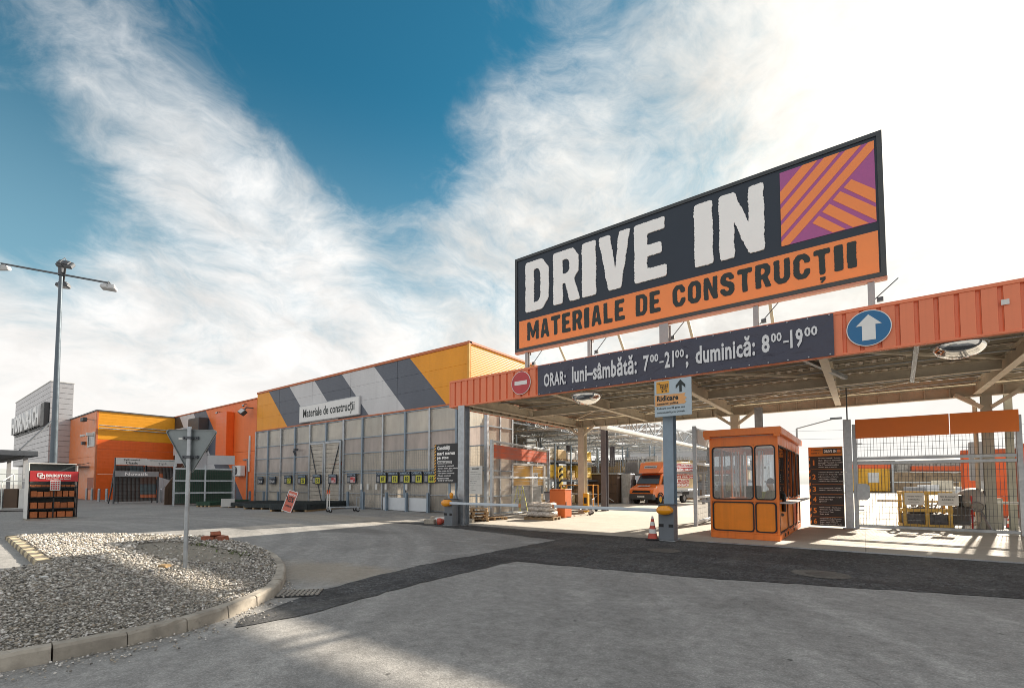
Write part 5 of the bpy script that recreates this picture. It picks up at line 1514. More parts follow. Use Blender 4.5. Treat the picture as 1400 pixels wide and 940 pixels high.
# convex mirrors
for lab, u, v, z, r_ in (('left convex traffic mirror hanging under the canopy', -6.85, 13.0, 4.22, .46), ('right convex traffic mirror hanging under the canopy', 1.63, 12.95, 4.28, .42)):
    o = thing('convex_mirror', lab, 'mirror', (u, v, z), 0, 'convex mirrors under the canopy')
    mb = MB(); pr_ = [(r_ * math.cos(R(a)), -r_ * .62 * math.sin(R(a))) for a in range(0, 91, 9)]; mb.lathe(pr_[::-1], n=28); build('dome', mb, CHROME, o)
    mb = MB(); mb.lathe([(r_ * 1.0, .0), (r_ * 1.05, 0), (r_ * 1.05, .03), (r_, .03), (0, .04)], n=28); build('rim', mb, GREY, o)
    mb = MB(); mb.tube((0, 0, .03), (0, 0, .5), .025, 8); build('hanger', mb, GALV, o)

# barriers
def barrier(lab, u, v, L, dirn, loc_lab):
    o = thing('boom_barrier', lab, 'barrier', (u, v, 0))
    mb = MB(); mb.box(-.2, .2, -.16, .16, .02, .92, .015); hs = build('housing', mb, mat('barrier_grey', (.17, .19, .215), .5, .2, var=.1, dirt=.15), o)
    mb = MB(); mb.box(-.23, .23, -.19, .19, 0, .025); build('foot_plate', mb, GALV, o)
    mb = MB(); mb.box(-.19, -.06, -.165, -.16, .36, .44); mb.box(.07, .19, -.165, -.16, .36, .44); build('clip', mb, BLACK, hs)
    mb = MB(); mb.box(-.205, .205, -.17, .17, .92, .95, .01); build('lid', mb, DARKST, o)
    mb = MB(); mb.box(min(0, L * dirn), max(0, L * dirn), -.29, -.24, .755, .845, .015); am = build('boom_arm', mb, mat('boom_white', (.60, .66, .72), .35, var=.05), o)
    e = L * dirn
    mb = MB(); mb.box(e - .03, e + .03, -.3, -.23, .745, .855, .01); build('end_cap', mb, mat('cap_orange', (.6, .25, .1), .5), am)
    mb = MB(); V_ = [(.19 * math.sin(R(a)), -.08 * math.cos(R(a))) for a in range(0, 91, 15)]
    mb.lathe([(.2 * math.sin(R(a)), -.30 - .09 * math.cos(R(a))) for a in range(0, 91, 10)] + [(.2, -.16)], (0, 0, 0), 20, 'y')
    mb.v = [(x, y, .80 + z * .62) for x, y, z in mb.v]; build('amber_lamp', mb, AMBERL, o)
    return o
b1 = barrier('right boom barrier with amber cap, arm reaching left across the lane', -4.13, 12.32, 3.35, -1, '')
b2 = barrier('left boom barrier with amber cap beside the galvanised canopy column', -11.78, 12.1, 3.2, 1, '')
mb = MB(); mb.lathe([(.05, .95), (.05, 1.0), (.07, 1.02), (.07, 1.12), (.03, 1.16), (0, 1.165)], n=12); build('beacon', mb, AMBERL, b2)

# traffic cones
def cone(loc, lab, s=1.0):
    o = thing('traffic_cone', lab, 'traffic cone', loc, .3, 'traffic cones')
    mb = MB(); mb.box(-.2 * s, .2 * s, -.2 * s, .2 * s, 0, .04 * s, .012); build('base', mb, BLACK, o)
    CR = mat('cone_red', (.55, .09, .06), .55, var=.12, vs=6, dirt=.2); zs = [.04, .2, .33, .44, .55, .64, .72]
    for i in range(6):
        a, b_ = zs[i] * s, zs[i + 1] * s
        rr = lambda z: (.15 - .125 * (z / s - .04) / .68) * s
        mb = MB(); mb.lathe([(rr(a), a), (rr(b_), b_)], n=18)
        if i == 5: mb.lathe([(rr(b_), b_), (0, b_)], n=18)
        build('band', mb, CR if i % 2 == 0 else OFFW, o)
    return o
cone((-4.5, 12.2, .008), 'red and white traffic cone beside the right barrier', .86)
cone((3.86, 22.4, .004), 'red and white traffic cone behind the sliding gate', .75)

# rubble at the left barrier
mb = MB(); mb.box(-.2, .2, -.12, .12, 0, .18, .02); tag(build('concrete_block', mb, CONC, loc=(-12.75, 12.0, .0), rz=.3), 'small concrete block left of the left barrier', 'block')
mb = MB(); mb.lathe([(.0, 0), (.12, .0), (.12, .12), (.1, .14), (.05, .3), (.05, .42), (0, .42)], n=12); mb.v = [(z, x, y + .12) for x, y, z in mb.v]
tag(build('fallen_cone', mb, mat('cone_red', (.55, .09, .06), .55), loc=(-12.3, 11.95, 0), rz=1.2), 'toppled red cone lying at the left barrier foot', 'traffic cone')
def sack(loc, dims, m_, lab, rz=0.0, cat='sack', group=None):
    mb = MB(); mb.smooth = True
    n_, k_ = 12, 7; V = []
    for i in range(k_ + 1):
        f = i / k_; s_ = max(.12, math.sin(math.pi * f) ** .4)
        for j in range(n_):
            a = 2 * math.pi * j / n_
            ca_, sa_ = math.cos(a), math.sin(a)
            V.append(((f - .5) * dims[0], math.copysign(abs(ca_) ** .6, ca_) * dims[1] / 2 * s_ + random.uniform(-.015, .015), dims[2] / 2 + math.copysign(abs(sa_) ** .6, sa_) * dims[2] / 2 * s_ + random.uniform(-.015, .01)))
    F = [(i * n_ + j, (i + 1) * n_ + j, (i + 1) * n_ + (j + 1) % n_, i * n_ + (j + 1) % n_) for i in range(k_) for j in range(n_)] + [tuple(range(n_)), tuple(k_ * n_ + j for j in range(n_))[::-1]]
    mb.add(V, F); o = build('sack', mb, m_, loc=loc, rz=rz); return tag(o, lab, cat, group)
sack((-12.9, 12.75, .0), (.7, .45, .22), OFFW, 'crumpled white sack lying left of the left barrier', .4)

# stacked wooden pallets
def pallet(loc, rz, lab, group, tilt=None):
    o = thing('wooden_pallet', lab, 'pallet', loc, rz, group)
    for x in (-.55, 0, .55):
        mb = MB()
        mb.box(x - .05, x + .05, -.4, .4, 0, .022)
        for y in (-.34, 0, .34): mb.box(x - .05, x + .05, y - .05, y + .05, .0225, .1)
        build('runner', mb, WOOD, o)
    for i in range(6):
        y = -.36 + i * .144; mb = MB(); mb.box(-.6, .6, y - .05, y + .05, .101, .123); build('top_board', mb, WOOD, o)
    if tilt: o.rotation_euler = (tilt[0], tilt[1], rz)
    return o
for i in range(4):
    pallet((-12.45 + random.uniform(-.08, .08), 14.0 + random.uniform(-.1, .1), .13 * i + (.0 if i else 0)), R(40 + random.uniform(-12, 12)), f'wooden pallet behind the left column, {("bottom", "second", "third", "top")[i]} of the stack', 'pallets stacked behind the left column')
pallet((-12.3, 15.3 - .4, .0), R(70), 'wooden pallet lying flat right of the pallet stack', 'pallets stacked behind the left column')
mb = MB(); mb.box(-14.2, -11.9, 13.35, 13.5, 0, .14, .02); structure(build('low_kerb', mb, CONC))

# sheet of rules on a stand and the stock sign
o = thing('rules_board', 'white printed rules board on a post right of the left column', 'notice board', (-13.17, 15.0, 0))
mb = MB(); mb.box(-.36, .36, -.015, .015, 1.03, 2.22, .005); build('panel', mb, OFFW, o)
mb = MB(); mb.box(-.03, .03, .016, .07, 0, 2.1); build('post', mb, STEELB, o)
text('REGULAMENT', -.2, .2, 2.08, 2.14, -.016, INK, o, bold=.03, depth=.003)
for j in range(9):
    z = 1.97 - j * .095
    text(['Program de lucru', 'Accesul auto este permis', 'Viteza maximă 5 km/h', 'Respectați indicatoarele', 'Marfa se încarcă', 'de către client', 'Bonul fiscal se prezintă', 'la ieșire', 'Vă mulțumim'][j], -.3, (.1, .28, .2, .25, .05, .0, .28, -.1, .0)[j], z - .02, z + .02, -.016, GREY, o, bold=.01, depth=.003)
cs = thing('stock_sign', 'black sign reading Cantități mari mereu pe stoc with striped edge', 'sign', (-15.6, 15.5, 0))
mb = MB(); mb.box(-16.18, -14.56, 15.46, 15.5, 1.5, 3.32, .006); build('panel', mb, mat('sign_black', (.03, .032, .036), .5), cs, w=True)
mb = MB(); mb.box(-15.3, -15.2, 15.51, 15.6, 0, 3.2); build('post', mb, STEELB, cs, w=True)
mb = MB()
for i in range(13):
    z = 1.52 + i * .138; mb.prism(clip(clip([(-16.17, z), (-16.06, z + .07), (-16.06, z + .14), (-16.17, z + .07)], lambda p: 3.31 - p[1]), lambda p: p[1] - 1.5), 15.453, 15.459, 'y')
build('hazard_stripes', mb, mat('hazard_amber', (.75, .38, .05), .5), cs, w=True)
for s_, x1, z0, z1 in (('Cantități', -15.15, 3.0, 3.24), ('mari mereu', -14.85, 2.8, 2.96), ('pe stoc', -15.25, 2.57, 2.75)): text(s_, -15.99, x1, z0, z1, 15.459, CHALK, cs, bold=.05, depth=.004, w=True)
text('mai puțin plătiți', -15.9, -15.1, 2.42, 2.5, 15.459, CHALK, cs, bold=.03, depth=.004, w=True)
mb = MB(); mb.ring(rrect(-15.96, -15.04, 2.39, 2.53, .02, 2), rrect(-15.94, -15.06, 2.41, 2.51, .015, 2), 15.454, 15.459); build('text_frame', mb, CHALK, cs, w=True)
for j, (s_, x1) in enumerate((('- Materiale de construcții', -14.9), ('- Mortar, ciment, șape, adezivi', -14.65), ('- Gips, gresie, borduri', -15.0), ('- Lemn pentru construcții', -14.88), ('- Placaje uscate și', -15.1), ('  electrice vrac', -15.2), ('- Izolații și hidroizolații', -14.95))):
    z = 2.28 - j * .112; text(s_, -15.99, x1, z - .03, z + .045, 15.459, CHALK, cs, bold=.03, depth=.004, w=True)

# ------------------------------------------------------------------ booth
bo = thing('cashier_booth', 'orange glazed cashier booth with rounded black-rimmed windows on the apron', 'booth', (-2.6, 13.8, .004))
X0, X1, Y1, ZT = -.83, .85, 5.0, 2.75
mb = MB(); mb.box(X0, X1, 0, Y1, .0, .16, .01); build('base_frame', mb, BOOTH, bo)
mb = MB()
for x in (-.3, .3): mb.box(X1, X1 + .012, 1.2 + x, 1.4 + x, .05, .13)
mb.box(X1, X1 + .012, 2.9, 3.1, .05, .13); build('fork_pocket', mb, BLACK, bo)
mb = MB(); mb.box(X0 + .05, X1 - .05, .05, Y1 - .05, .161, .18); build('floor', mb, LGREY, bo)
# front: one posts-and-panels skin with openings
def skin(bays, z_rows, plane, mats_):
    pass
FB = [(-.76, .26), (.30, .78)]
mb = MB(); mb.box(X0, -.78, 0, .08, .161, ZT); build('corner_post', mb, BOOTH, bo)
mb = MB(); mb.box(.80, X1, 0, .08, .161, ZT); build('corner_post', mb, BOOTH, bo)
mb = MB(); mb.box(-.78, .80, 0.004, .06, 2.5, ZT); build('head_panel', mb, BOOTH, bo)
mb = MB(); mb.box(.255, .305, .0, .07, .161, 2.5); build('front_post', mb, BOOTH, bo)
mb = MB(); mb.box(-.78, .80, .0045, .06, 1.0, 1.055); build('sill_rail', mb, BOOTH, bo)
mb = MB(); mb.box(-.78, .80, .0045, .06, .161, .2); build('lower_rail', mb, BOOTH, bo)
mb = MB(); mb.box(X0, X1, -.003, .003, 2.5, 2.501)
def rim_panel(x0, x1, z0, z1, pm, gname, y=0.0, parent=bo, r_=.09):
    mb = MB(); mb.prism(rrect(x0, x1, z0, z1, r_), y + .012, y + .03, 'y'); o_ = build(gname, mb, pm, parent)
    mb = MB(); mb.ring(rrect(x0 - .008, x1 + .008, z0 - .008, z1 + .008, r_ + .008), rrect(x0 + .022, x1 - .022, z0 + .022, z1 - .022, r_ - .02), y - .014, y + .02); build('gasket', mb, BLACK, o_)
    # orange corner fillers behind the rounded rim
    return o_
for a, b_ in FB:
    rim_panel(a, b_, 1.06, 2.49, GLASS, 'window')
    mb = MB(); mb.ring(rrect(a - .03, b_ + .03, 1.03, 2.52, .004, 4), rrect(a + .0, b_ - .0, 1.06, 2.49, .09), .002, .05); build('window_surround', mb, BOOTH, bo)
    rim_panel(a, b_, .21, .99, BOOTH_P, 'lower_panel')
    mb = MB(); mb.box(a - .02, b_ + .02, .034, .06, .2, 1.0); build('panel_backing', mb, BOOTH, bo)
# right side (+x)
bays = [(.12, 1.75), (1.9, 3.0), (3.15, 3.95), (4.1, 4.9)]
for y in (1.82, 3.08, 4.03, 4.95):
    mb = MB(); mb.box(X1 - .08, X1, y - .06, y + .05, .161, ZT); build('side_post', mb, BOOTH, bo)
mb = MB(); mb.box(X1 - .07, X1 - .004, .08, Y1, 2.5, ZT); build('side_head', mb, BOOTH, bo)
mb = MB(); mb.box(X1 - .07, X1 - .004, .08, Y1, 1.0, 1.055); build('side_sill', mb, BOOTH, bo)
mb = MB(); mb.box(X1 - .005, X1 + .28, .1, 4.9, .96, 1.0, .01); build('counter', mb, LGREY, bo)
for i, (a, b_) in enumerate(bays):
    mb = MB(); mb.box(X1 - .05, X1 - .04, a, b_, 1.06, 2.49); wn = build('window', mb, GLASS, bo)
    mb = MB(); mb.ring(rrect(a, b_, 1.06, 2.49, .1), rrect(a + .03, b_ - .03, 1.09, 2.46, .08), 0, .03); mb.v = [(X1 - .02 + y, x, z) for x, y, z in mb.v]; mb.f = [f[::-1] for f in mb.f]; build('gasket', mb, BLACK, wn)
    mb = MB(); mb.box(X1 - .04, X1 - .02, a, b_, .2, .99); lp = build('lower_panel', mb, BOOTH_P if i != 2 else REDOR, bo)
    mb = MB(); mb.ring(rrect(a, b_, .2, .99, .1), rrect(a + .025, b_ - .025, .225, .965, .08), 0, .02); mb.v = [(X1 - .018 + y, x, z) for x, y, z in mb.v]; mb.f = [f[::-1] for f in mb.f]; build('gasket', mb, BLACK, lp)
# left side (-x) and back
mb = MB(); mb.box(X0, X0 + .05, .08, Y1, .161, 1.05); build('left_wall', mb, BOOTH, bo)
mb = MB(); mb.box(X0, X0 + .05, .08, Y1, 2.5, ZT); build('left_head', mb, BOOTH, bo)
for a, b_ in ((.1, 1.2), (1.35, 2.5), (2.65, 3.8), (3.95, 4.9)):
    mb = MB(); mb.box(X0 + .02, X0 + .03, a, b_, 1.05, 2.5); build('window', mb, GLASS, bo)
    mb = MB(); mb.box(X0, X0 + .05, b_, b_ + .12, 1.05, 2.5); build('side_post', mb, BOOTH, bo)
mb = MB(); mb.box(X0 + .05, X1 - .08, Y1 - .05, Y1, .161, 1.2); build('back_wall', mb, OFFW, bo)
mb = MB(); mb.box(X0 + .05, X1 - .08, Y1 - .03, Y1 - .02, 1.2, 2.5); build('window', mb, GLASS, bo)
mb = MB(); mb.box(X0 + .05, X1 - .08, Y1 - .05, Y1, 2.5, ZT); build('back_head', mb, BOOTH, bo)
mb = MB(); mb.box(X0 - .13, X1 + .09, -.12, Y1 + .1, ZT + .02, 2.96, .012); rf = build('roof', mb, BOOTH, bo)
mb = MB(); mb.box(X0 - .13, X1 + .085, -.128, -.122, ZT + .03, 2.95); build('roof_fascia', mb, BOOTH, rf)
mb = MB(); mb.box(X0 + .02, X1 - .02, .02, Y1 - .02, ZT - .02, ZT + .019); build('ceiling', mb, OFFW, bo)
for x in (X0 - .1, X1 - .08):
    mb = MB(); mb.box(x, x + .14, -.124, -.06, ZT - .05, ZT + .05, .01); build('roof_lug', mb, BOOTH, bo)
mb = MB(); mb.box(X0 - .13, -.0, 0.3, 3.0, .97, 1.0) if False else mb.box(X0 - .3, X0 - .001, .3, 3.5, .97, 1.0); build('left_counter', mb, LGREY, bo)
mb = MB(); mb.box(-.74, .74, .1, .62, .96, 1.0, .01); mb.box(-.74, -.7, .12, .6, .181, .96); mb.box(.7, .74, .12, .6, .181, .96); tag(build('desk', mb, mat('desk_white', (.6, .62, .64), .5), None, loc=(-2.6, 13.8, .004)), 'white desk behind the booth front window', 'desk')
for x, dx, wd in ((-.68, 0, .03), (-.60, .01, .05), (-.52, 0, .025), (-.34, .0, .06), (-.1, .03, .05), (.02, .05, .07), (.12, .04, .03), (.45, .03, .045), (.53, .06, .05)):
    mb = MB(); mb.bar((x, 2.2, 1.06), (x + dx, 2.2, 2.48), wd, .012, up=(0, 1, .3)); build('reflection_strip', mb, WHITE, bo)  # white strips standing in for pale upright reflections in the front glass
mo = thing('monitor', 'dark computer monitor on the booth desk', 'monitor', (-2.42, 14.3, 1.004))
mb = MB(); mb.box(-.24, .24, -.02, .02, .1, .42, .01); build('screen', mb, BLACK, mo); mb = MB(); mb.box(-.03, .03, .0, .05, .0, .2); mb.box(-.1, .1, -.06, .1, 0, .012); build('stand', mb, BLACK, mo); mo.rotation_euler = (0, 0, R(150))

# seated cashier
def skin_figure(name, verts, edges, radii, m_, parent, root=0, sub=2):
    me = bpy.data.meshes.new(name); me.from_pydata(verts, edges, [])
    me.materials.append(m_)
    o = bpy.data.objects.new(name, me); COL.objects.link(o)
    if parent: o.parent = parent
    sk = o.modifiers.new('skin', 'SKIN'); sk.use_smooth_shade = True
    for i, r_ in enumerate(radii):
        sv = me.skin_vertices[0].data[i]; sv.radius = r_ if isinstance(r_, tuple) else (r_, r_); sv.use_root = (i == root)
    ss_ = o.modifiers.new('sub', 'SUBSURF'); ss_.levels = sub; ss_.render_levels = sub
    return o
pe = thing('person', 'seated person in olive jacket and dark cap behind the booth window', 'person', (-2.0, 14.42, .28), R(-60))
SKIN = mat('skin', (.66, .42, .31), .55, var=.05); JKT = mat('jacket_olive', (.34, .29, .16), .8, var=.35, vs=9, bump=.3, bs=30); TRS = mat('trousers', (.04, .045, .06), .8)
V = [(0, 0, .5), (0, -.01, .68), (0, 0, .88), (0, 0, 1.02), (0, -.02, 1.10), (0, -.035, 1.17), (0, -.035, 1.27),
     (.17, 0, .96), (.25, -.05, .72), (.2, -.3, .66), (.17, -.4, .67), (-.17, 0, .96), (-.25, -.05, .72), (-.2, -.3, .66), (-.17, -.4, .67),
     (.1, -.02, .46), (.13, -.42, .46), (.13, -.42, .07), (.13, -.55, .04), (-.1, -.02, .46), (-.13, -.42, .46), (-.13, -.42, .07), (-.13, -.55, .04)]
E_ = [(0, 1), (1, 2), (2, 3), (3, 4), (4, 5), (5, 6), (2, 7), (7, 8), (8, 9), (9, 10), (2, 11), (11, 12), (12, 13), (13, 14), (0, 15), (15, 16), (16, 17), (17, 18), (0, 19), (19, 20), (20, 21), (21, 22)]
Rr = [(.15, .11), (.14, .1), (.15, .1), .055, .06, (.078, .095), (.07, .085), .065, .048, .038, .035, .065, .048, .038, .035, .09, .065, .045, .04, .09, .065, .045, .04]
# fingers and nose
def fingers(base, sgn):
    for k in range(4):
        b0 = len(V); x = base[0] + (k - 1.5) * .022; L = (.075, .085, .08, .06)[k]
        V.append((x, base[1] - .05, base[2])); V.append((x, base[1] - .05 - L * .6, base[2] - .01)); V.append((x, base[1] - .05 - L, base[2] - .035))
        Rr.extend([.012, .010, .008]); E_.extend([(10 if sgn > 0 else 14, b0), (b0, b0 + 1), (b0 + 1, b0 + 2)])
    b0 = len(V); V.append((base[0] - sgn * .05, base[1] - .03, base[2] - .01)); V.append((base[0] - sgn * .06, base[1] - .07, base[2] - .02)); Rr.extend([.013, .01]); E_.extend([(10 if sgn > 0 else 14, b0), (b0, b0 + 1)])
fingers(V[10], 1); fingers(V[14], -1)
b0 = len(V); V.append((0, -.14, 1.2)); Rr.append(.014); E_.append((5, b0))
skin_figure('body', V, E_, Rr, SKIN, pe)
jv = [0, 1, 2, 3, 7, 8, 9, 11, 12, 13]; jm = {v_: i for i, v_ in enumerate(jv)}
JV = [tuple(V[i]) for i in jv]; JV[3] = (0, 0, 1.0)
JE = [(jm[a], jm[b_]) for a, b_ in E_ if a in jm and b_ in jm]
skin_figure('jacket', JV, JE, [(.18, .14), (.175, .13), (.185, .13), .08, .088, .068, .055, .088, .068, .055], JKT, pe)
tv = [0, 15, 16, 17, 19, 20, 21]; tm_ = {v_: i for i, v_ in enumerate(tv)}
skin_figure('trousers', [V[i] for i in tv], [(tm_[a], tm_[b_]) for a, b_ in E_ if a in tm_ and b_ in tm_], [(.17, .13), .11, .08, .06, .11, .08, .06], TRS, pe)
mb = MB(); mb.smooth = True
mb.lathe([(.001, .125)] + [(.1 * math.sin(R(a)), .125 * math.cos(R(a))) for a in range(10, 101, 10)], (0, -.02, 1.235), 18); build('hair', mb, mat('hair_dark', (.03, .018, .012), .7), pe)
for sx in (-1, 1):
    mb = MB(); mb.lathe([(.001, .012), (.01, .006), (.012, 0), (.01, -.006), (.001, -.012)], (sx * .035, -.118, 1.225), 8); build('eye', mb, BLACK, pe)
    mb = MB(); mb.lathe([(.001, .03), (.014, .015), (.016, 0), (.012, -.02), (.001, -.03)], (sx * .085, -.02, 1.2), 8); build('ear', mb, SKIN, pe)
mb = MB(); mb.box(-.03, .03, -.132, -.11, 1.145, 1.155, .004); build('mouth', mb, mat('lips', (.36, .13, .11), .6), pe)
ch = thing('office_chair', 'dark office chair inside the booth under the seated person', 'chair', (-2.0, 14.42, .28), R(-60))
mb = MB(); mb.box(-.24, .24, -.3, .22, .34, .42, .03); build('seat', mb, CHAR, ch); mb = MB(); mb.box(-.22, .22, .22, .28, .45, .95, .03); build('backrest', mb, CHAR, ch); mb = MB(); mb.tube((0, 0, -.08), (0, 0, .34), .03, 8); [mb.bar((0, 0, -.06), (.28 * math.cos(a), .28 * math.sin(a), -.07), .04) for a in (0, 1.26, 2.51, 3.77, 5.03)]; build('base', mb, BLACK, ch)
mb = MB(); mb.box(-.12, .12, -.06, .06, 0, .25, .03); tag(build('vest_bundle', mb, mat('hi_vis', (.55, .55, .08), .6), loc=(-2.28, 14.75, 1.004)), 'yellow-green vest bundle beside the seated person', 'vest')

# ------------------------------------------------------------------ menu board
mn = thing('aisle_board', 'tall black board with orange header listing aisles one to six', 'sign', (-1.0, 19.1, 0))
BL = mat('board_black', (.032, .031, .032), .5)
mb = MB(); mb.box(-1.50, -.53, 19.1, 19.14, .06, 2.73, .006); build('panel', mb, BL, mn, w=True)
OR2 = mat('board_orange', (.72, .26, .05), .5)
mb = MB(); mb.box(-1.495, -.535, 19.094, 19.1, 2.42, 2.725); build('header', mb, OR2, mn, w=True)
mb = MB(); mb.box(-1.08, -.56, 19.09, 19.094, 2.5, 2.67); build('name_plate', mb, BL, mn, w=True)
text('DRIVE IN', -1.05, -.7, 2.53, 2.63, 19.0895, CHALK, mn, bold=.06, depth=.003, w=True)
mb = MB(); mb.box(-.68, -.58, 19.086, 19.0895, 2.53, 2.63); build('emblem', mb, SIGNOR, mn, w=True)
text('Te întorci', -1.42, -1.12, 2.6, 2.66, 19.0935, INK, mn, bold=.02, depth=.003, w=True); text('marfă la', -1.42, -1.18, 2.5, 2.555, 19.0935, INK, mn, bold=.02, depth=.003, w=True)
zz = [2.42, 1.97, 1.46, 1.13, .77, .36, .06]
LN = [['Gresie / Faianță / Adezivi', 'Chit / Silicon / Tencuială', 'Amorsă / Tencuieli decorative', 'Var / Tencuieli acrilice', 'Gleturi gata preparate'],
      ['Ciment / Mortar / Nisip / Pietriș', 'Polistiren / Acoperiș / plasă', 'plăci ondulate / Carton', 'vată / Rigips / Bitum', 'Uscate / Gips / Profile metalice'],
      ['Lemn construcții / Grinzi', 'Lambriu / Cherestea dușumea'], ['Cărămizi / Boltari / Țigle', 'Pavele / Borduri', 'Jgheaburi'],
      ['Plasă sudată / Oțel beton', 'Garduri / Porți / Stâlpi', 'Electrice / Țevi', 'Scule grele'], ['Peleți / Bricheți / Lemne', 'Pământ / Scoarță / Gazon', 'Dale / Pavaj / Granit', 'Scări / Cărucioare / Roți']]
for i in range(6):
    z1, z0 = zz[i], zz[i + 1]; c_ = (z0 + z1) / 2
    text(str(i + 1), -1.40 if i else -1.375, -1.30 if i else -1.33, c_ - .09, c_ + .09, 19.0995, OR2, mn, bold=.03, depth=.004, w=True)
    k_ = len(LN[i]); h_ = min(.075, (z1 - z0 - .05) / k_)
    for j, s_ in enumerate(LN[i]):
        z = c_ + (k_ / 2 - j - .5) * h_; text(s_, -1.22, -1.22 + .024 * len(s_), z - .02, z + .022, 19.0995, CHALK, mn, bold=.015, depth=.003, w=True, res=1)
    if i: 
        mb = MB(); mb.box(-1.42, -.55, 19.096, 19.0998, z1 - .004, z1 + .004); build('divider', mb, OR2, mn, w=True)
mb = MB()
for i in range(11):
    z = .1 + i * .215; mb.prism([(-1.495, z), (-1.455, z + .04), (-1.455, z + .14), (-1.495, z + .1)], 19.094, 19.0998, 'y')
build('hazard_stripes', mb, OR2, mn, w=True)

# ------------------------------------------------------------------ gates and fence
def fence_frame(o, L, H, rails, m_=GALV, t_=.06):
    for x in (0, L):
        mb = MB(); mb.box(x - t_, x + t_, -t_, t_, 0, H, .008); build('upright', mb, m_, o)
    for z in rails:
        mb = MB(); mb.box(t_, L - t_, -.04, .04, z - .045, z + .045, .006); build('rail', mb, m_, o)
sg = thing('sliding_gate', 'galvanised mesh sliding gate topped by a wide orange panel', 'gate', (-.2, 19.3, 0))
fence_frame(sg, 3.78, 3.45, (.1, 2.16, 2.3))
for x0, x1 in ((.03, 2.32), (2.34, 3.78)):
    mb = MB(); mb.box(x0, x1, -.1, -.07, 2.97, 3.6, .006); build('top_panel', mb, mat('gate_orange', (.78, .2, .03), .45, var=.06, vs=1), sg)
mb = MB(); mb.wires(.08, 3.7, .15, 2.1, 0, .085, .2, .009); build('wire_mesh', mb, DARKST, sg, kind='stuff')
mb = MB(); mb.wires(.08, 3.7, 2.36, 3.0, 0, .085, .2, .009); build('wire_mesh', mb, DARKST, sg, kind='stuff')
mb = MB(); mb.prism([(.02, .95), (.28, .95), (.36, 1.03), (.36, 1.4), (.28, 1.48), (.02, 1.48)], -.12, -.075, 'y'); build('lock_plate', mb, GALV, sg)
for i, z in enumerate((.5, .62, .75, 2.8)):
    mb = MB(); mb.box(.05, .2, -.09, -.06, z - .012, z + .012); build('hinge_pin', mb, DARKST, sg)
gp = thing('gate_post', 'galvanised double gate post between aisle board and sliding gate', 'post', (-.38, 19.25, 0))
mb = MB(); mb.box(-.12, .1, -.12, .12, 0, 3.62, .01); build('shaft', mb, GALV, gp)
mb = MB(); mb.box(-.2, .2, -.2, .2, 0, .03); build('foot_plate', mb, GALV, gp)
mb = MB(); mb.tube((0, 0, 3.62), (0, 0, 4.7), .02, 8); build('rod', mb, DARKST, gp)
for i, (a, lab, l1, l2) in enumerate(((1.22, 'left white notice sheet wired to the sliding gate', 'ATENȚIE! POARTĂ', 'AUTOMATĂ'), (2.0, 'right white notice sheet wired to the sliding gate', 'NU BLOCAȚI', 'ACCESUL'))):
    o = thing('gate_notice', lab, 'notice', (-.2 + a, 19.22, .82), 0, 'notices on the sliding gate')
    mb = MB(); mb.box(0, .46, 0, .008, 0, .38); build('sheet', mb, OFFW, o)
    text(l1, .05, .41, .24, .29, -.001, INK, o, bold=.03, depth=.003); text(l2, .08, .36, .15, .2, -.001, INK, o, bold=.03, depth=.003); text('VĂ MULȚUMIM', .1, .34, .07, .1, -.001, GREY, o, bold=.02, depth=.003)
eg = thing('fence_panel', 'galvanised fence upright and mesh at the right edge of the photo', 'fence', (3.78, 19.35, 0))
fence_frame(eg, 3.2, 3.5, (.1, 2.2, 3.4)); mb = MB(); mb.wires(.08, 3.1, .15, 3.3, 0, .1, .2, .006); build('wire_mesh', mb, GALV, eg, kind='stuff')
bg_ = thing('mesh_gate', 'open mesh gate leaf with white posts left of the booth', 'gate', (-4.72, 17.0, 0), R(94))
fence_frame(bg_, 2.6, 3.5, (.12, 1.0, 2.2, 3.42)); mb = MB(); mb.wires(.08, 2.5, .2, 3.35, 0, .12, .2, .008); build('wire_mesh', mb, DARKST, bg_, kind='stuff')
mb = MB(); mb.box(.1, 2.5, -.08, -.05, 2.9, 3.4); build('top_panel', mb, OFFW, bg_)
lg = thing('mesh_gate', 'mesh gate with wide red-orange top panel, open along the lane at left', 'gate', (-12.3, 15.0, 0), math.atan2(6.0, -1.0))
fence_frame(lg, 6.05, 3.3, (.12, 1.75, 3.24)); mb = MB(); mb.wires(.08, 5.95, .2, 3.2, 0, .1, .2, .008); build('wire_mesh', mb, GREY, lg, kind='stuff')
mb = MB(); mb.box(.1, 5.9, .03, .06, 2.55, 3.12, .006); build('top_panel', mb, REDOR, lg)

# ------------------------------------------------------------------ things on the lane
o = thing('orange_cabinet', 'plain orange cabinet standing beside the wrapped pallet in the lane', 'cabinet', (-10.65, 17.75, 0), R(3))
mb = MB(); mb.box(-.37, .37, -.33, .33, .03, 1.2, .015); bd = build('body', mb, mat('cabinet_orange', (.72, .17, .035), .45, var=.06), o)
mb = MB(); mb.box(-.39, .39, -.35, .35, 1.2, 1.23, .01); build('lid', mb, ORANGE, o)
mb = MB(); mb.box(-.36, .36, -.32, .32, 0, .03); build('plinth', mb, BLACK, o)
mb = MB(); mb.box(.371, .378, -.3, .3, .08, 1.14); build('door', mb, ORANGE, o)
mb = MB(); mb.box(.378, .4, -.24, -.21, .55, .7); build('handle', mb, BLACK, o)
o = thing('wrapped_pallet', 'pallet of goods wrapped in crumpled clear film before the orange cabinet', 'pallet load', (-10.65, 16.3, 0), R(10))
mb = MB()
for y in (-.36, 0, .36): mb.box(-.65, .65, y - .05, y + .05, 0, .1)
for i in range(6): mb.box(-.65 + i * .24, -.55 + i * .24, -.42, .42, .101, .125)
build('pallet', mb, WOOD, o)
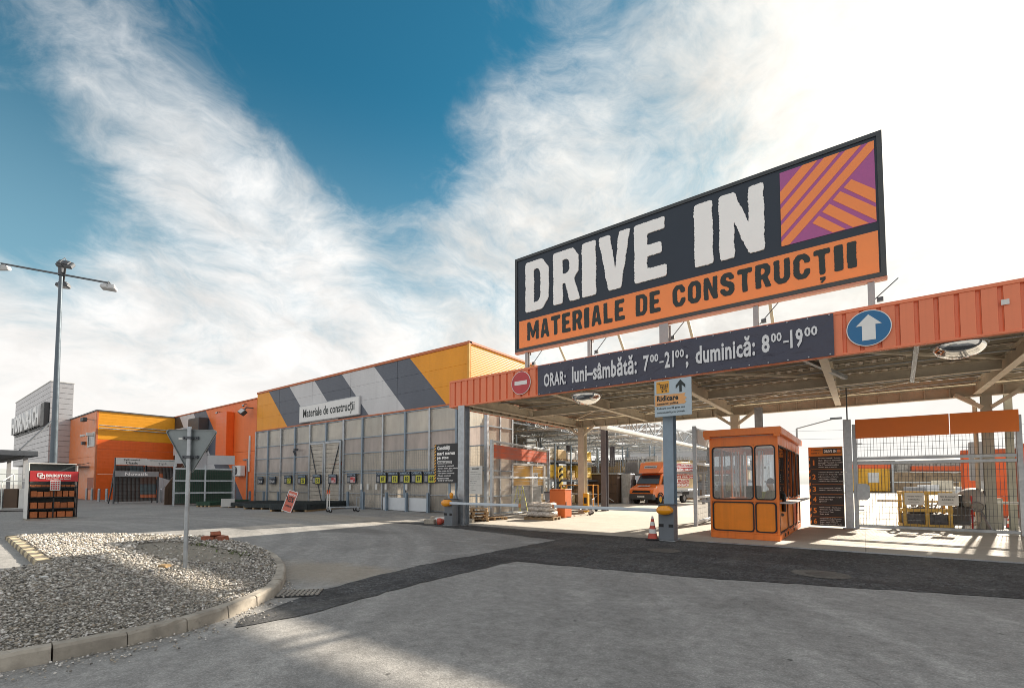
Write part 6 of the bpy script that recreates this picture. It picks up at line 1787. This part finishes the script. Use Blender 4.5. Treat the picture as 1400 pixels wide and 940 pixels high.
def bag_mesh(L, W_, H, seed):
    rr = random.Random(seed); mb = MB(); mb.smooth = True
    n_, k_ = 20, 14; V = []
    for i in range(k_ + 1):
        f = -1 + 2 * i / k_; s_ = max(.02, (1 - abs(f) ** 7)) ** .35
        for j in range(n_):
            a_ = 2 * math.pi * j / n_; ca_, sa_ = math.cos(a_), math.sin(a_)
            V.append((f * L / 2, math.copysign(abs(ca_) ** .45, ca_) * W_ / 2 * s_ + rr.uniform(-.012, .012), math.copysign(abs(sa_) ** .45, sa_) * H / 2 * s_ + rr.uniform(-.012, .012) + .012 * math.sin(f * 9 + seed)))
    mb.add(V, [(i * n_ + j, (i + 1) * n_ + j, (i + 1) * n_ + (j + 1) % n_, i * n_ + (j + 1) % n_) for i in range(k_) for j in range(n_)] + [tuple(range(n_)), tuple(k_ * n_ + j for j in range(n_))[::-1]])
    return mb
for k, (z, H, L) in enumerate(((.25, .24, 1.26), (.46, .2, 1.2), (.62, .16, 1.12))):
    build('bag_layer', bag_mesh(L * .96, .8, H * .94, k), mat('bag_tan', (.50, .42, .36), .6, var=.25, vs=4), o, loc=(0, 0, z))
    build('film_layer', bag_mesh(L, .86, H, k + 5), FILM, o, loc=(0, 0, z))
o = thing('waste_bin', 'grey plastic waste bin with round symbol behind the wrapped pallet', 'bin', (-11.5, 18.5, 0))
mb = MB(); mb.add([], []); mb.prism(rrect(-.26, .26, -.26, .26, .06), 0.05, .06, 'z')
lo, hi = rrect(-.22, .22, -.22, .22, .05), rrect(-.31, .31, -.31, .31, .06); n_ = len(lo)
mb.add([(x, y, .05) for x, y in lo] + [(x, y, 1.05) for x, y in hi], [(i, (i + 1) % n_, n_ + (i + 1) % n_, n_ + i) for i in range(n_)]); build('body', mb, mat('bin_grey', (.33, .35, .37), .55), o)
mb = MB(); mb.prism(rrect(-.33, .33, -.33, .33, .06), 1.05, 1.12, 'z'); build('lid', mb, DARKST, o)
mb = MB(); mb.ring(circ(0, .62, .12, 20), circ(0, .62, .085, 20), -.30, -.285); build('symbol', mb, WHITE, o)
sack((-12.1, 18.6, 0), (.7, .5, .6), OFFW, 'big white rubbish sack left of the waste bin', .3)
mb = MB(); mb.box(-.3, .3, -.25, .25, 0, .7, .02); tag(build('carton', mb, GM[0], loc=(-12.1, 19.2, 0)), 'tan carton behind the white rubbish sack', 'carton')
t1 = trolley((-11.0, 19.9, 0), R(20), 'platform trolley with red grips beside the rear canopy column')
ky = thing('key_bin', 'yellow fire box on the foot of the rear canopy column', 'box', (-10.98, 20.75, 0))
mb = MB(); mb.box(-.13, .13, -.1, .1, .1, 1.0, .02); build('body', mb, YELLOW, ky); mb = MB(); mb.box(-.08, .08, -.105, -.1, .5, .8); build('label_plate', mb, INK, ky)
fr_ = thing('goods_cart', 'orange tubular goods cart behind the rear canopy column', 'cart', (-12.2, 22.3, 0), R(8))
mb = MB()
for x in (-.9, .9):
    for y in (-.4, .4): mb.tube((x, y, .15), (x, y, 1.4), .03, 6)
    mb.tube((x, -.4, 1.4), (x, .4, 1.4), .03, 6)
for y in (-.4, .4): mb.tube((-.9, y, 1.4), (.9, y, 1.4), .03, 6)
build('frame', mb, mat('cart_orange', (.68, .3, .05), .5), fr_)
mb = MB(); mb.box(-.9, .9, -.4, .4, .2, .26); mb.box(-.88, .88, -.38, .38, .9, .94); build('deck', mb, GREY, fr_)
for x in (-.8, .8):
    for y in (-.35, .35): mb = MB(); mb.tube((x, y - .02, .09), (x, y + .02, .09), .09, 12); build('wheel', mb, BLACK, fr_)

# baler behind the left gate
ba = thing('baling_press', 'yellow and grey baling press behind the left mesh gate', 'machine', (-15.9, 21.6, 0), R(85))
mb = MB(); mb.box(-1.6, 1.6, -.6, .6, 0, 1.35, .03); build('lower_body', mb, mat('press_grey', (.36, .37, .37), .5, var=.1), ba)
mb = MB(); mb.box(-1.7, 1.7, -.62, .6, 1.36, 2.45, .03); build('upper_body', mb, YELLOW, ba)
for x in (-1.62, .55, 1.7):
    mb = MB(); mb.box(x - .06, x + .06, -.75, -.63, 0, 2.5); build('frame_post', mb, OFFW, ba)
mb = MB(); mb.box(-1.65, 1.65, -.75, -.63, 2.5, 2.6); build('frame_head', mb, OFFW, ba)
mb = MB(); mb.box(.75, 1.15, -.66, -.63, 1.3, 2.1); s_ = build('warning_plate', mb, OFFW, ba)
mb = MB(); mb.ring(circ(.95, 1.85, .13, 20), circ(.95, 1.85, .09, 20), -.67, -.661); build('warning_ring', mb, INK, s_)
mb = MB(); mb.bar((-.9, -.7, .5), (-.1, -.7, 1.2), .04); build('lever', mb, DARKST, ba)
sl = thing('step_ladder', 'lime green step ladder standing behind the left mesh gate', 'ladder', (-14.1, 19.5, 0), R(80))
for x in (-.25, .25):
    mb = MB(); mb.bar((x, -.3, 0), (x * .7, 0, 1.35), .05, .03); build('front_rail', mb, LIME, sl)
    mb = MB(); mb.bar((x, .35, 0), (x * .7, .02, 1.35), .04, .03); build('rear_rail', mb, LIME, sl)
for i in range(4):
    mb = MB(); z = .28 + i * .3; mb.box(-.22, .22, -.3 + z * .22 - .05, -.3 + z * .22 + .05, z, z + .03); build('step', mb, GALV, sl)
sp_ = thing('striped_post', 'yellow and black striped post beyond the left gate', 'post', (-14.0, 23.4, 0))
mb = MB(); mb.box(-.09, .09, -.09, .09, 0, 2.5); build('shaft', mb, LIME if False else mat('post_yellow', (.70, .55, .15), .6), sp_)
for i in range(7): mb = MB(); mb.prism([(-.092, .1 + i * .33), (.092, .26 + i * .33), (.092, .42 + i * .33), (-.092, .26 + i * .33)], -.093, .093, 'y'); build('stripe', mb, BLACK, sp_)

# ------------------------------------------------------------------ covered yard racks
yr = thing('yard_roof', 'open steel truss roof over the storage racks behind the canopy', 'roof', (-19, 34, 0))
for v in np.arange(22.6, 48, 3.4):
    mb = MB(); mb.truss((-28, v, 4.55), (-10.9, v, 4.55), .7, 14, .09, .05); build('roof_truss', mb, GALV, yr, w=True)
    mb = MB(); mb.bar((-28, v + 1.7, 5.35), (-10.9, v + 1.7, 5.35), .07, .14); build('purlin', mb, GALV, yr, w=True)
    mb = MB(); mb.tube((-27, v + .9, 4.75), (-11, v + .9, 4.75), .035, 6); build('sprinkler_pipe', mb, OFFW, yr, w=True)
    for k, (a, b_) in enumerate(((-28, -24.6), (-23.4, -20), (-18.8, -16.0))):
        mb = MB(); mb.box(a, b_, v - .1, v + 3.2, 5.45, 5.5); build('roof_sheet', mb, POLY, yr, w=True)  # translucent sheets spaced apart, shaped to let sun onto racks and truck
mb = MB(); mb.truss((-10.85, 22.4, 4.55), (-10.85, 47, 4.55), .85, 16, .1, .06); build('edge_truss', mb, GALV, yr, w=True)
mb = MB(); mb.box(-10.98, -10.6, 22.4, 47, 4.32, 4.5, .02); build('gutter', mb, OFFW, yr, w=True)
for x, y, m_ in ((-11.2, 23.3, mat('dark_column', (.14, .13, .15), .5, .2)), (-11.0, 46.5, GALV), (-22.0, 40, GALV), (-19, 24, GALV), (-19, 33, MATS['dark_column']), (-16.6, 36, MATS['dark_column']), (-17.4, 41, GALV)):
    mb = MB(); mb.hbeam((x, y, 0), (x, y, 4.55), .3, .3, .024); build('column', mb, m_, yr, w=True)

def rack(loc, rz, L, levels, lab, group='storage racks under the yard roof', beam=DARKST):
    o = thing('storage_rack', lab, 'rack', loc, rz, group)
    k = int(round(L / 2.4))
    for i in range(k + 1):
        x = i * L / k; mb = MB(); mb.box(x - .05, x + .05, -.05, .05, 0, levels[-1] + 1.1); mb.box(x - .05, x + .05, 1.0, 1.1, 0, levels[-1] + 1.1)
        for z in np.arange(.3, levels[-1] + .8, .8): mb.bar((x, 0, z), (x, 1.05, z + .5), .04)
        build('upright', mb, STEELB if i % 3 else GALV, o)
    for z in levels:
        for y in (0, 1.05): mb = MB(); mb.box(.05, L - .05, y - .03, y + .03, z - .14, z); build('beam', mb, beam, o)
        mb = MB(); mb.box(.05, L - .05, .03, 1.02, z - .06, z - .02); build('deck', mb, DARKST, o)
    return o
def fill(loc, rz, L, levels, tagtxt, step=1.25, hmax=1.15):
    c_, s_ = math.cos(rz), math.sin(rz)
    for lv, z in enumerate([0.0] + levels):
        x = .75; i = 0
        while x < L - .5:
            k = random.choice((0, 0, 1, 1, 2, 4, 5, 3)); hh = random.uniform(.6, hmax)
            goods((loc[0] + c_ * x - s_ * .52, loc[1] + s_ * x + c_ * .52, z + .002), (1.1, .85, hh), GM[k], f'{GN[k]} pallet load, {ORD[min(i, 14)]} along {("the floor row", "the middle shelf", "the top shelf")[lv]} of the {tagtxt}', 'pallet loads on the yard racks', rz, layers=random.choice((1, 2, 4)))
            x += step; i += 1
rack((-16.2, 24.2, 0), R(90), 8.4, [1.75, 3.0], 'storage rack of timber along the left of the yard behind the gate'); fill((-16.2, 24.2, 0), R(90), 8.4, [1.75, 3.0], 'left timber rack')
rack((-26.0, 37.6, 0), 0, 12.0, [2.3, 3.5], 'long storage rack at the back of the yard behind the brown containers'); fill((-26.0, 37.6, 0), 0, 12.0, [2.3], 'long back rack', 1.4, 1.3)
rack((-13.6, 44.0, 0), 0, 7.2, [1.7, 2.9], 'storage rack far behind the truck'); fill((-13.6, 44.0, 0), 0, 7.2, [1.7, 2.9], 'far rack behind the truck', 1.5)
# cages on the rack tops
for i in range(6):
    o = thing('wire_cage', f'grey wire cage above the brown containers, {ORD[i]} from left', 'cage', (-17.6 + i * 1.5, 35.6 + (0 if i < 4 else 3), 2.35), 0, 'wire cages above the containers')
    mb = MB(); mb.wires(-.6, .6, 0, 1.2, -.5, .15, .2, .02); mb.wires(-.6, .6, 0, 1.2, .5, .15, .2, .02); build('wire_side', mb, GREY, o, kind='stuff')
    mb = MB(); [mb.box(x - .03, x + .03, y - .03, y + .03, 0, 1.22) for x in (-.6, .6) for y in (-.5, .5)]; build('corner_post', mb, GALV, o)
    mb = MB(); mb.box(-.5, .5, -.4, .4, .02, random.uniform(.5, 1.0)); build('contents', mb, random.choice(GM), o)
mb = MB(); mb.box(-18.6, -8.8, 35.0, 39.2, 2.2, 2.34); [mb.box(x - .1, x + .1, 35.1, 35.3, 0, 2.2) for x in (-18.4, -13.9 + .5, -9.2)]
tag(build('mezzanine_platform', mb, GREY), 'grey platform carrying wire cages over the brown containers', 'platform')
# brown containers and a steel cabinet
for x0, x1, lab in ((-16.95, -14.6, 'brown container with white rope before it, left of the truck'), (-13.6, -11.9, 'brown container partly hidden behind the truck cab')):
    o = thing('brown_container', lab, 'container', ((x0 + x1) / 2, 32.4 if x0 < -16 else 35.2, 0))
    W_ = (x1 - x0) / 2
    mb = MB(); mb.box(-W_, W_, 0.05, 2.2, 0, 2.15, .02); build('body', mb, BROWN, o)
    for i in range(2):
        for j in range(3): mb = MB(); mb.box(-W_ + .06 + i * W_ * .97, -W_ + .03 + (i + 1) * W_ * .97, 0.0, .049, .06 + j * .69, .72 + j * .69, .008); build('door_panel', mb, BROWN, o)
    mb = MB(); mb.box(-W_ - .05, W_ + .05, -.03, 2.25, 2.151, 2.25); build('roof_edge', mb, GALV, o)
mb = MB(); mb.pipe([(-16.6, 32.1, .25), (-15.75, 32.1, .72), (-14.7, 32.1, .15)], .025, 6); mb.lathe([(.001, .2), (.1, .15), (.12, .05), (.1, 0)], (-16.6, 32.1, .12), 8); tag(build('rope', mb, OFFW), 'white rope hanging across the front of the brown container', 'rope')
o = thing('steel_cabinet', 'tall galvanised cabinet between brown container and truck', 'cabinet', (-14.1, 32.9, 0))
mb = MB(); mb.box(-.38, .38, 0, .8, 0, 2.2, .02); build('body', mb, GALV, o); mb = MB(); mb.box(-.33, .33, -.02, 0, .1, 1.1); mb.box(-.33, .33, -.02, 0, 1.15, 2.1); build('door', mb, GALV, o); mb = MB(); mb.box(-.1, .35, -.35, -.05, 0, .45, .03); build('meter_box', mb, LGREY, o)
# pale hall far behind
o = thing('far_hall', 'pale gabled hall far behind the yard racks', 'building', (-17, 62, 0))
mb = MB(); mb.prism([(-9, 0), (9, 0), (9, 6.0), (0, 8.2), (-9, 6.0)], 0, 16, 'y'); build('body', mb, LGREY, o)
mb = MB(); mb.prism([(-9.3, 5.95), (0, 8.25), (9.3, 5.95), (9.3, 6.2), (0, 8.5), (-9.3, 6.2)], -.2, 16.2, 'y'); build('roof', mb, OFFW, o)
mb = MB(); mb.box(-2, 2, -.05, 0, 0, 4); build('door', mb, GREY, o)
for x in (-6, 6): mb = MB(); mb.box(x - 1, x + 1, -.06, 0, 3, 4.2); build('window', mb, DGLASS, o)
mb = MB(); mb.tube((-12.0, 35, 0), (-12.0, 35, 6.2), .12, 10); tag(build('yard_pole', mb, OFFW), 'slim pale pole rising behind the truck cab', 'pole')

# ------------------------------------------------------------------ delivery truck
tk = thing('delivery_truck', 'orange delivery truck with printed cargo box parked in the yard', 'truck', (-12.6, 32.0, .004), R(-8))
TO = mat('truck_orange', (.84, .20, .035), .35, var=.04, coat=.4)
def loft(prof, y_is_first=True):
    """side profile of (y, z, half-width) mirrored left/right"""
    mb = MB(); n_ = len(prof)
    V = [(-h, y, z) for y, z, h in prof] + [(h, y, z) for y, z, h in prof]
    mb.add(V, [tuple(range(n_))[::-1], tuple(range(n_, 2 * n_))] + [((i + 1) % n_, i, i + n_, (i + 1) % n_ + n_) for i in range(n_)])
    return mb
mb = loft([(.12, .55, .92), (.02, .8, .93), (.05, 1.02, .93), (.22, 1.16, .93), (.85, 1.36, .92), (.95, 1.38, .93), (1.42, 2.08, .84), (1.62, 2.18, .82), (2.35, 2.2, .84), (2.4, 1.4, .99), (2.4, .5, 1.0), (1.2, .5, 1.0), (.5, .5, .98)]); build('cab', mb, TO, tk)
mb = loft([(.93, 1.42, .86), (1.40, 2.06, .775), (1.42, 2.03, .775), (.97, 1.40, .86)])
mb.v = [(x, y - .025, z + .025) for x, y, z in mb.v]; build('windscreen', mb, DGLASS, tk)
for sx in (-1, 1):
    mb = MB(); pts = [(1.25, 1.42), (2.25, 1.42), (2.25, 2.02), (1.62, 2.02)]
    V = [(sx * (1.005 - (z - 1.4) * .2), y, z) for y, z in pts]; mb.add(V, [(0, 1, 2, 3) if sx > 0 else (3, 2, 1, 0)]); wn = build('side_window', mb, DGLASS, tk)
    mb = MB(); mb.box(sx * 1.02 - .06, sx * 1.02 + .06, 1.12, 1.3, 1.3, 1.75, .03); mb.v = [(x + sx * .16, y, z) for x, y, z in mb.v]; mb.bar((sx * .95, 1.25, 1.45), (sx * 1.15, 1.2, 1.5), .05); build('mirror', mb, BLACK, tk)
    mb = MB(); V = [(sx * .50, .20, 1.02), (sx * .9, .30, 1.10), (sx * .94, .55, 1.28), (sx * .93, .50, 1.06), (sx * .88, .16, .93), (sx * .52, .10, .95)]; V = [(x, y - .02 - .12 * (1 - abs(x)), z + .02) for x, y, z in V]
    mb.add(V, [(0, 1, 2, 3, 4, 5) if sx > 0 else (5, 4, 3, 2, 1, 0)]); V2 = [(x, y + .15, z - .02) for x, y, z in V]; build('headlight', mb, mat('headlight', (.7, .72, .72), .1, .2, var=.1), tk)
    mb = MB(); mb.box(sx * .78 - .14, sx * .78 + .14, -.005, .06, .62, .68, .01); build('fog_lamp', mb, LGREY, tk)
mb = MB(); mb.box(-.95, .95, -.03, .35, .32, .74, .05); build('bumper', mb, CHAR, tk)
mb = MB(); mb.prism([(-.62, .98), (.62, .98), (.72, .82), (-.72, .82)], -.012, .05, 'y'); build('grille', mb, BLACK, tk)
mb = MB(); mb.prism([(-.72, 1.03), (.72, 1.03), (.66, .99), (-.66, .99)], -.03, .08, 'y'); build('grille_trim', mb, TO, tk)
mb = MB(); mb.box(-.27, .27, -.045, -.031, .5, .6); pl_ = build('number_plate', mb, WHITE, tk); text('B 42 DRV', -.2, .2, .525, .575, -.0455, INK, tk, bold=.03, depth=.003)
mb = MB(); mb.prism([(.30, 1.245), (.33, 1.255), (.62, 1.34), (.59, 1.33)], -.45, .45, 'x'); mb.v = [(x, y, z) for x, y, z in mb.v]; build('bonnet_plate', mb, LGREY, tk)
mb = loft([(1.05, 2.22, .78), (1.15, 2.3, .80), (1.75, 3.0, .98), (2.48, 3.02, 1.0), (2.48, 2.22, 1.0)]); build('wind_deflector', mb, TO, tk)
mb = MB(); V = [(-.5, 1.40, 2.55), (.5, 1.40, 2.55), (.5, 1.55, 2.75), (-.5, 1.55, 2.75)]; mb.add([(x, y - .055, z + .03) for x, y, z in V], [(0, 1, 2, 3)]); build('name_plate', mb, LGREY, tk)
tx = text('HORNBACH', -.45, .4, 0, .12, 0, INK, tk, bold=.04, depth=.004); tx.location = (0, 1.375, 2.62); tx.rotation_euler = (R(-35), 0, 0)
tx = text('HORNBACH', -.35, .35, 0, .08, 0, INK, tk, bold=.04, depth=.004); tx.location = (0, .40, 1.31); tx.rotation_euler = (R(-72), 0, 0)
KR = mat('cargo_kraft', (.76, .60, .36), .6, var=.15, vs=3)
mb = MB(); mb.box(-1.05, 1.05, 2.5, 7.0, .95, 3.12, .02); cb = build('cargo_box', mb, KR, tk)
mb = MB(); mb.box(-1.07, 1.07, 2.48, 7.02, .9, 1.0, .01); build('sill_rail', mb, GALV, tk)
mb = MB(); mb.box(1.052, 1.06, 2.52, 6.98, .98, 1.15); mb.box(-1.06, -1.052, 2.52, 6.98, .98, 1.15); build('side_rail', mb, OFFW, tk)
for j, (s_, y0, y1, z0, z1, m_) in enumerate((('CONSTRUCTORULE,', 2.7, 6.2, 2.72, 2.95, RED), ('CĂRĂM ORICE', 2.7, 6.2, 2.44, 2.66, CHALK), ('ÎNCHIRIAZĂ-MĂ LA', 2.7, 6.8, 2.15, 2.36, RED), ('ORICE ORĂ DIN ZI', 2.7, 6.8, 1.88, 2.08, CHALK), ('DIN MAGAZIN', 2.7, 5.4, 1.55, 1.78, RED), ('HORNBACH', 2.7, 5.4, 1.25, 1.48, CHALK))):
    if m_ is CHALK:
        mb = MB(); mb.box(1.0515, 1.054, y0 - .06, y1 + .06, z0 - .03, z1 + .03); build('text_field', mb, RED, tk)
    else:
        mb = MB(); mb.box(1.0515, 1.054, y0 - .06, y1 + .06, z0 - .03, z1 + .03); build('text_field', mb, CHALK, tk)
    tx = text(s_, y0, y1, z0, z1, 0, m_, tk, bold=.05, depth=.004); tx.rotation_euler = (0, 0, R(90)); tx.location = (1.0545, 0, 0)
mb = MB(); mb.box(-.4, -.3, .8, 6.9, .6, .8); mb.box(.3, .4, .8, 6.9, .6, .8); build('chassis', mb, BLACK, tk)
for sx in (-1, 1):
    mb = MB(); mb.box(sx * 1.0 - .02, sx * 1.0 + .02, 3.2, 4.3, .55, .68); mb.box(sx * 1.0 - .02, sx * 1.0 + .02, 3.2, 4.3, .75, .8); build('side_guard', mb, LGREY, tk)
    for y in (.95, 4.75):
        w_ = MB(); w_.lathe([(.22, -.12), (.345, -.12), (.365, -.09), (.365, .09), (.345, .12), (.22, .12)], n=24, axis='x'); wl = build('wheel', w_, TYRE, tk, loc=(sx * .88, y, .365))
        r_ = MB(); r_.lathe([(.001, sx * .06), (.08, sx * .07), (.1, sx * .05), (.19, sx * .07), (.225, sx * .1)], n=20, axis='x'); build('rim', r_, YELLOW if y < 2 else GREY, wl)
    mb = MB(); [mb.tube((sx * 1.0, .95 + .42 * math.cos(R(a)), .40 + .42 * math.sin(R(a))), (sx * 1.0, .95 + .42 * math.cos(R(a + 20)), .40 + .42 * math.sin(R(a + 20))), .035, 6) for a in range(0, 180, 20)]; build('wheel_arch', mb, BLACK, tk)
mb = MB(); mb.box(-1.02, 1.02, 4.3, 5.2, .62, .72); build('mudguard', mb, BLACK, tk)

# ------------------------------------------------------------------ right-hand yard
yc = thing('yellow_crate', 'yellow wooden slatted crate behind the sliding gate', 'crate', (1.58, 20.6, 0), R(6))
YW = mat('crate_yellow', (.62, .40, .10), .65, var=.2, vs=6)
for x in (-.56, 0, .56):
    for y in (-.4, .4): mb = MB(); mb.box(x - .05, x + .05, y - .03, y + .03, 0, 1.22, .006); build('upright', mb, YW, yc)
for z in (.12, .62, 1.18):
    for y in (-.44, .44): mb = MB(); mb.box(-.61, .61, y - .02, y + .02, z - .05, z + .05, .005); build('slat', mb, YW, yc)
    for x in (-.61, .61): mb = MB(); mb.box(x - .02, x + .02, -.4, .4, z - .05, z + .05); build('slat', mb, YW, yc)
mb = MB(); mb.box(-.54, .54, -.37, .37, .05, .5, .03); mb.box(-.4, .2, -.3, .2, .5, .7, .05); build('scrap_bed', mb, mat('scrap', (.10, .10, .11), .8, var=.5, vs=9, bump=1, bs=12), yc)
mb = MB(); [mb.bar((random.uniform(-.5, .5), random.uniform(-.35, .35), .5), (random.uniform(-.5, .5), random.uniform(-.35, .35), random.uniform(.7, 1.0)), .03) for _ in range(14)]; build('scrap_pieces', mb, GREY, yc, kind='stuff')
mx = thing('cement_mixer', 'grey cement mixer with tilted drum behind the sliding gate', 'mixer', (2.75, 21.0, 0), R(15))
mb = MB(); mb.lathe([(.12, -.4), (.3, -.32), (.38, -.05), (.36, .15), (.2, .42), (.17, .42), (.0, .2)], n=18); dr = build('drum', mb, mat('mixer_grey', (.34, .32, .29), .6, var=.2, dirt=.4), mx, loc=(0, 0, .95)); dr.rotation_euler = (R(-20), R(55), 0)
mb = MB(); [mb.bar((sx * .35, sy * .35, 0), (sx * .12, 0, .9), .05) for sx in (-1, 1) for sy in (-1, 1)]; build('stand', mb, GREY, mx)
mb = MB(); mb.lathe([(.30, -.03), (.34, 0), (.30, .03), (.26, 0), (.30, -.03)], (0, -.4, .8), 16, 'y'); mb.v = [(x * .5, y, .75 + (z - .8) * .5) for x, y, z in mb.v]; build('tilt_wheel', mb, GREY, mx)
wb = thing('wheelbarrow', 'upturned wheelbarrow leaning beside the cement mixer', 'wheelbarrow', (2.45, 20.6, 0), R(-20))
mb = MB(); mb.add([(-.3, -.3, .2), (.3, -.3, .2), (.22, .1, .75), (-.22, .1, .75), (-.2, -.1, .15), (.2, -.1, .15), (.15, .25, .6), (-.15, .25, .6)], [(0, 1, 2, 3), (4, 7, 6, 5), (0, 4, 5, 1), (1, 5, 6, 2), (2, 6, 7, 3), (3, 7, 4, 0)]); build('tray', mb, DARKST, wb)
mb = MB(); mb.bar((-.25, .1, 0), (-.25, .1, 1.1), .035); mb.bar((.25, .1, 0), (.25, .1, 1.1), .035); build('handle', mb, RED, wb); mb = MB(); mb.tube((-.04, .05, .95), (.04, .05, .95), .18, 14); build('wheel', mb, BLACK, wb)
mb = MB(); mb.box(0.42, 5.2, 21.45, 21.5, .83, .91, .01); mb.box(.38, .42, 21.44, 21.51, .82, .92); tag(build('boom_pole', mb, OFFW), 'long pale boom lying level behind the sliding gate', 'boom')
for i, (x, y) in enumerate(((3.05, 21.5), (3.5, 22.0), (4.3, 21.6))):
    mb = MB(); mb.box(x - .13, x + .13, y - .1, y + .1, 0, 1.0, .02); tag(build('concrete_stub', mb, mat('stub_grey', (.40, .40, .36), .8, var=.15)), f'grey square stub post behind the right canopy columns, {("left", "middle", "right")[i]} of three', 'post', 'stub posts behind the gate')
# orange tool sheds behind the columns
for i, (x, y, w2, h_) in enumerate(((4.6, 30.0, .9, 3.0), (6.6, 31.5, .8, 3.3))):
    o = thing('orange_shed', f'tall orange steel shed beyond the right canopy columns, {("left", "right")[i]} of two', 'shed', (x, y, 0), R(-10), 'orange sheds')
    mb = MB(); mb.box(-w2, w2, -.8, .8, 0, h_, .03); build('body', mb, mat('shed_orange', (.50, .10, .03), .5, var=.08), o)
    mb = MB(); [mb.box(-w2 - .012, -w2, -.7 + k * .28, -.6 + k * .28, .1, h_ - .1) for k in range(5)]; build('rib', mb, REDOR, o)
    mb = MB(); mb.box(-w2 + .1, w2 - .1, -.82, -.8, .1, h_ - .2); build('door', mb, REDOR, o)
mb = MB(); mb.box(-.35, .35, -.15, .15, 0, 1.6, .02); tag(build('control_box', mb, GREY, loc=(3.9, 27.0, 1.6)), 'grey control box mounted beside the orange sheds', 'box'); mb = MB(); mb.box(3.8, 4.0, 26.95, 27.1, 0, 1.6); tag(build('control_post', mb, GALV), 'post carrying the grey control box', 'post')
ld = thing('lattice_mast', 'slim lattice mast rising at the right edge behind the gate', 'mast', (8.1, 30, 0))
mb = MB()
for sx in (-.35, .35): mb.box(sx - .03, sx + .03, -.03, .03, 0, 8)
for i in range(16): mb.bar((-.35, 0, .3 + i * .5), (.35, 0, .3 + i * .5), .03)
build('ladder', mb, REDOR, ld)
# far wall and yard stock
fw = thing('stock_wall', 'long brown stacked-stone stock wall at the far end of the yard', 'wall', (16, 107, 0), R(37))
STN = mat('stone_stock', (.34, .25, .16), .85, var=.4, vs=1.4, bump=.6, bs=6)
STG = mat('stone_stock_grey', (.36, .34, .31), .85, var=.4, vs=2, bump=.6, bs=6)
x = -21.0; i = 0
while x < 22:
    wd = random.uniform(1.6, 2.4)
    for z0, z1, m_ in ((0, 1.7, STN), (1.72, 3.3, STN), (3.32, 5.2, STG)):
        mb = MB(); mb.box(x, x + wd - .05, random.uniform(-.15, .15), 1.5, z0, z1 - random.uniform(.02, .2), .04); build('stone_pack', mb, m_, fw)
    x += wd; i += 1
mb = MB(); mb.box(-12.5, 9.2, -.5, -.25, 3.45, 4.25, .03); o = build('orange_beam_sign', mb, mat('beam_orange', (.70, .11, .02), .5), loc=(16, 107, 0), rz=R(37)); tag(o, 'long orange banner strip along the far stock wall', 'banner')
yk = thing('yellow_container', 'yellow container with white notice at the far stock wall', 'container', (1.3, 95.5, 0), R(37))
mb = MB(); mb.box(-2.7, 2.7, 0, 2.4, .2, 3.9, .05); build('body', mb, YELLOW, yk); mb = MB(); mb.box(-2.8, 2.8, -.05, 2.45, 3.9, 4.5); build('head_band', mb, REDOR, yk)
mb = MB(); mb.box(-.9, .9, -.04, 0, 1.6, 3.2); build('notice', mb, OFFW, yk)
for k in range(10): mb = MB(); mb.box(-2.6 + k * .55, -2.45 + k * .55, -.05, 0, .3, 1.5 if -1 < -2.6 + k * .55 < 1 else 3.8); build('rib', mb, mat('container_rib', (.55, .3, .03), .5), yk)
for x in (-3.0, 3.0): mb = MB(); mb.box(x - .15, x + .15, -.2, .1, 0, 5.0); build('post', mb, GALV, yk)
for i in range(8):
    f = i / 7; x, y = 5.5 + f * 11, 84 + f * 10
    k = (3, 5, 1, 5, 0, 3, 5, 1)[i]
    goods((x, y, 0), (1.8, 1.5, random.uniform(1.0, 2.0)), GM[k], f'{GN[k]} stock pallet before the far stone wall, {ORD[i]} from left', 'stock pallets before the far wall', R(37), 2)
# street light and wires far behind
sl_ = thing('street_lamp', 'far curved street lamp above the aisle board', 'street lamp', (-2.1, 45, 0))
mb = MB(); mb.tube((-2.2, 0, 0), (-2.2, 0, 6.0), .07, 8); mb.tube((-2.2, 0, 6.0), (.3, 0, 6.6), .05, 8); build('pole', mb, GREY, sl_); mb = MB(); mb.box(.1, .9, -.15, .15, 6.55, 6.7, .04); build('lamp_head', mb, DARKST, sl_)
for i, (z, v) in enumerate(((13.0, 150), (15.5, 152), (10.5, 148))):
    mb = MB(); pts = [(-70 + k * 18, v + k * 2, z + 3.2 * ((k - 7) / 7) ** 2) for k in range(15)]; mb.pipe(pts, .03, 4); tag(build('power_line', mb, DARKST), f'thin overhead power line far behind the yard, {("middle", "highest", "lowest")[i]} of three', 'cable', 'power lines')
for x, y in ((-72, 150), (185, 178)):
    mb = MB(); mb.tube((x, y, 0), (x, y, 19), .3, 8); tag(build('power_pole', mb, GREY), ('left' if x < 0 else 'right') + ' pole carrying the far power lines', 'pole', 'power poles')
# low hills on the horizon
mb = MB(); mb.smooth = True
HV = []; HN = 90
for i in range(HN):
    a = R(-100 + 200 * i / (HN - 1)); h = 22 + 10 * math.sin(i * .37) + 6 * math.sin(i * .91 + 1)
    for rr_, hh in ((700, 0), (760, h * .8), (860, h), (980, 0)): HV.append((rr_ * math.sin(a + R(-20)), rr_ * math.cos(a + R(-20)), hh))
mb.add(HV, [(i * 4 + k, (i + 1) * 4 + k, (i + 1) * 4 + k + 1, i * 4 + k + 1) for i in range(HN - 1) for k in range(3)])
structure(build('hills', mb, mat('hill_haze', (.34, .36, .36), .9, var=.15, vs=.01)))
